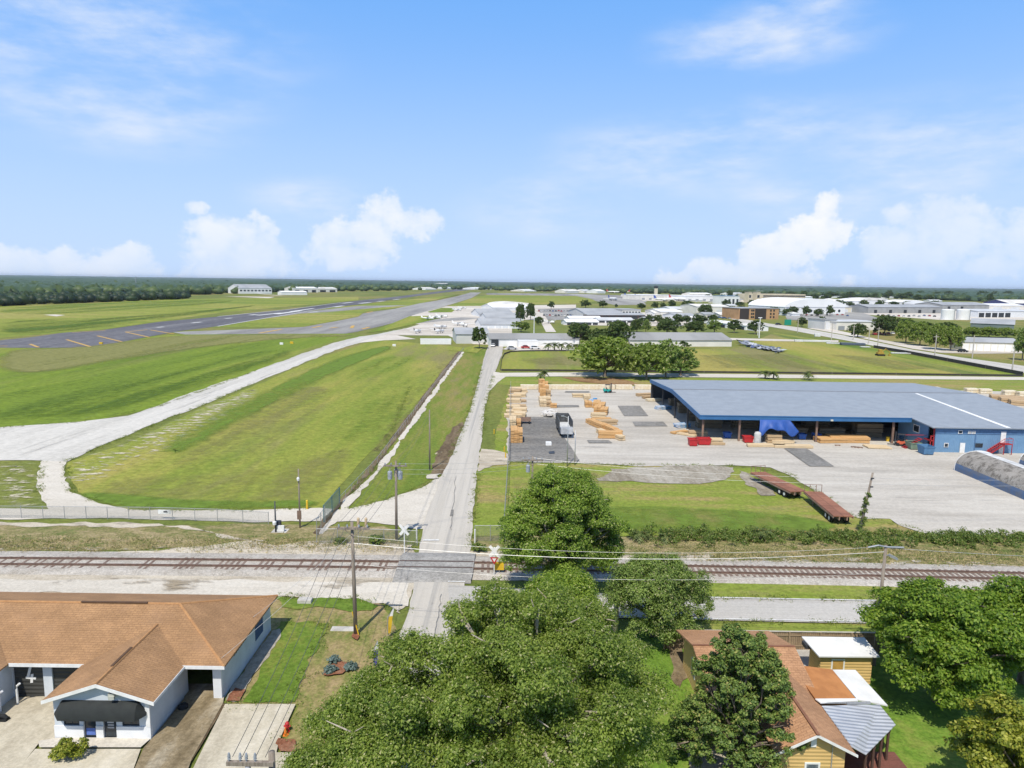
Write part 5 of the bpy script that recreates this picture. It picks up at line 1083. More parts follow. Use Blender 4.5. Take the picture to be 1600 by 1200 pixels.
# garage doors: number 4 bay, one beside it; the right bay stands open
DOORM = ribbed('dark_roller_door', (.055, .055, .05), 2, .28, .6, 0, .5, (.045, .045, .042))
for a, b_ in ((-32.95, -30.95), (-30.35, -27.55)):
    m = MB(); wall_x(a, b_, SYF + .12, .02, 2.5, .05, 0, m); d = m.build('garage_door', DOORM, shop)
    if a < -32:
        m = MB(); yy = SYF - oy + .10; X = -31.9 - ox
        m.prism([(X - .02, 2.16), (X + .17, 2.22), (X - .06, 1.42), (X - .27, 1.36)], yy, yy + .012); m.prism([(X - .27, 1.50), (X - .30, 1.34), (X + .36, 1.28), (X + .40, 1.44)], yy - .002, yy + .010); m.prism([(X + .06, 1.66), (X + .24, 1.70), (X + .16, 1.06), (X - .02, 1.04)], yy - .004, yy + .008)
        m.build('door_number_four', WHITE, d)
for k, xx in enumerate((-34.0, -32.75)):                     # two white bent pipes by the left wall
    tag(MB().tube([(0, 0, .0), (0, 0, 1.1), (.08, -.05, 1.4), (.3, -.1, 1.6)], .07, 8).build('bent_pipe', WHITE, loc=(-32.7 + k * .5, 42.3 + k * .9, 0)), ['front white bent pipe by the shop left wall', 'rear white bent pipe beside the number four door'][k], 'pipe', 'white bent pipes')
tag(MB().tube([(-.28, 0, .28), (-.1, 0, .42), (.15, 0, .4), (.3, 0, .26)], .13, 8).box(-.35, .35, -.2, .2, .0, .25).build('black_bin', BLACK, loc=at(4, 1128)), 'black bundle at the left edge of the forecourt', 'bundle')
tag(MB().lathe([(.28, 0), (.33, .1), (.33, .35), (.2, .45), (.02, .46)], 0, 0, 10).build('tyre', BLACK, loc=(-21.2, 42.9, 0)), 'black tyre against the shop side wall', 'tyre')

# ------------------------------------------------------------------ HOUSE
OCH = ribbed('ochre_siding', (.66, .45, .18), 2, .22, .8, 0, .35, (.58, .39, .15)); TANW = mat('ochre_wall', (.62, .39, .12), (.50, .32, .11), 1, .8)
house = thing('brown_roofed_house', 'ochre house under rust brown roofs with a corrugated porch', 'house', (16, 42, 0)); ox, oy = 16, 42
WA = (12.9, 19.0, 40.6, 49.0); m = MB()
m.box(WA[0] - ox, WA[1] - ox, WA[2] - oy, WA[3] - oy, 0, 2.7); m.prism([(WA[2] - oy, 2.7), (WA[3] - oy, 2.7), (44.8 - oy, 3.85)], WA[0] - ox, WA[1] - ox, axis='x')
m.box(15.0 - ox, 18.6 - ox, 35.8 - oy, 40.6 - oy, 0, 2.75); m.prism([(15.0 - ox, 2.75), (18.6 - ox, 2.75), (16.8 - ox, 3.8)], 35.8 - oy, 44 - oy)
m.box(18.6 - ox, 21.4 - ox, 40.2 - oy, 40.599 - oy, 0, 2.55); m.box(19.01 - ox, 21.4 - ox, 40.6 - oy, 43.8 - oy, 0, 2.6)
m.build('wall', OCH, house)
m = MB(); m.slab(pln([(12.4, 49.45, 2.72), (12.4, 44.8, 4.0), (19.25, 44.8, 4.0), (19.25, 49.45, 2.72)][::-1]), .1); m.slab(pln([(12.4, 44.8, 4.0), (12.4, 40.2, 2.72), (19.25, 40.2, 2.72), (19.25, 44.8, 4.0)][::-1]), .1); m.build('rear_roof', SHINGLE2, house)
m = MB(); m.slab(pln([(16.8, 35.35, 4.0), (19.0, 35.35, 2.85), (19.0, 44.6, 2.85), (16.8, 44.6, 4.0)]), .1); m.slab(pln([(14.6, 35.35, 2.85), (16.8, 35.35, 4.0), (16.8, 44.6, 4.0), (14.6, 44.6, 2.85)]), .1); m.build('roof', SHINGLE2, house)
m = MB(); m.box(16.72 - ox, 16.88 - ox, 35.3 - oy, 44.4 - oy, 3.98, 4.06); m.box(12.4 - ox, 19.25 - ox, 44.72 - oy, 44.88 - oy, 4.0, 4.06); m.build('ridge_cap', mat('dark_ridge', (.25, .12, .07)), house)
m = MB(); m.slab(pln([(18.75, 40.05, 3.13), (21.67, 41.0, 2.62), (21.6, 44.2, 2.74), (18.75, 44.1, 3.13)]), .08); m.build('low_roof', mat('rolled_roofing', (.50, .22, .08), (.40, .17, .06), .8, .9), house)
m = MB(); m.slab(pln([(21.75, 41.0, 2.6), (23.5, 40.7, 2.42), (23.36, 44.6, 2.5), (21.64, 44.25, 2.7)]), .08); m.slab(pln([(18.9, 39.75, 3.12), (21.67, 40.75, 2.66), (21.7, 40.98, 2.68), (18.7, 40.08, 3.18)]), .06); m.build('white_roof', mat('white_membrane', (.76, .76, .75), (.66, .66, .64), .8, .7), house)
CORR = ribbed('corrugated_zinc', (.62, .64, .67), 1, .33, .4, .35, 1.0, (.50, .52, .56))
m = MB(); nx = 46; A, B, C_, D = [Vector(L_(*q)) for q in ((18.95, 39.7, 2.95), (22.95, 40.65, 2.5), (22.95, 38.75, 2.42), (19.85, 36.0, 2.42))]; E = Vector(L_(19.0, 36.0, 2.9))
m.slab([E, D, C_, B, A], .05); m.build('corrugated_roof', CORR, house)
m = MB(); m.tube([L_(18.95, 39.85, 3.05), L_(20.6, 40.3, 2.78), L_(22.2, 40.62, 2.62)], .06, 8); m.tube([L_(20.7, 40.2, 2.8), L_(22.3, 40.55, 2.66)], .09, 8); m.build('roof_pipe', STEEL, house)
m = MB(); m.box(21.2 - ox, 22.6 - ox, 34.0 - oy, 37.2 - oy, .35, .45); m.build('ramp', mat('pale_boards', (.58, .55, .47)), house)
m = MB(); m.box(18.65 - ox, 23.3 - ox, 32.2 - oy, 39.2 - oy, .22, .345); m.build('porch_deck', tiles('red_brown_deck', (.22, .09, .07), (.19, .08, .06), (.10, .05, .04), 3., .15, 1, (0, 1), .8, .4), house)
for px_, py_ in ((20.0, 36.3), (20.8, 37.0), (21.6, 37.7), (22.4, 38.45), (22.75, 39.6)):
    m = MB(); m.box(px_ - ox - .06, px_ - ox + .06, py_ - oy - .06, py_ - oy + .06, .35, 2.4); m.tube([L_(px_, py_, 1.8), L_(px_ + .35, py_ + .3, 2.38)], .035, 5); m.build('porch_post', mat('dark_brown_paint', (.10, .055, .04)), house)
m = MB()
for a, b_ in (((14.55, 35.3, 2.86), (16.8, 35.3, 4.02)), ((16.8, 35.3, 4.02), (19.05, 35.3, 2.86))):
    A, B = L_(*a), L_(*b_); q = [A, B, (B[0], B[1], B[2] - .16), (A[0], A[1], A[2] - .16)]; m.add(q + [(p[0], p[1] + .03, p[2]) for p in q], [(0, 1, 2, 3), (7, 6, 5, 4), (0, 4, 5, 1), (1, 5, 6, 2), (2, 6, 7, 3), (3, 7, 4, 0)])
m.build('barge_board', WHITE, house)
def window(parent, x0, x1, z0, z1, y, m_=WHITE, name='window'):
    m = MB(); m.box(x0 - .1, x1 + .1, y - .05, y - .004, z0 - .1, z0); m.box(x0 - .1, x1 + .1, y - .05, y - .004, z1, z1 + .1); m.box(x0 - .1, x0, y - .05, y - .004, z0, z1); m.box(x1, x1 + .1, y - .05, y - .004, z0, z1); m.box(x0, x1, y - .045, y - .004, (z0 + z1) / 2 - .04, (z0 + z1) / 2 + .04)
    w_ = m.build(name, m_, parent); MB().box(x0, x1, y - .02, y - .005, z0, z1).build('pane', mat('bright_pane', (.30, .33, .36), (.10, .12, .14), 2.5, .15), w_); return w_
window(house, 16.5 - ox, 17.15 - ox, .75, 1.95, 35.8 - oy)
m = MB(); m.box(16.65 - ox, 16.95 - ox, 35.74 - oy, 35.79 - oy, 3.0, 3.5); m.build('gable_vent', WHITE, house)
m = MB(); m.box(17.95 - ox, 18.3 - ox, 35.66 - oy, 35.79 - oy, .9, 1.6); m.build('meter_box', mat('meter_grey', (.55, .55, .52)), house); m = MB(); m.tube([L_(17.85, 35.74, 1.3), L_(17.85, 35.74, 3.2)], .03, 6); m.build('conduit', STEEL, house)
m = MB(); m.box(12.86 - ox, 12.895 - ox, 45.6 - oy, 46.6 - oy, 1.0, 2.2); w_ = m.build('window', WHITE, house); m = MB(); m.box(12.84 - ox, 12.858 - ox, 45.7 - oy, 46.5 - oy, 1.1, 2.1); m.build('pane', GLASS, w_)
# white roofed shed
t = thing('garden_shed', 'ochre garden shed with a white flat roof by the wooden fence', 'shed', (24, 48, 0)); m = MB(); m.box(-1.9, 1.75, -1.0, .85, 0, 2.28); m.build('wall', OCH, t)
m = MB(); m.slab([(-2.2, -1.35, 2.32), (2.1, -1.3, 2.32), (2.15, 1.1, 2.5), (-2.45, 1.1, 2.5)], .09); m.build('roof', MATS['white_membrane'], t)
m = MB(); m.box(-1.15, -1.05, -1.05, -1.002, 0, 1.95); m.box(-.3, -.2, -1.05, -1.002, 0, 1.95); m.box(-1.05, -.3, -1.05, -1.002, 1.85, 1.95); d = m.build('door_frame', WHITE, t); MB().box(-1.05, -.3, -1.03, -1.003, 0, 1.85).build('door', mat('ochre_door', (.52, .30, .08)), d)
m = MB(); m.box(-2.5, -1.95, .2, .9, 2.0, 2.3); m.build('fascia_box', DKSTEEL, t)
# wooden fence behind the house
fb = thing('wooden_fence', 'brown wooden privacy fence between the house and the side road', 'fence', (20, 51.6, 0)); m = MB(); x = -8.
while x < 9.4:
    w_ = .14; m.box(x, x + w_, -.012 + random.uniform(-.006, .006), .012, .0, 1.55 + random.uniform(-.03, .03)); x += .15
m.build('boards', tiles('fence_boards', (.36, .27, .175), (.26, .19, .12), (.12, .09, .06), .15, 3, 1, (0, 2), .9, .3), fb); m = MB()
for z in (.4, 1.25): m.box(-8, 9.4, -.06, -.02, z, z + .09)
m.build('fence_rails', mat('fence_rail_wood', (.33, .25, .16)), fb); m = MB(); m.box(-8, 9.4, -.07, .05, 1.585, 1.63); m.build('top_cap', mat('pale_cap', (.56, .52, .46)), fb)
for k in range(8): MB().box(-8 + k * 2.4, -7.9 + k * 2.4, -.16, -.06, 0, 1.6).build('post', MATS['fence_rail_wood'], fb)
# ================================================================== LUMBER YARD
def lumber(name, c, c2, gap):
    return tiles(name, c, c2, gap, 3.4, .09, 1, (0, 2), .8, .3)
LUM = [mat('pale_lumber', (.72, .57, .37), (.56, .42, .25), 3, .8, stretch=(.2, 4, 5), bmp=.3), mat('orange_lumber', (.66, .41, .19), (.52, .29, .11), 3, .8, stretch=(.2, 4, 5), bmp=.3), mat('tan_lumber', (.55, .40, .24), (.42, .29, .16), 3, .8, stretch=(.2, 4, 5), bmp=.3)]
WRAP = mat('pale_wrap', (.70, .58, .38), (.78, .70, .55), 1.2, .6); BWRAP = mat('blue_wrap', (.06, .26, .50), (.60, .62, .66), .8, .5); DKGAP = mat('dunnage', (.12, .085, .055))
def stackmesh(L, W, H, layers, cols, jit):
    m = MB(); hz = H / layers
    for k in range(layers):
        z0 = k * hz + .09
        for s in (-.35, 0, .35): m.box(s * L - .05, s * L + .05, -W / 2 + .05, W / 2 - .05, z0 - .09, z0, 1)
        for c in range(cols):
            y0 = -W / 2 + c * W / cols; dx = random.uniform(-jit, jit)
            nb = max(2, int((hz - .09) / .11))
            for b in range(nb):
                zz = z0 + b * (hz - .09) / nb; d2 = random.uniform(-.05, .05)
                m.box(-L / 2 + dx + d2, L / 2 + dx + d2, y0 + .015, y0 + W / cols - .015, zz, zz + (hz - .09) / nb - .012, 0)
    return m
SM = {}
def stack(label, x, y, L, W, H, rot=0, tone=0, layers=2, cols=2, group=None, name='lumber_stack', cat='lumber stack', world=None):
    p = world or G(x, y); m_ = tone if not isinstance(tone, int) else LUM[tone]; key = (round(L, 1), round(W, 1), round(H, 1), layers, cols, m_.name)
    if key in SM: o = SM[key].copy(); COL.objects.link(o); o['label'] = label
    else:
        o = stackmesh(L, W, H, layers, cols, .12).build(name, [m_, DKGAP]); SM[key] = o; tag(o, label, cat)
    o.location = (p[0], p[1], .07); o.rotation_euler = (0, 0, rot); 
    if group: o['group'] = group
    return o
HP = math.pi / 2
g1 = 'lumber rows in the open yard'
for i, (x, y, L, W, H, r, t) in enumerate([(803, 689, 4.2, 1.2, 2.3, HP, 1), (811, 689, 4.2, 1.2, 2.1, HP, 1), (801, 668, 4, 1.3, 1.9, HP, 0), (809, 667, 3.6, 1.2, 1.4, HP, 1)]):
    stack(['front left tall orange lumber stack on the yard asphalt', 'front right tall orange lumber stack on the yard asphalt', 'pale lumber stack behind the front left orange one', 'orange lumber stack behind the front right orange one'][i], x, y, L, W, H, r, t, 3, 2, g1)
for i, (x, y, w_) in enumerate([(802, 652, 3.6), (813, 651, 2.4), (803, 645, 3.4), (812, 643.5, 3), (802, 638, 3), (811, 636, 3.2), (803, 629, 3.2), (812, 628, 3), (804, 621, 3), (812, 620, 3), (805, 614, 3), (814, 613, 3.2), (806, 608.5, 3)]):
    stack('low pale lumber pile, %s from the front along the yard boundary fence' % ORD[i], x, y, w_, 2.2, random.choice([.5, .65, .9]), random.uniform(-.1, .1), random.choice([0, 0, 2]), 2, 2, g1)
for i, (x, y, L, H, t) in enumerate([(846, 606, 2.4, 2.3, 1), (852, 607, 2.2, 1.8, 1), (846, 613, 2.4, 2.2, 1), (853, 614, 2.4, 1.9, 1), (848, 620, 2.6, 2.0, 1), (856, 619, 2.0, 1.5, 2), (847, 629, 2.6, 1.3, 0), (855, 628, 2.6, 1.2, 0), (848, 635, 2.6, 1.5, 0), (856, 635, 2.4, 1.2, 2), (865, 637, 1.6, .9, 1)]):
    stack('%s lumber bundle, %s from the back in the column below the two palms' % (('tall orange' if t == 1 else 'squat pale'), ORD[i]), x, y, L, 1.5, H, HP + random.uniform(-.1, .1), t, 2, 2, g1)
for i, (x, y, L, W, H, r, t) in enumerate([(908, 621, 4.4, 1.4, .9, .05, 0), (916, 624, 4, 1.4, 1.1, HP, 0), (919, 636, 2.6, 1.6, 1.3, HP, 1), (932, 636, 4.5, 1.5, 1.3, HP - .2, 1), (940, 640, 4.5, 1.5, 1.4, HP - .2, 1), (934, 645, 3.8, 1.5, 1.5, HP - .2, 1), (944, 647, 4, 1.6, 1.3, HP - .2, 1), (935, 652, 3, 1.4, .9, 0, 0),
     (928, 665, 5.5, 1.2, .9, HP + .35, 1), (934, 668, 6, 1.3, 1.1, HP + .35, 1), (940, 661, 4, 1.4, 1.0, .2, 1), (948, 664, 4, 1.6, 1.0, .25, 2), (950, 673, 6, 1.3, 1.0, HP + .35, 1), (957, 676, 6, 1.2, .9, HP + .35, 1), (944, 680, 4.4, 1.2, .8, HP + .35, 0), (953, 685, 4.2, 1.4, 1.3, 0, 1), (965, 686, 3.8, 1.2, .9, HP + .3, 0)]):
    stack('%s lumber bundle, %s from the back in the central diagonal row of the yard' % (['pale', 'orange', 'tan'][t], ORD[i]), x, y, L, W, H, r, t, 2, 2, g1)
for i, x in enumerate((826, 848, 871, 896, 921, 947, 974, 1004)):
    stack('pale wrapped lumber pack, %s from the left along the back edge of the yard' % ORD[i], x, 608.5, 4.4, 1.6, 1.2, 0, WRAP, 1, 1, 'wrapped packs along the back edge', 'wrapped_lumber')
for i, (x, y) in enumerate(((1458, 612), (1517, 614), (1538, 615), (1576, 617.5), (1599, 619.5))):
    stack('pale lumber pack, %s from the left on the grass beyond the blue roof' % ORD[i], x, y, 3.2, 1.6, 1.25, 0, WRAP, 2, 1, 'packs beyond the blue roof', 'wrapped_lumber')
for i, (x, y) in enumerate(((1572, 626), (1588, 630), (1604, 634))): stack(['left', 'middle', 'right'][i] + ' tan pile of loose boards beyond the blue roof', x, y, 7, 3.2, 1.2, -.4, 2, 2, 3, 'packs beyond the blue roof')
# stacks at the shed front and along its open left side
g2 = 'stacks around the shed'
for lab, x, y, L, W, H, r, t in [('pale flat sheet stack beside the red bins at the shed corner', 1109, 692, 4.4, 1.8, .75, 0, 0), ('long pale board stack left of the dark concrete strip', 1196, 698.5, 6.6, 1.3, .5, .03, 0), ('long pale board stack ending over the dark concrete strip', 1238, 700, 6.6, 1.5, .5, -.03, 0), ('back pale board stack behind the long low ones', 1222, 692.5, 4, 1.6, .6, 0, 0), ('left orange plywood stack before the shed middle', 1300, 691, 6, 2.6, .9, .1, 1), ('middle orange plywood stack before the shed middle', 1316, 690, 5, 3, 1.05, -.1, 1), ('right orange plywood stack before the shed middle', 1332, 690.5, 5, 2.8, 1.1, -.15, 1), ('thin pale sheet pile on the concrete before the right shed column', 1370, 700, 4, 2.4, .3, -.1, 0),
        ('tan stack at the back left corner of the shed', 1006, 619, 4, 1.4, .7, .35, 2), ('second stack along the open left side of the shed', 1016, 623, 4, 1.3, .7, .35, 2), ('pale wrapped stack third along the open left side of the shed', 1022, 627, 4, 1.4, .6, .3, WRAP), ('blue wrapped stack in the middle of the open left side of the shed', 1036, 640, 3.4, 1.8, .8, .4, BWRAP), ('blue wrapped stack near the front of the open left side of the shed', 1066, 668, 3, 1.8, .8, .4, BWRAP), ('orange loose stack between the blue wraps and the red bins', 1062, 677, 4, 1.2, .4, .6, 1), ('pale loose stack outside the front left shed column', 1072, 681, 4, .9, .4, 2.4, 0), ('tan stack by the shed corner column', 1090, 681, 3.4, 1.6, .9, .0, 2), ('low brown pallets by the red bins', 1117, 696, 3.6, .6, .45, 0, 2)]:
    stack(lab, x, y, L, W, H, r, t, 1 if H < .7 else 2, 2, g2)
k = 0
SHADEL = mat('shade_darkened_lumber', (.30, .235, .155), (.20, .155, .10), 3, .9, stretch=(.2, 4, 5), bmp=.3)  # darker lumber tone: shade under the shed roof put into the colour
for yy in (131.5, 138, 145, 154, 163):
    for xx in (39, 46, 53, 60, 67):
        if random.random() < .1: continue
        stack('shaded lumber stack in %s row and %s bay under the shed roof' % (ORD[int((yy - 128) / 8)], ORD[int((xx - 38) / 7)]), 0, 0, 4.8, 2.2, random.choice([1.6, 2.2, 2.6]), 0, SHADEL, 3, 2, 'stacks under the shed roof', world=(xx, yy, 0)); k += 1
# --- shed
BLUEW = ribbed('blue_sheet_wall', (.17, .30, .46), 0, .3, .6, 0, .5, (.14, .26, .41)); BLUEF = mat('blue_fascia_paint', (.045, .15, .33), (.035, .125, .28), .3, .55)
SROOF = ribbed('grey_blue_sheet_roof', (.305, .338, .378), 0, .6, .6, .0, .35, (.262, .292, .330)); COLM = mat('column_brown', (.30, .20, .15), (.22, .15, .12), 1, .7); REDS = mat('red_stair_paint', (.42, .035, .04), (.32, .03, .035), 1, .55)
shed = thing('lumber_shed', 'long open sided lumber shed with a wide blue grey metal roof', 'shed', (66, 145, 0)); ox, oy = 66, 145
zf = lambda y: 6.1 - (148.2 - y) * .052
m = MB(); m.slab([L_(x, y, zf(y)) for x, y in ((33.8, 125.1), (71.6, 125.1), (71.6, 118.6), (98, 118.6), (98, 148.2), (33.8, 148.2))], .18); m.slab([L_(33.8, 148.2, 6.1), L_(98, 148.2, 6.1), L_(98, 172, 4.9), L_(33.8, 172, 4.9)], .18); m.build('roof', SROOF, shed)
m = MB(); m.box(33.8 - ox, 98 - ox, 147.9 - oy, 148.5 - oy, 6.095, 6.135); m.build('ridge_cap', mat('ridge_grey', (.22, .23, .25)), shed)
m = MB(); m.slab([L_(84.2, 118.8, zf(118.8) + .06), L_(85.0, 118.8, zf(118.8) + .06), L_(84.9, 147, zf(147) + .06), L_(84.3, 147, zf(147) + .06)], .05); m.build('skylight_strip', mat('white_roof_coat', (.80, .80, .80), (.72, .72, .71), 1), shed)
m = MB(); m.box(33.7 - ox, 71.6 - ox, 125.0 - oy, 125.08 - oy, zf(125) - .78, zf(125) + .02); m.box(33.7 - ox, 71.6 - ox, 124.92 - oy, 125.0 - oy, zf(125) - .10, zf(125) + .05); m.build('front_fascia', BLUEF, shed)
m = MB(); m.prism([(125.08 - oy, zf(125) - .78), (125.08 - oy, zf(125) + .03), (148.2 - oy, 6.13), (172 - oy, 4.93), (172 - oy, 4.1), (148.2 - oy, 5.3)], 33.66 - ox, 33.78 - ox, axis='x'); m.build('side_fascia', BLUEF, shed)
for x, y in ((34.5, 125.7), (41.1, 125.7), (55.1, 125.9), (68.8, 125.7), (34.3, 136), (34.3, 147), (34.3, 159), (34.3, 171), (48, 147), (62, 147), (76, 147), (48, 171), (62, 171), (76, 171), (90, 171)):
    m = MB(); h = (zf(y) if y < 148 else 6.1 - (y - 148.2) * .05) - .2; w_ = .16; m.box(x - ox - w_, x - ox + w_, y - oy - .03, y - oy + .03, 0, h); m.box(x - ox - w_, x - ox - w_ + .04, y - oy - .15, y - oy + .15, 0, h); m.box(x - ox + w_ - .04, x - ox + w_, y - oy - .15, y - oy + .15, 0, h); m.build('column', COLM if y < 126 else DKSTEEL, shed)
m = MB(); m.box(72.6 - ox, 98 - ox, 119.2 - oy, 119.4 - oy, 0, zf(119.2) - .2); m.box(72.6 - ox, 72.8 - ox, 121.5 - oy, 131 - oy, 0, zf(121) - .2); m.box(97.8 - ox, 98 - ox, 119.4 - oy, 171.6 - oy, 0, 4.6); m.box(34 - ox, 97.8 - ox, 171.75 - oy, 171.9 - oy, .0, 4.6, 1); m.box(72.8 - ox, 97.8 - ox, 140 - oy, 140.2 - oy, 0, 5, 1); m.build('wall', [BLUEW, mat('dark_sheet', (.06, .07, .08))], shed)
m = MB(); m.box(72.6 - ox, 98 - ox, 119.12 - oy, 119.198 - oy, 3.35, zf(119) - .2); m.box(79.35 - ox, 79.5 - ox, 119.1 - oy, 119.19 - oy, 0, 3.35); m.build('wall_band', mat('darker_blue', (.10, .20, .36)), shed)
def wrect(nm, x, zb, w_, h, mm_, out=.07, par=None):
    m = MB(); m.box(x - ox - w_ / 2, x - ox + w_ / 2, 119.12 - oy - out, 119.119 - oy, zb, zb + h); return m.build(nm, mm_, par or shed)
for x, zb, w_, h in ((76.7, 3.38, .75, .6), (78.3, 3.4, .6, .5), (79.0, 3.4, .6, .5), (74.5, 1.0, .75, .75), (80.1, 1.1, 1.3, .65)):
    f_ = wrect('window', x, zb, w_, h, WHITE if x != 80.1 else DKSTEEL, .05); wrect('pane', x, zb + .1, w_ - .2, h - .2, GLASS if x not in (78.3, 79.0) else mat('blind_grey', (.5, .5, .47)), .08, f_)
for x, zb, h in ((77.3, .05, 1.75), (84.0, .05, 1.45), (84.1, 1.95, 1.9)): wrect('door', x, zb, .85, h, WHITE, .06)
st = MB(); n = 9
for i in range(n): st.box(80.9 + i * .29 - ox, 81.2 + i * .29 - ox, 117.9 - oy, 119.0 - oy, .02 + i * .215, .1 + i * .215)
for yy in (117.86, 119.02): st.add([L_(80.8, yy, 0), L_(83.6, yy, 1.95), L_(83.6, yy, 1.7), L_(80.8, yy, -.25), L_(80.8, yy + .05, 0), L_(83.6, yy + .05, 1.95), L_(83.6, yy + .05, 1.7), L_(80.8, yy + .05, -.25)], [(0, 1, 2, 3), (7, 6, 5, 4), (0, 4, 5, 1), (3, 2, 6, 7)])
st.box(83.5 - ox, 85.0 - ox, 117.86 - oy, 119.05 - oy, 1.8, 1.95)
for xx in (83.6, 84.95): st.box(xx - ox - .05, xx - ox + .05, 117.86 - oy, 117.96 - oy, 0, 1.8)
sto = st.build('staircase', REDS, shed); m = MB(); m.tube([L_(80.8, 117.9, .9), L_(83.6, 117.9, 2.85), L_(85.0, 117.9, 2.85), L_(85.0, 119, 2.85)], .04, 6); m.tube([L_(80.8, 117.9, .5), L_(83.6, 117.9, 2.4), L_(85.0, 117.9, 2.4)], .03, 6)
for xx, z in ((80.85, 0), (82.2, .9), (83.6, 1.9), (85.0, 1.9)): m.tube([L_(xx, 117.9, z), L_(xx, 117.9, z + .95)], .035, 6)
m.build('handrail', REDS, sto)
st = MB(); st.box(71.9 - ox, 72.55 - ox, 119.5 - oy, 121.4 - oy, 1.9, 2.1); st.box(72.4 - ox, 72.58 - ox, 119.45 - oy, 119.6 - oy, 0, 4.2); st.box(71.95 - ox, 72.1 - ox, 119.5 - oy, 119.65 - oy, 0, 2.9)
for i in range(8): st.box(68.9 + i * .37 - ox, 69.3 + i * .37 - ox, 121.6 - oy, 122.8 - oy, .1 + i * .23, .2 + i * .23)
st.box(68.8 - ox, 72.5 - ox, 121.5 - oy, 121.58 - oy, 2.5, 2.6); st.box(71.9 - ox, 72.55 - ox, 119.45 - oy, 119.5 - oy, 2.75, 2.88); st.build('staircase', REDS, shed)
m = MB(); m.box(72.55 - ox, 72.598 - ox, 124 - oy, 126 - oy, 2.3, 3.7); f_ = m.build('window', WHITE, shed); m = MB(); m.box(72.52 - ox, 72.545 - ox, 124.2 - oy, 125.8 - oy, 2.45, 3.55); m.build('pane', GLASS, f_)
m = MB(); m.box(57.0 - ox, 57.4 - ox, 124.6 - oy, 124.9 - oy, 4.2, 4.45); m.build('flood_light', mat('pale_lamp', (.7, .68, .55)), shed)
# blue tarp hung over a stack
nx, nz = 26, 14; V = []
for j in range(nz + 1):
    for i in range(nx + 1):
        u = i / nx; v_ = j / nz; half = .5 + .5 * math.sin(math.pi * min(1, .5 + v_ * .5) - 0) * 0
        x = 44.4 + u * (5.4 + v_ * 1.2) - v_ * .1 + .35 * v_ * v_ * (u - .5) * 2; drop = 2.5 * v_ * (.82 + .22 * math.cos(u * 7.5) + .12 * math.sin(u * 17))
        V.append((x - 47, -.25 - .9 * math.sin(v_ * 1.5) + .16 * math.sin(u * 23 + v_ * 3) * v_, 4.25 - drop))
m = MB(); m.add(V, [(j * (nx + 1) + i, j * (nx + 1) + i + 1, (j + 1) * (nx + 1) + i + 1, (j + 1) * (nx + 1) + i) for j in range(nz) for i in range(nx)])
tp = tag(m.build('blue_tarp', mat('blue_tarp', (.035, .10, .36), (.025, .075, .28), .8, .5), loc=(47, 125.2, 0), smooth=True), 'big blue tarp draped from the shed eave', 'tarp'); sd = tp.modifiers.new('thick', 'SOLIDIFY'); sd.thickness = .03
def bin_(label, x, y, w_, d, h, mm_, name='waste_bin', cat='bin', group=None, rot=0):
    m = MB(); a, b_ = w_ / 2, d / 2; k = .82
    m.add([(-a * k, -b_ * k, .15), (a * k, -b_ * k, .15), (a * k, b_ * k, .15), (-a * k, b_ * k, .15), (-a, -b_, h), (a, -b_, h), (a, b_, h), (-a, b_, h), (-a + .06, -b_ + .06, h), (a - .06, -b_ + .06, h), (a - .06, b_ - .06, h), (-a + .06, b_ - .06, h), (-a * k + .06, -b_ * k + .06, .25), (a * k - .06, -b_ * k + .06, .25), (a * k - .06, b_ * k - .06, .25), (-a * k + .06, b_ * k - .06, .25)],
          [(3, 2, 1, 0), (0, 1, 5, 4), (1, 2, 6, 5), (2, 3, 7, 6), (3, 0, 4, 7), (4, 5, 9, 8), (5, 6, 10, 9), (6, 7, 11, 10), (7, 4, 8, 11), (8, 9, 13, 12), (9, 10, 14, 13), (10, 11, 15, 14), (11, 8, 12, 15), (12, 13, 14, 15)])
    m.box(-a - .05, a + .05, -b_ - .05, -b_ - .002, h - .14, h); m.box(-a - .05, a + .05, b_ + .002, b_ + .05, h - .14, h)
    for sx in (-1, 1): m.box(sx * a * .6 - .08, sx * a * .6 + .08, -b_ * .7, b_ * .7, -.0, .149)
    return tag(m.build(name, mm_, loc=(*G(x, y)[:2], .07), rotz=rot), label, cat, group)
bin_('red hopper bin left of the longer red one by the shed corner', 1082, 697, 1.5, 1.6, 1.3, REDP, group='red bins'); bin_('longer red bin at the front left shed corner', 1099, 695.5, 2.4, 1.5, 1.25, REDP, group='red bins'); bin_('red bin by the second shed column near the white tank', 1168, 692, 1.7, 1.5, 1.2, REDP, group='red bins')
bin_('blue bin left of the second shed column', 1136, 685, 1.3, 1.2, 1.1, BLUEP, group='blue bins'); bin_('blue bin just left of the middle shed column', 1252, 687, 1.4, 1.3, 1.1, BLUEP, group='blue bins'); bin_('blue bin just right of the middle shed column', 1275, 687, 1.4, 1.3, 1.1, BLUEP, group='blue bins')
bin_('blue skip by the corner of the two storey blue wing', 1446, 710, 1.9, 2.2, 1.5, mat('faded_blue', (.10, .22, .38)), name='skip', cat='skip'); bin_('green skip between the orange forklift and the blue skip', 1426, 702, 1.9, 2, 1.3, mat('faded_green', (.20, .27, .20)), name='skip', cat='skip')
tag(MB().lathe([(.55, 0), (.6, .1), (.6, 2.0), (.45, 2.3), (.1, 2.4)], 0, 0, 14).build('storage_tank', mat('tank_grey', (.55, .55, .53)), loc=at(1183, 695)), 'grey upright tank under the left end of the blue tarp', 'tank')
tag(MB().lathe([(.3, 0), (.3, .9), (.28, .92), (.02, .92)], 0, 0, 12).build('drum', YEL, loc=at(1387, 690)), 'yellow drum beside the right shed column', 'drum')
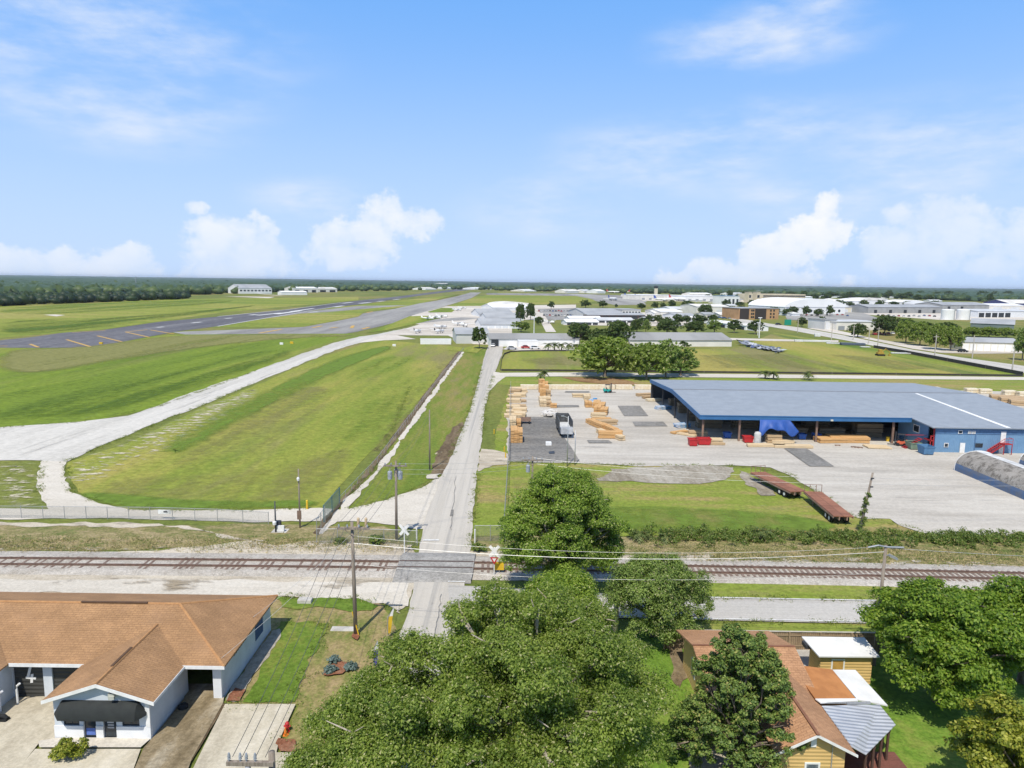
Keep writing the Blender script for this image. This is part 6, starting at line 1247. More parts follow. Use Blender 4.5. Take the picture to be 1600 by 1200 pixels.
for lab, x, y, L, W, H, r in (('brown timber rack under the blue tarp', 1208, 692, 2.6, 1.4, 1.5, 0),):
    stack(lab, x, y, L, W, H, r, 2, 3, 2, g2)
for i, (x, y) in enumerate(((1308, 697), (1333, 699.5), (1338, 700), (1343, 700.5))): tag(MB().box(-.4, .4, -.1, .1, .07, .25).box(-.4, -.3, -.4, -.101, .07, .3).box(.3, .4, -.4, -.101, .07, .3).build('steel_bracket', COLM, loc=at(x, y)), 'small rusty bracket on the concrete, %s from the left before the plywood stacks' % ORD[i], 'bracket', 'rusty brackets')
def forklift(label, x, y, rot, col):
    t = thing('forklift', label, 'forklift', (*G(x, y)[:2], .07), rot); m = MB(); m.box(-.9, .55, -.55, .55, .35, .85); m.prism([(-1.15, .35), (-.9, .35), (-.9, 1.1), (-1.05, 1.15), (-1.2, .9)], -.55, .55); m.build('body', col, t, bevel=.05)
    m = MB()
    for sx, sy in ((-.75, -.5), (-.75, .5), (.45, -.5), (.45, .5)): m.tube([(sx, sy, .85), (sx * .8, sy, 2.05)], .04, 5)
    m.box(-.75, .5, -.55, .55, 2.05, 2.12); m.build('overhead_guard', DKSTEEL, t); m = MB()
    for sy in (-.35, .35): m.box(.72, .84, sy - .06, sy + .06, .1, 2.5)
    for z in (.5, 1.4, 2.35): m.box(.73, .83, -.289, .289, z, z + .1)
    mt = m.build('mast', DKSTEEL, t); m = MB()
    for sy in (-.25, .25): m.box(.85, 2.0, sy - .06, sy + .06, .12, .18); m.box(.85, .92, sy - .06, sy + .06, .18, .7)
    m.build('fork', DKSTEEL, mt)
    for sx, sy in ((-.65, -.5), (-.65, .5), (.4, -.5), (.4, .5)): m = MB(); m.tube([(sx, sy - .12, .3), (sx, sy + .12, .3)], .3, 14); m.build('wheel', BLACK, t)
    m = MB(); m.box(-.45, 0, -.25, .25, .85, 1.0); m.box(-.5, -.4, -.25, .25, 1.0, 1.4); m.build('seat', BLACK, t)
forklift('teal forklift at the back of the lumber yard', 950, 614, .1, mat('teal_paint', (.02, .36, .33))); forklift('orange forklift by the right shed column', 1406, 697, 2.7, mat('orange_red_paint', (.58, .13, .06)))
# open top dump trailer
t = thing('dump_trailer', 'black open top dump trailer with a white floor on the yard asphalt', 'trailer', (9.9, 131.5, .09), .03); m = MB(); m.box(-1.25, 1.25, -3.9, 4.2, .95, 1.1); m.box(-1.25, -1.17, -3.9, 4.2, 1.1, 2.9); m.box(1.17, 1.25, -3.9, 4.2, 1.1, 2.9); m.box(-1.169, 1.169, 4.12, 4.2, 1.1, 2.9); m.box(-1.169, 1.169, -3.9, -3.82, 1.1, 1.5)
for yy in (-2.5, -1, .5, 2, 3.4): m.box(-1.32, -1.251, yy, yy + .1, .95, 2.9); m.box(1.251, 1.32, yy, yy + .1, .95, 2.9)
m.build('body', mat('worn_charcoal', (.10, .105, .11), (.05, .052, .055), 1.2, .7), t); MB().box(-1.15, 1.15, -3.7, 4.0, 1.105, 1.16).build('floor_panel', mat('pale_floor', (.66, .68, .70), (.45, .47, .50), .8), t); m = MB(); m.box(-1.1, 1.1, -5.6, -4.1, .8, 1.9); m.prism([(-5.7, .8), (-5.6, 1.9), (-5.61, .8)], -1, 1, axis='x'); m.build('front_unit', mat('grey_cab', (.45, .46, .47), (.3, .31, .32), 1), t, bevel=.08)
for sy in (-3.2, 2.4, 3.4):
    for sx in (-.95, .95): m = MB(); m.tube([(sx - .16, sy, .48), (sx + .16, sy, .48)], .48, 16); w_ = m.build('wheel', BLACK, t); m = MB(); m.tube([(sx - .17, sy, .48), (sx + .17, sy, .48)], .24, 12); m.build('rim', STEEL, w_)
m = MB()
for _ in range(26):
    x, y = random.uniform(-1.6, 1.6), random.uniform(-2, 2); a = random.uniform(0, 3); m.box(x - .7, x + .7, y - .3, y + .3, random.uniform(.1, .8), random.uniform(.85, 1.1), 0, a)
tag(m.build('wrapped_offcuts', mat('white_wrap', (.72, .70, .66), (.55, .50, .44), 1.5), loc=at(861, 650)), 'white wrapped heap behind the dump trailer', 'heap'); m = MB()
for _ in range(12):
    x, y = random.uniform(-.8, .8), random.uniform(-2.4, 2.4); m.box(x - .5, x + .5, y - .4, y + .4, .05, random.uniform(.7, 1.2), 0, random.uniform(-.3, .3))
tag(m.build('wrapped_offcuts', BWRAP, loc=at(926, 632)), 'blue and white wrapped heap in the central diagonal row', 'heap')
t = thing('utility_trailer', 'small dark trailer on the yard asphalt by the pale piles', 'trailer', (*G(821, 662)[:2], .09)); m = MB(); m.box(-1.1, 1.1, -.7, .7, .5, .65); m.box(-1.1, 1.1, -.74, -.701, .5, 1.1); m.box(-1.1, 1.1, .701, .74, .5, 1.1); m.build('body', COLM, t)
for sx in (-.75, .75): MB().tube([(sx - .1, -.72, .33), (sx + .1, -.72, .33)], .33, 12).tube([(sx - .1, .72, .33), (sx + .1, .72, .33)], .33, 12).build('wheel', BLACK, t)
tag(MB().box(-.5, .5, -.5, .5, 0, .5).box(-.45, .45, -.45, .45, .501, .56).build('white_crate', WHITE, loc=(*G(857, 696)[:2], .08), bevel=.02), 'white crate lying on the yard asphalt', 'crate'); sheet('drain_grate', [(857, 707), (866, 706), (867, 710), (858, 710.5)], DKSTEEL, 5)
# --- flatbed trailers
DECK = tiles('rusty_deck_boards', (.37, .17, .108), (.27, .12, .078), (.11, .06, .045), .42, 8, 1, (1, 0), .9, .5, 0.)
def flatbed(label, far, near, group):
    a, b_ = G(*far, 1.2), G(*near, 1.2); d = (b_ - a); L = d.length; t = thing('flatbed_trailer', label, 'trailer', ((a.x + b_.x) / 2, (a.y + b_.y) / 2, .06), math.atan2(d.x, -d.y) , group)
    m = MB(); m.box(-1.15, 1.15, -L / 2, L / 2, 1.08, 1.2); m.build('deck', DECK, t); m = MB()
    for sx in (-1, 1): m.box(sx * 1.15 - .05, sx * 1.15 + .05, -L / 2, L / 2, .9, 1.07); m.box(sx * .45 - .07, sx * .45 + .07, -L / 2, L / 2 - .2, .65, 1.07)
    for k in range(9): m.box(-1.1, 1.1, -L / 2 + .3 + k * (L - .6) / 8 - .04, -L / 2 + .3 + k * (L - .6) / 8 + .04, .98, 1.075)
    for sx in (-.6, .6): m.box(sx - .06, sx + .06, L / 2 - 2, L / 2 - 1.85, .0, .64)
    m.build('chassis', COLM, t); m = MB(); 
    for sx in (-1.1, -.4, .4, 1.1): m.box(sx - .03, sx + .03, L / 2 - .08, L / 2 - .02, 1.2, 2.1)
    m.box(-1.13, 1.13, L / 2 - .075, L / 2 - .025, 2.1, 2.16); m.build('headboard', COLM, t)
    for sy in (-L / 2 + 1.4, -L / 2 + 2.5):
        for sx in (-.9, .9): m = MB(); m.tube([(sx - .2, sy, .46), (sx + .2, sy, .46)], .46, 16); w_ = m.build('wheel', BLACK, t); m = MB(); m.tube([(sx - .21, sy, .46), (sx + .21, sy, .46)], .22, 12); m.build('rim', WHITE, w_)
    return t
flatbed('rusty flatbed trailer farther from the hedge, white wheel rims', (1184, 738), (1247, 768), 'rusty flatbed trailers'); flatbed('rusty flatbed trailer nearer the leaning vine pole', (1270, 768.5), (1318, 807), 'rusty flatbed trailers')
# --- quonset sheds
QM = ribbed('weathered_corrugated_arch', (.35, .325, .29), 1, .35, .75, .0, .6, (.25, .23, .205), .52, (.15, .135, .115)); QT = mat('white_arch_coat', (.70, .70, .69), (.46, .46, .45), .6, .7)
def quonset(label, x0, x1, y0, y1, h):
    t = thing('quonset_shed', label, 'arched shed', ((x0 + x1) / 2, (y0 + y1) / 2, .06), 0, 'arched sheds'); a = (x1 - x0) / 2; L = (y1 - y0) / 2; n = 24
    P_ = [(-a * math.cos(math.pi * i / n) ** 1 if True else 0, h * math.sin(math.pi * i / n) ** .72) for i in range(n + 1)]
    def strip(i0, i1, off): 
        m = MB(); q = P_[i0:i1 + 1]; V = [(x * (1 + off / a), y, z + off * (z / h)) for y in (-L, L) for x, z in q]; k = len(q); m.add(V, [(i, i + 1, i + 1 + k, i + k) for i in range(k - 1)]); return m
    strip(2, n - 2, 0).build('arch_roof', QM, t, smooth=True); strip(11, n - 8, .02).build('roof_coat', QT, t, smooth=True)
    for i0, i1 in ((0, 2), (n - 2, n)): strip(i0, i1, .0).build('side_wall', mat('faded_blue_wall', (.085, .15, .28), (.14, .16, .20), .6), t)
    for s in (-1, 1): m = MB(); m.add([(x, s * (L - .02), z) for x, z in P_], [tuple(range(n + 1))]); e = m.build('end_wall', MATS['faded_blue_wall'], t)
    m = MB(); m.tube([(x * 1.004, -L, z + .02) for x, z in P_], .07, 5); m.tube([(x * 1.004, L, z + .02) for x, z in P_], .07, 5); m.build('end_trim', QT, t)
    m = MB(); m.box(-1.5, 1.5, -L - .03, -L + .0, 0, 2.3); m.build('end_door', WHITE, t)
quonset('weathered grey arched shed with blue side walls at the right edge', 68.7, 75.6, 91.5, 107.2, 3.1); quonset('second arched shed showing behind the first at the right edge', 80.6, 87.5, 92, 110, 3.1)
# ================================================================== AIRPORT AND FAR BUILDINGS
W1 = mat('hangar_white', (.80, .80, .79), (.72, .72, .71), .1, .7); W2 = mat('cream_wall', (.70, .65, .52), (.62, .57, .45), .1, .8); W3 = mat('pale_grey_wall', (.60, .60, .57), (.52, .52, .50), .1, .8); W4 = mat('green_grey_wall', (.16, .20, .19), (.13, .165, .155), .1, .8); BRK = mat('orange_brick_wall', (.48, .29, .15), (.40, .24, .12), .3, .8); TAN2 = mat('tan_concrete', (.58, .51, .36), (.50, .44, .31), .1, .8)
RG = mat('grey_metal_roof', (.40, .41, .42), (.32, .33, .34), .08, .6); RGD = mat('aged_grey_roof', (.33, .33, .325), (.25, .25, .245), .06, .8, stretch=(1, .2, 1)); RW = mat('white_metal_roof', (.82, .82, .81), (.74, .74, .73), .08, .6); W1B = ribbed('ribbed_white_wall', (.74, .75, .76), 0, .9, .6, 0, .6, (.64, .65, .66)); W1C = mat('warm_white_wall', (.76, .73, .66), (.66, .63, .57), .15, .7); RWB = mat('light_grey_roof', (.62, .63, .64), (.50, .51, .52), .1, .6); RWC = mat('weathered_white_roof', (.76, .74, .70), (.58, .56, .52), .08, .7); DOOR = mat('pale_hangar_door', (.66, .68, .70), (.60, .62, .64), .2, .6); DK = mat('dark_opening', (.035, .04, .045), (.03, .033, .038), .3, .7); GREYD = mat('grey_door', (.30, .32, .35), (.26, .28, .30), .3, .6)
def bld(name, label, x0, x1, y, ytop, depth, wall=W1, roof=RG, kind='gable', rh=1.6, doors=0, doorm=DOOR, dh=.75, dw=.8, y1=None, group=None, cat='building', ov=.4, windows=0, d0=0., d1=1., smat=None):
    """building standing on the ground; front wall from pixel x0,y to x1,y1"""
    if wall is W1: wall = random.choice([W1, W1, W1B, W1C])
    if roof is RW: roof = random.choice([RW, RW, RWB, RWC])
    a, b_ = G(x0, y), G(x1, y1 if y1 else y); d = b_ - a; w_ = d.length; h = HT((x0 + x1) / 2, (y + (y1 or y)) / 2, ytop); rot = math.atan2(d.y, d.x)
    t = thing(name, label, cat, (a.x, a.y, 0), rot, group); D = depth
    m = MB(); m.box(0, w_, 0, D, 0, h)
    if kind == 'gable': m.prism([(0, h), (D, h), (D / 2, h + rh)], 0, w_, axis='x')
    if kind == 'gable_y': m.prism([(0, h), (w_, h), (w_ / 2, h + rh)], 0, D)
    if smat: m.m[-len(m.m):] = [1 if i in (4, 5) else 0 for i in range(6)] + [0] * (len(m.m) - 6)
    m.build('wall', [wall, smat or wall], t); m = MB(); o = ov
    if kind == 'gable': m.slab([(-o, -o, h + .02), (w_ + o, -o, h + .02), (w_ + o, D / 2, h + rh + .12), (-o, D / 2, h + rh + .12)], .1); m.slab([(-o, D / 2, h + rh + .12), (w_ + o, D / 2, h + rh + .12), (w_ + o, D + o, h + .02), (-o, D + o, h + .02)], .1)
    elif kind == 'gable_y': m.slab([(-o, -o, h + .02), (w_ / 2, -o, h + rh + .12), (w_ / 2, D + o, h + rh + .12), (-o, D + o, h + .02)], .1); m.slab([(w_ / 2, -o, h + rh + .12), (w_ + o, -o, h + .02), (w_ + o, D + o, h + .02), (w_ / 2, D + o, h + rh + .12)], .1)
    elif kind == 'shed': m.slab([(-o, -o, h + .12), (w_ + o, -o, h + .12), (w_ + o, D + o, h + rh), (-o, D + o, h + rh)], .1)
    elif kind == 'arch':
        n = 12; q = [(w_ / 2 - (w_ / 2 + o) * math.cos(math.pi * i / n), h + .05 + rh * math.sin(math.pi * i / n)) for i in range(n + 1)]; m.prism(q, -o, D + o)
    elif kind == 'hip': e = min(D, w_) / 2; P_ = [(-o, -o, h + .1), (w_ + o, -o, h + .1), (w_ + o, D + o, h + .1), (-o, D + o, h + .1), (e, D / 2, h + rh), (w_ - e, D / 2, h + rh)]; m.add(P_, [(0, 1, 5, 4), (1, 2, 5), (2, 3, 4, 5), (3, 0, 4), (3, 2, 1, 0)])
    else: m.box(-o, w_ + o, -o, D + o, h + .01, h + .35)
    m.build('roof', roof, t)
    for k in range(doors):
        s = w_ * (d0 + (d1 - d0) * (k + .5) / doors); hw = w_ * (d1 - d0) / doors * dw / 2; MB().box(s - hw, s + hw, -.08, -.01, 0.02, h * dh).build('door', doorm, t)
    for k in range(windows):
        s = w_ * (k + .5) / windows; hw = w_ / windows * .3; MB().box(s - hw, s + hw, -.06, -.01, h * .45, h * .72).build('window', GLASS, t)
    return t
H_ = 'hangars at the end of the main road'
bld('hangar', 'pale grey sided hangar left of the open gateway', 713, 764, 537, 522, 22, W3, RG, 'gable', 2.2, 0, group=H_)
hg = bld('hangar', 'long grey roofed shed beginning at the open gateway', 766, 905, 541.5, 529.5, 16, W1, RGD, 'gable', 1.8, 0, group=H_); m = MB(); m.box(.3, 3.6, -.12, -.02, 0, 3.0); m.build('gateway', DK, hg); m = MB(); m.box(.2, .45, -.3, -.13, 0, 3.1); m.box(3.5, 3.75, -.3, -.13, 0, 3.1); m.box(.2, 3.75, -.3, -.13, 3.1, 3.35); m.build('gateway_frame', GREYD, hg)
bld('hangar', 'white hangar with a row of pale doors before the yellow green bush', 752, 816, 513.5, 507, 24, W1, RG, 'gable', 3, 6, group=H_)
bld('hangar', 'second grey roofed hangar behind the row of pale doors', 760, 818, 501, 496.5, 24, W1, RG, 'gable', 3, 4, group=H_); bld('hangar', 'third grey roofed hangar behind the row of pale doors', 749, 802, 495, 490.5, 30, W1, RG, 'gable', 3.6, 4, group=H_)
bld('hangar', 'long white roofed hangar beyond the grey ones', 770, 830, 485.5, 480.5, 40, W1, RW, 'gable', 3, 3, group=H_); bld('hangar', 'white vaulted hangar at the far end of the lane', 781, 832, 480, 476.5, 40, W1, RW, 'arch', 3, 1, DK, .5, .06, group=H_)
bld('container', 'long low white box on the meadow edge left of the hangars', 657, 705, 538, 531, 3, W1, RW, 'flat', 0, 6, W1, .9, .9, ov=.05, cat='container')
bld('trailer_office', 'white box trailer parked beside the open gateway', 810, 840, 543, 533, 4, W1, RW, 'flat', 0, ov=.05, cat='trailer')
bld('shed', 'long white shed with a streaked grey roof behind the fenced field', 984, 1143, 541.5, 531.5, 24, W1, RGD, 'gable', 2.6, 0, windows=0, cat='shed')
B2 = 'airport buildings'
t = bld('hangar', 'broad grey roofed hangar with a dark brown open front', 913, 972, 497, 489, 40, W3, RG, 'gable', 3, 0, group=B2); bld('office_block', 'grey two storey office beside the brown fronted hangar', 972, 1001, 494, 484, 24, W3, RG, 'flat', 0, 0, windows=6, group=B2); bld('open_shed', 'low brown fronted lean-to before the broad hangar', 918, 1008, 499, 492.5, 10, mat('dark_brown_sheet', (.085, .05, .04), (.065, .04, .035), .2), RG, 'shed', 1.5, 8, DK, .8, .8, group=B2)
for i, (x0, x1, y, yt) in enumerate([(885, 935, 508, 503), (890, 940, 501, 497.5), (935, 990, 504.5, 500)]): bld('aircraft_shelter', ['front low white roofed shelter left of the lawn trees', 'rear low white roofed shelter before the brown fronted hangar', 'right low white roofed shelter before the brown fronted hangar'][i], x0, x1, y, yt, 12, W1, RW, 'gable', 1.5, 5, DK, .7, .8, group='white shelters', cat='shelter')
bld('terminal_building', 'long white terminal building with the control tower behind it', 1000, 1072, 468.5, 461.5, 50, W1, RW, 'flat', 0, 7, GREYD, .4, .4, group=B2, cat='terminal'); bld('terminal_building', 'long white terminal wing right of the control tower', 1072, 1128, 470.5, 462.5, 50, W1, RW, 'flat', 0, 5, GREYD, .4, .4, group=B2, cat='terminal')
bld('terminal_building', 'low white terminal wing left of the control tower', 990, 1032, 464, 460.5, 40, W1, RW, 'flat', 0, 3, GREYD, .4, .4, group=B2, cat='terminal')
bld('office_block', 'white block with four dark windows and a blue cornice', 1130, 1155, 475, 462.5, 24, W1, mat('blue_roof', (.16, .30, .50)), 'flat', 0, 4, GLASS, .62, .5, group=B2)
t = thing('control_tower', 'pale control tower with a dark glass cab above the terminal', 'control tower', at(1024.5, 461)); hh = HT(1024.5, 461, 446.5); m = MB(); m.box(-4, 4, -4, 4, 0, hh * .72); m.build('shaft', W2, t); MB().lathe([(4.2, hh * .72), (5.4, hh * .78), (6.0, hh * .92), (5.6, hh * .95), (1, hh)], 0, 0, 8).build('cab', DK, t); MB().tube([(0, 0, hh), (0, 0, hh + 6)], .3, 5).build('antenna', STEEL, t)
for i, (x0, x1, y, yt) in enumerate([(883, 907, 457.8, 454.8), (913, 925, 458, 455), (933, 946, 458.5, 455)]): bld('hangar', ['left white far hangar on the horizon field', 'middle white far hangar on the horizon field', 'right white far hangar on the horizon field'][i], x0, x1, y, yt, 40, W1, RW, 'gable', 5, 1, DOOR, group='far hangars', cat='hangar')
for i, (x0, x1, y, yt) in enumerate([(540, 560, 449.5, 446), (638, 676, 450.5, 447.5), (690, 703, 446.2, 443.5), (665, 682, 453, 451), (742, 768, 452.5, 450.8), (691, 712, 452, 450.5), (820, 838, 455.6, 454.2)]):
    bld('building', 'white building far beyond the runway, %s from the left' % ORD[i], x0, x1, y, yt, 60, W1, RW, 'gable', 4, group='white buildings beyond the runway')
t = bld('hangar', 'big pale gable hangar beyond the runway on the left', 374, 425, 459, 450.5, 60, mat('vault_white_wall', (.80, .80, .79)), RG, 'gable', 7, 0, windows=9, group='hangars beyond the runway'); 
bld('hangar', 'long white hangar with dark doors beyond the runway', 458, 497, 457, 450.5, 40, W1, RW, 'gable', 3, 3, DK, .6, .5, group='hangars beyond the runway'); bld('hangar', 'white hangar with two dark doors at the right of the far row', 497, 527, 456.5, 451, 40, W1, RW, 'gable', 3, 2, DK, .6, .6, group='hangars beyond the runway'); bld('hangar', 'low white shed in front of the far hangar row', 440, 480, 461, 456.5, 20, W1, RW, 'gable', 2, 0, group='hangars beyond the runway')
BB = mat('terracotta_wall', (.46, .24, .16), (.40, .21, .14), .05, .8); bld('brick_building', 'left orange brick building behind the dark wood', 150, 196, 455, 447, 50, BB, RW, 'flat', 0, 0, windows=8, group='brick buildings'); bld('brick_building', 'pale middle building behind the dark wood', 197, 232, 456, 448.5, 50, W3, RW, 'gable', 3, 0, windows=6, group='brick buildings'); bld('brick_building', 'right orange brick building behind the dark wood', 264, 294, 456, 448.5, 50, BB, RW, 'flat', 0, 0, windows=6, group='brick buildings')
# right-hand part
pg = bld('parking_garage', 'tan three level parking garage on the right', 1186, 1258, 472, 460, 50, TAN2, TAN2, 'flat', 0, 0, group=B2, cat='parking garage', ov=.0); w_ = (G(1258, 472) - G(1186, 472)).length; hh = HT(1222, 472, 460)
for k in range(3): MB().box(w_ * .08, w_ - 1, -.15, -.02, hh * (.1 + .3 * k), hh * (.1 + .3 * k) + hh * .16).build('open_level', DK, pg)
for i, (x, wd) in enumerate(((1171.5, 5), (1184.5, 6))): bld('stair_tower', ['tan stair tower left of the parking garage', 'tan stair tower at the corner of the parking garage'][i], x - wd / 2, x + wd / 2, 472.5, 456.5, 9, TAN2, W2, 'flat', 0, 0, windows=1, group='stair towers', cat='tower')
t = thing('canopy', 'flat disc roof on a stem above the parking garage', 'canopy', at(1186, 461)); hh = HT(1186, 461, 454.6); MB().lathe([(1.5, 0), (1.2, hh * .9), (14, hh * .95), (15, hh), (1, hh + 1)], 0, 0, 20).build('canopy_roof', RG, t)
br = bld('brick_office', 'orange brick office with dark glass bays', 1154, 1216, 499, 482, 26, BRK, RG, 'flat', 0, 0, group=B2); w_ = (G(1216, 499) - G(1154, 499)).length; hh = HT(1185, 499, 482)
for a, b_ in ((.02, .25), (.4, .68)): MB().box(w_ * a, w_ * b_, -.2, -.02, .1, hh * .97).build('glass_bay', mat('brown_glass', (.055, .045, .04), rough=.25), br)
for a in (.30, .345, .78, .86):
    for k in range(3): MB().box(w_ * a, w_ * a + 1.4, -.12, -.02, hh * (.12 + .3 * k), hh * (.3 + .3 * k)).build('window', GLASS, br)
bh = bld('arched_hangar', 'big white vaulted hangar right of the brick office', 1226, 1320, 490.5, 480, 60, mat('vault_white_wall', (.80, .80, .79), (.74, .74, .73), .1, .7), mat('vault_white_roof', (.82, .82, .81), (.76, .76, .75), .06, .6), 'arch', 8.5, 0, group=B2, cat='hangar'); w_ = (G(1320, 490.5) - G(1226, 490.5)).length; hh = HT(1273, 490.5, 480)
for a, b_ in ((.02, .11), (.115, .20)): MB().box(w_ * a, w_ * b_, -.15, -.02, hh * .2, hh * .95).build('hangar_door', mat('grey_blue_door', (.34, .37, .42)), bh)
for a in (.31, .43, .52, .90):
    m = MB(); m.tube([(w_ * a, -.1, hh * .45), (w_ * a, -.01, hh * .45)], 1.5, 14); m.build('round_window', GLASS, bh)
W_ = 'white sheds across the airport'
for i, (x0, x1, y, yt, k, rh, lab) in enumerate([(1088, 1138, 491, 479, 'gable', 2, 'white hall behind the large dark tree'), (1120, 1140, 486, 481, 'flat', 0, 'low white block right of the large dark tree'), (1032, 1066, 495, 487, 'gable', 2, 'white hangar before the terminal trees'), (1050, 1078, 489, 483, 'gable', 2, 'small white hangar behind the terminal trees'), (1062, 1092, 500, 494, 'gable', 1.6, 'grey roofed hut in the middle of the airport'), (1085, 1112, 505, 499, 'gable', 1.6, 'white hut left of the slanting shelter row'), (1140, 1166, 462.6, 459, 'gable', 3, 'far white shed left of the parking garage'), (1080, 1112, 463.5, 459.5, 'gable', 3, 'far white roof behind the terminal wing'),
        (1295, 1320, 476, 470.5, 'hip', 4, 'left tent roofed hangar behind the vaulted hangar'), (1321, 1348, 477, 470.5, 'hip', 4, 'second tent roofed hangar behind the vaulted hangar'), (1346, 1388, 477, 469.5, 'arch', 4, 'large white tent hangar in the row'), (1387, 1409, 477, 472.5, 'arch', 3.5, 'small white tent hangar in the row'), (1409, 1443, 478.5, 472.5, 'arch', 3.5, 'right white tent hangar in the row'), (1441, 1470, 481, 475.5, 'arch', 3, 'white tent hangar with a dark opening'),
        (1257, 1300, 460.3, 457.5, 'flat', 0, 'far row of white roofs above the parking garage'), (1544, 1600, 483, 477.5, 'gable', 2.5, 'white flat hall near the right edge'), (1238, 1250, 494, 490, 'gable', 1.5, 'small white hut before the vaulted hangar'), (1318, 1336, 488, 480, 'gable', 2, 'tan hall beside the vaulted hangar')]):
    bld('white_shed', lab, x0, x1, y, yt, 30, W2 if i == 17 else W1, RG if 'grey roofed' in lab else RW, k, rh, 1 if 'opening' in lab else 2, DK if 'opening' in lab else DOOR, .6, .5, group=W_, cat='shed')
for i in range(5): bld('aircraft_shelter', 'slanting white shelter, %s from the left in the row before the brick office' % ORD[i], 1104 + i * 15, 1120 + i * 15, 509 + i * 1.6, 503 + i * 1.6, 9, W1, RW, 'gable', 1.2, 1, DK if i % 2 else DOOR, .7, .7, y1=511 + i * 1.6, group='slanting shelters', cat='shelter')
WG = mat('mid_grey_wall', (.33, .335, .33), (.27, .275, .27), .15, .7)
bld('warehouse', 'long grey warehouse with dark doors behind the white tanks', 1356, 1470, 489.5, 480, 30, WG, RG, 'gable', 2.5, 5, DK, .55, .2, group=B2)
bld('warehouse', 'grey blue hangar behind the right white tank', 1472, 1545, 486, 476.5, 40, WG, RG, 'gable', 3, 2, DK, .75, .2, d1=.55, group=B2)
bld('warehouse', 'white open fronted hall with five dark bays near the right edge', 1528, 1620, 496, 486.5, 24, W1, RW, 'shed', 1.5, 5, DK, .75, .8, d1=.55, group=B2); bld('warehouse', 'white roofed hall with a dark blue wall at the right edge', 1576, 1640, 481, 474, 40, mat('navy_wall', (.05, .06, .16)), RW, 'gable', 5, group=B2)
bld('warehouse', 'low white warehouse with a dark loading bay left of the street grove', 1306, 1372, 516, 503, 22, W1, RW, 'flat', 0, 2, GREYD, .5, .6, d1=.5, group=B2); bld('warehouse', 'grey block at the left end of the low white warehouse', 1288, 1306, 515, 500, 18, W3, RGD, 'flat', 0, 1, group=B2)
bld('warehouse', 'dark green grey warehouse with a cream end wall above the storage units', 1515, 1583, 521, 506, 26, W4, RG, 'gable', 2.5, 0, smat=W2, group=B2, y1=524)
bld('storage_units', 'row of cream storage units with pale doors by the street', 1503, 1592, 547.5, 535, 14, mat('storage_cream', (.74, .70, .58), (.66, .62, .51), .2), RG, 'gable', 1.6, 8, W1, .75, .85, y1=550, cat='storage units')
for i, (x, y) in enumerate(((1480, 499.5), (1504, 499.5))):
    p = G(x, y); h = HT(x, y, 483.5); r = 9.2 * MPP(x, y); t = thing('storage_tank', ['left of the two white cylindrical fuel tanks', 'right of the two white cylindrical fuel tanks'][i], 'tank', p, 0, 'white tanks'); MB().lathe([(r, 0), (r, h * .96), (r * .9, h), (.1, h * 1.05)], 0, 0, 28).build('shell', W1, t, smooth=False); m = MB(); m.box(r * .6, r * .6 + .5, -r * .85, -r * .8, 0, h); m.build('ladder', STEEL, t)
# --- aircraft
def plane_proto(name, L, span, fr, bodym, finm, engines=0):
    t = thing(name, '', 'aircraft', (0, 0, -500)); zc = fr * 1.9; m = MB()
    pr = [(-.5, .1), (-.47, .45), (-.4, .85), (-.25, 1), (.1, 1), (.3, .7), (.5, .18)]; m.tube([(0, a * L, zc + (.0 if a < .2 else (a - .2) * fr * 1.6)) for a, _ in pr], [r * fr for _, r in pr], 12); m.build('fuselage', bodym, t, smooth=True)
    m = MB(); wz = zc + (fr * .9 if not engines else -fr * .4); c = L * .17; sw = L * .16 if engines else 0
    for s in (-1, 1): m.slab([(0, -.12 * L, wz), (s * span / 2, -.12 * L + sw, wz + .03 * span), (s * span / 2, -.12 * L + sw + c * .5, wz + .03 * span), (0, -.12 * L + c, wz)][::s], fr * .16)
    m.build('wing', bodym, t); m = MB()
    for s in (-1, 1): m.slab([(0, .4 * L, zc + fr * .5), (s * span * .18, .45 * L, zc + fr * .6), (s * span * .18, .5 * L, zc + fr * .6), (0, .5 * L, zc + fr * .5)][::s], fr * .12)
    m.build('tailplane', bodym, t); m = MB(); m.prism([(.34 * L, zc + fr * .5), (.5 * L, zc + fr * .5), (.53 * L, zc + fr * .5 + L * .15), (.46 * L, zc + fr * .5 + L * .15)], -fr * .06, fr * .06, axis='x'); m.build('fin', finm, t)
    m = MB(); 
    for x, y in ((0, -.38 * L), (-fr * 1.2, -.02 * L), (fr * 1.2, -.02 * L)): m.tube([(x, y, 0), (x, y, zc - fr * .5)], fr * .12, 6); m.tube([(x - fr * .12, y, fr * .3), (x + fr * .12, y, fr * .3)], fr * .3, 10)
    m.build('landing_gear', BLACK, t)
    if engines:
        for s in (-1, 1): m = MB(); m.tube([(s * span * .17, -.14 * L, zc - fr * .9), (s * span * .17, -.02 * L, zc - fr * .9)], fr * .5, 10); m.build('engine', STEEL, t)
    else: m = MB(); m.box(-.06, .06, -L * .5 - .12, -L * .5 - .04, zc - fr * 1.3, zc + fr * 1.3); m.build('propeller', BLACK, t); m = MB(); m.box(-fr * .8, fr * .8, -.24 * L, -.08 * L, zc + fr * .55, zc + fr * 1.02); m.build('cockpit_glass', GLASS, t)
    return t
SP = plane_proto('light_aircraft', 8.5, 11, .62, W1, W1); SPD = plane_proto('light_aircraft', 8.5, 11, .62, W1, DKSTEEL); JET = plane_proto('jet_airliner', 38, 34, 2.0, W1, mat('red_fin', (.5, .08, .08)), 2); JETB = plane_proto('jet_airliner', 34, 30, 1.9, W1, mat('blue_fin', (.05, .1, .38)), 2)
fst = set()
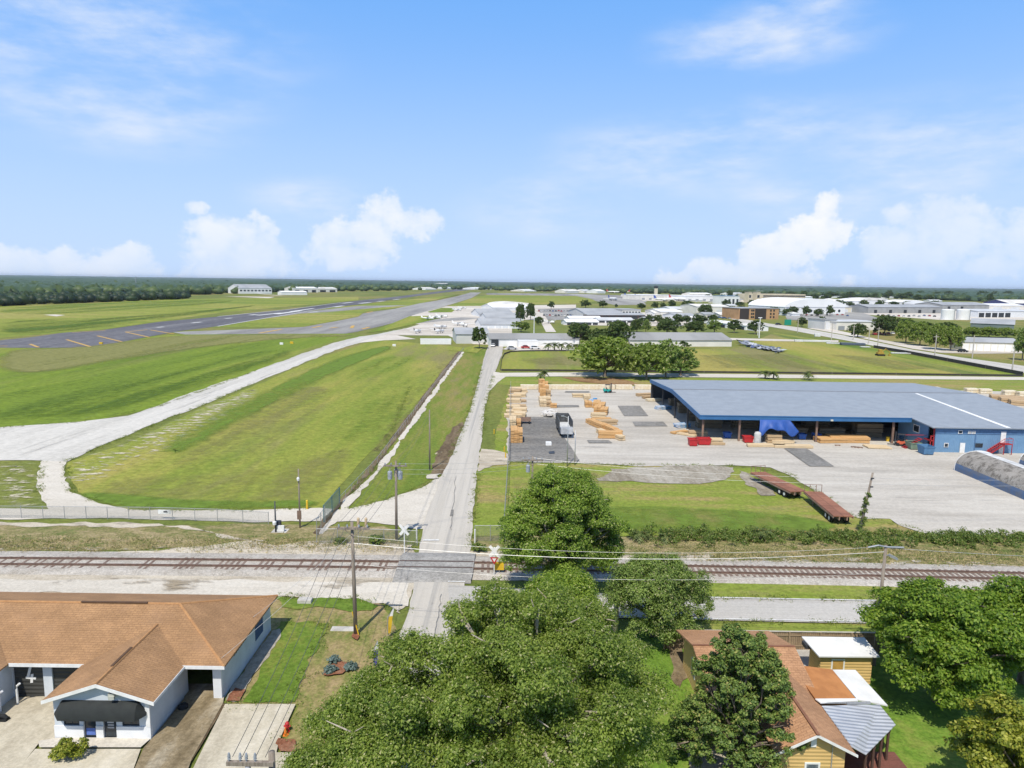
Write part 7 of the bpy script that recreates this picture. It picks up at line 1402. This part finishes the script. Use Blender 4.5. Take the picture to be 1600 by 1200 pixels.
def place(proto, label, x, y, rot, group, sc=1.):
    p = G(x, y); z = .09
    if proto.name in fst: return dup(proto, (p.x, p.y, z), rot, label, group, sc)
    fst.add(proto.name); proto.location = (p.x, p.y, z); proto.rotation_euler = (0, 0, rot); proto.scale = (sc,) * 3; proto['label'] = label; proto['group'] = group; return proto
gl_ = 'light aircraft on the apron'
for pr_, lab, x, y, r in [(SPD, 'dark tailed light aircraft left on the front apron', 652, 521, 2.9), (SPD, 'dark tailed light aircraft right on the front apron', 686, 521, 2.7), (SP, 'white light aircraft behind the right dark tailed one', 688, 514, 2.4), (SP, 'left white light aircraft on the dark apron strip', 668, 500, 1.3), (SP, 'middle white light aircraft on the dark apron strip', 680, 498.5, 1.3), (SP, 'right white light aircraft on the dark apron strip', 690, 496.5, 1.2), (SP, 'white aircraft at the edge of the back apron', 714, 486, 2.2), (SP, 'white aircraft farther right on the back apron', 722, 483, 2.2), (SP, 'white aircraft close to the pale grey hangar', 716, 509, 1.0), (SP, 'white aircraft nearer the hangar doors', 726, 511, .4), (SP, 'white aircraft on the lane between hangars and shelters', 858, 506, .8)]:
    place(pr_, lab, x, y, r, gl_, 1.15)
ga = 'airliners by the terminal'
for pr_, lab, x, y, r in [(JET, 'white airliner with a red fin, left of the far pair', 958, 458, 1.5), (JET, 'white airliner with a red fin, right of the far pair', 974, 458, -1.5), (JETB, 'left airliner with a blue fin at the terminal', 989, 466.5, 1.8), (JETB, 'second airliner with a blue fin at the terminal', 1001, 467.5, 2.3), (JETB, 'right airliner with a blue fin at the terminal', 1037, 471, 1.0), (JETB, 'airliner alone on the apron left of the terminal', 957, 470, 2.6), (JET, 'red finned airliner at the right end of the terminal', 1058, 470, .6)]:
    place(pr_, lab, x, y, r, ga)
# --- cars
CARC = [mat('car_white', (.78, .78, .78), rough=.3), mat('car_silver', (.45, .46, .48), rough=.3), mat('car_black', (.03, .03, .035), rough=.25), mat('car_red', (.45, .04, .04), rough=.3), mat('car_blue', (.05, .12, .32), rough=.3)]
CARN = ['white', 'silver', 'black', 'red', 'blue']; CP = []
for c in CARC:
    t = thing('parked_car', '', 'car', (0, 0, -500)); m = MB(); m.prism([(-2.2, .35), (2.2, .35), (2.25, .7), (1.2, .92), (-2.1, .95), (-2.25, .7)], -.88, .88); m.build('body', c, t, bevel=.08); m = MB(); m.prism([(-1.7, .951), (1.05, .93), (.45, 1.42), (-1.2, 1.45)], -.76, .76); m.build('windows', GLASS, t); m = MB(); m.prism([(-1.18, 1.452), (.43, 1.425), (.35, 1.48), (-1.1, 1.5)], -.72, .72); m.build('roof', c, t)
    for sx in (-1.35, 1.35):
        for sy in (-.8, .8): m = MB(); m.tube([(sx, sy - .1, .33), (sx, sy + .1, .33)], .33, 12); m.build('wheel', BLACK, t)
    CP.append(t)
gc = 'cars parked around the airport'
def car(c, lab, x, y, r): place(CP[c], CARN[c] + ' car ' + lab, x, y, r, gc)
car(3, 'parked before the white box trailer by the gateway', 822, 545, .1); car(0, 'parked right of the red one by the gateway', 836, 546, .2); car(0, 'standing inside the open gateway', 770.5, 542, 1.5); car(1, 'parked by the foot of the palm row', 800, 546.5, .1); car(0, 'parked behind the right end of the palm row', 918, 543, 1.4); car(2, 'parked beside the storage units driveway', 1504, 550.5, .1)
for i in range(14): car(random.randrange(5), '%s from the left in the back row of the lane car park' % ORD[i], 842 + i * 4.4, 487 + random.uniform(-.4, .4), 1.5)
for i in range(11): car(random.randrange(5), '%s from the left in the front row of the lane car park' % ORD[i], 850 + i * 4.6, 494 + random.uniform(-.4, .4), 1.5)
for i in range(12): car(random.randrange(5), '%s from the left before the vaulted hangar' % ORD[i], 1236 + i * 8, 493.5 + random.uniform(-.8, .8), 1.3)
for i in range(12): car(random.randrange(5), '%s from the left in the lot left of the fuel tanks' % ORD[i], 1372 + i * 8, 494.5 + random.uniform(-1, 1), 1.3)
for i in range(9): car(random.randrange(5), '%s from the left before the brown fronted hangar' % ORD[i], 925 + i * 9, 502 + random.uniform(-.4, .4), .1 if i % 2 else 1.5)
for i in range(8): car(random.randrange(5), '%s from the left beneath the street grove' % ORD[i], 1366 + i * 7, 523 + random.uniform(-.6, .6), 1.4)
car(2, 'on the street beyond the tall white mast', 1216, 508, .2)
# --- street poles, masts
for i, (x, y, yt) in enumerate([(1246, 520, 497), (1299, 531.5, 505), (1333, 531, 508), (1357, 537, 512), (1371, 543, 511), (1460, 559, 523), (1519, 560, 524), (1581, 583, 545)]):
    h = HT(x, y, yt); p = G(x, y); t = thing('street_pole', 'slim pole along the right hand street, %s from the far end' % ORD[i], 'utility pole', p, 0, 'poles along the street'); m = MB(); m.tube([(0, 0, 0), (0, 0, h)], [.24, .17], 8); m.build('pole', mat('pale_pole', (.48, .44, .38)), t); m = MB(); m.box(-1.1, 1.1, -.1, .1, h - .9, h - .72); m.build('crossarm', MATS['pale_pole'], t)
for lab, x, y, yt, r in [('tall white mast behind the long white shed', 1186, 528, 497, .3), ('second white mast just left of the tall white one', 1184, 524, 505, .2), ('tall lamp mast over the palm row beside the hangar lane', 834, 537, 496, .22)]:
    h = HT(x, y, yt); t = thing('mast', lab, 'mast', G(x, y)); MB().tube([(0, 0, 0), (0, 0, h)], [r, r * .6], 8).build('pole', W1, t); m = MB(); m.box(-1, 1, -.2, .2, h, h + .4); m.build('lamp_head', W1, t)
for lab, x, y, yt in [('thin radio mast rising above the far forest on the left', 213, 452, 432), ('thin radio mast above the forest right of the terminal', 1126, 458, 449), ('thin radio mast above the forest near the parking garage', 1143, 458, 450)]:
    h = HT(x, y, yt); t = thing('radio_mast', lab, 'mast', G(x, y)); MB().tube([(0, 0, 0), (0, 0, h)], [1.0, .6], 5).build('pole', STEEL, t); m = MB(); m.box(-1.6, 1.6, -1.6, 1.6, h * .8, h * .84); m.build('platform', STEEL, t)
# --- black silt fence round the fenced field
SILT = mat('black_silt_cloth', (.045, .042, .038), (.06, .055, .048), 1, .8)
def silt(label, px, h=.6):
    pts = [G(*p) for p in px]; t = thing('silt_fence', label, 'silt fence', pts[0], 0, 'black silt fences'); m = MB()
    for a, b_ in zip(pts, pts[1:]):
        a0, b0 = a - pts[0], b_ - pts[0]; n_ = Vector((-(b0 - a0).y, (b0 - a0).x, 0)).normalized() * .03; m.add([a0 - n_, b0 - n_, b0 - n_ + Vector((0, 0, h)), a0 - n_ + Vector((0, 0, h)), a0 + n_, b0 + n_, b0 + n_ + Vector((0, 0, h)), a0 + n_ + Vector((0, 0, h))], [(0, 1, 2, 3), (7, 6, 5, 4), (3, 2, 6, 7)])
        MB().box(a0.x - .06, a0.x + .06, a0.y - .06, a0.y + .06, 0, h + .2).build('stake', WOOD, t)
    m.build('cloth', SILT, t)
silt('black silt fence curving round the left end of the fenced field', [(885, 549), (845, 549), (815, 549.5), (798, 550.5), (788, 554), (784, 562), (783, 570), (782, 579)]); silt('black silt fence along the near side of the fenced field', [(783, 579.5), (850, 580), (920, 580.5), (1000, 581.5), (1100, 582.5), (1200, 583.5), (1300, 584.5), (1400, 585.5), (1500, 587), (1598, 588)]); silt('black silt fence along the street side of the fenced field', [(1365, 543.5), (1420, 553), (1480, 564.5), (1540, 576), (1598, 587)], 1.3)
# --- scrap and gear in the fenced field
m = MB()
for i in range(90):
    u = i / 90; p = G(1160 + 60 * u + random.uniform(-5, 5), 537 + 14 * u + random.uniform(-2.2, 2.2)) - G(1190, 545); a = random.uniform(0, 3); s = random.uniform(1.0, 2.1); tl = random.uniform(-.4, .4); c, sn = math.cos(a), math.sin(a)
    q = [(dx * s, dy * s * .6) for dx, dy in ((-1, -1), (1, -1), (1, 1), (-1, 1))]; m.slab([(p.x + x * c - y * sn, p.y + x * sn + y * c, max(.1, .75 + x * tl + random.uniform(-.4, .4))) for x, y in q], .08, random.choice([0, 0, 0, 1, 1, 2]))
tag(m.build('scrap_heap', [mat('pale_scrap', (.55, .57, .60), (.40, .42, .46), .5), mat('grey_scrap', (.25, .28, .34)), mat('blue_scrap', (.10, .13, .24))], loc=G(1190, 545)), 'heap of white and grey aircraft sheet scrap on the fenced field', 'scrap heap')
for lab, x, y, w_, d, h, mm_ in [('small white slab box left on the far field edge', 1248, 534, 4, 2, 1, W1), ('long white panel stack on the far field edge', 1276, 534.5, 13, 2, .9, W1), ('long white panel stack right of the dark blue one', 1303, 537.5, 7, 1.4, .6, W1), ('long dark blue panel stack by the street silt fence', 1332, 539.5, 11, 3, 1.1, mat('slate_panels', (.12, .15, .20))), ('white panels lying right of the dark blue stack', 1352, 543, 4, 2.4, .4, W1), ('white board stack near the yellow digger', 1408, 553, 8, 1.5, .5, W1), ('small white board stack right of the digger', 1425, 553.5, 4, 1.2, .5, W1), ('white box before the street near the field corner', 1277, 526, 3, 2, 1.6, W1)]:
    stack(lab, x, y, w_, d, h, -.15, mm_, 2, 2, 'panels on the field edge', 'panel_stack', 'panel stack')
t = thing('mini_digger', 'small yellow digger on the fenced field near the street', 'digger', G(1375, 556)); m = MB(); m.box(-1.5, 1.5, -1.3, -.7, 0, .7); m.box(-1.5, 1.5, .7, 1.3, 0, .7); m.build('tracks', BLACK, t); m = MB(); m.box(-1.3, 1.1, -1, 1, .71, 1.6); m.box(-.9, .4, -.9, .3, 1.6, 2.7); m.build('body', mat('dull_yellow', (.42, .28, .05)), t, bevel=.1); m = MB(); m.tube([(.9, .5, 1.4), (2.4, .5, 2.9), (4.0, .5, 1.6), (4.2, .5, .6)], [.2, .18, .15, .1], 6); m.box(3.7, 4.6, .1, .9, .1, .6); m.build('arm', MATS['dull_yellow'], t)
for i, (x, y, c) in enumerate([(456, 537, 'small pale runway light box on the grass, near the taxi road'), (440, 538.5, 'small white marker on the grass left of the light box'), (616, 541, 'white marker board on the meadow top edge'), (158, 538, 'yellow light on the grass by the chevrons')]): tag(MB().box(-.7, .7, -.3, .3, 0, .9).box(-.6, .6, -.35, -.301, .3, .8).build('marker_box', YEL if i in (0, 3) else W1, loc=G(x, y)), c, 'marker box')
bld('sign_board', 'green sign board on the bank of the street', 1226, 1236, 508, 500, .5, mat('green_sign', (.02, .30, .20)), mat('green_sign', (.02, .30, .20)), 'flat', 0, ov=0, cat='sign')

# --- the finer clutter between the big halls: huts, small trees
hut_spots = {'nearest': (501, 506, 4), 'second': (494, 498, 5), 'third': (486, 490, 4.4), 'fourth': (479, 482, 3.6), 'farthest': (471, 474, 3.2), 'outermost': (465, 467, 2.6)}
for row, (ya, yb, hp) in hut_spots.items():
    x = random.uniform(1010, 1030) if row in ('nearest', 'second') else 1085; i = 0; xe = {'nearest': 1098, 'second': 1150, 'third': 1230, 'fourth': 1160, 'farthest': 1480, 'outermost': 1560}[row]
    while x < xe and i < 20:
        wd = random.uniform(9, 24); y = random.uniform(ya, yb); c = random.choice([(W1, RW, 'white'), (W1, RG, 'grey roofed'), (W3, RW, 'pale'), (W2, RW, 'cream')])
        bld('small_hut', '%s low building, %s from the left in the %s row of small airport buildings' % (c[2], ORD[i], row), x, x + wd, y, y - hp * random.uniform(.7, 1.1), 9 + wd * .4, c[0], c[1], random.choice(['gable', 'flat', 'gable']), 1.6, random.choice([1, 2, 3]), random.choice([DOOR, DK, GREYD]), .65, .5, group='small airport buildings')
        x += wd + random.uniform(2, 16) + (6 if row in ('farthest', 'outermost') else 0); i += 1
for row, y0, xs0, n in (('front', 507, 1000, 9), ('middle', 493, 1140, 10), ('back', 479.5, 1130, 16), ('far', 470, 1110, 20), ('distant', 465, 1140, 20)):
    for i in range(n):
        x = xs0 + i * {'front': 14, 'middle': 17, 'back': 22, 'far': 23, 'distant': 23}[row] + random.uniform(-5, 5)
        plant('small', 'small round tree, %s from the left in the %s tree line across the airport' % (ORD[i], row), x, y0 + random.uniform(-2, 2), random.uniform(10, 22), y0 - random.uniform(10, 16) * (1 if row in ('front', 'middle') else .72), 'small trees across the airport')
for i in range(18): car(random.randrange(5), '%s from the left in the long lot before the white halls' % ORD[i], 1010 + i * 7.6, 498 + random.uniform(-1.5, 1.5), random.choice([.1, 1.5]))
# ================================================================== AIR
hm = bpy.data.materials.new('haze_air'); hm.use_nodes = True; nt = hm.node_tree; nt.nodes.clear()
o_ = N(nt, 'ShaderNodeOutputMaterial'); pv = N(nt, 'ShaderNodeVolumePrincipled'); nt.links.new(pv.outputs[0], o_.inputs['Volume'])
pv.inputs['Color'].default_value = (.80, .88, 1, 1); pv.inputs['Density'].default_value = .000042; pv.inputs['Anisotropy'].default_value = .2
hb = MB().box(-21000, 21000, -250, 18500, -1.5, 60).build('haze', hm); hb['kind'] = 'stuff'; hb['label'] = 'thin pale air haze over the whole airfield'
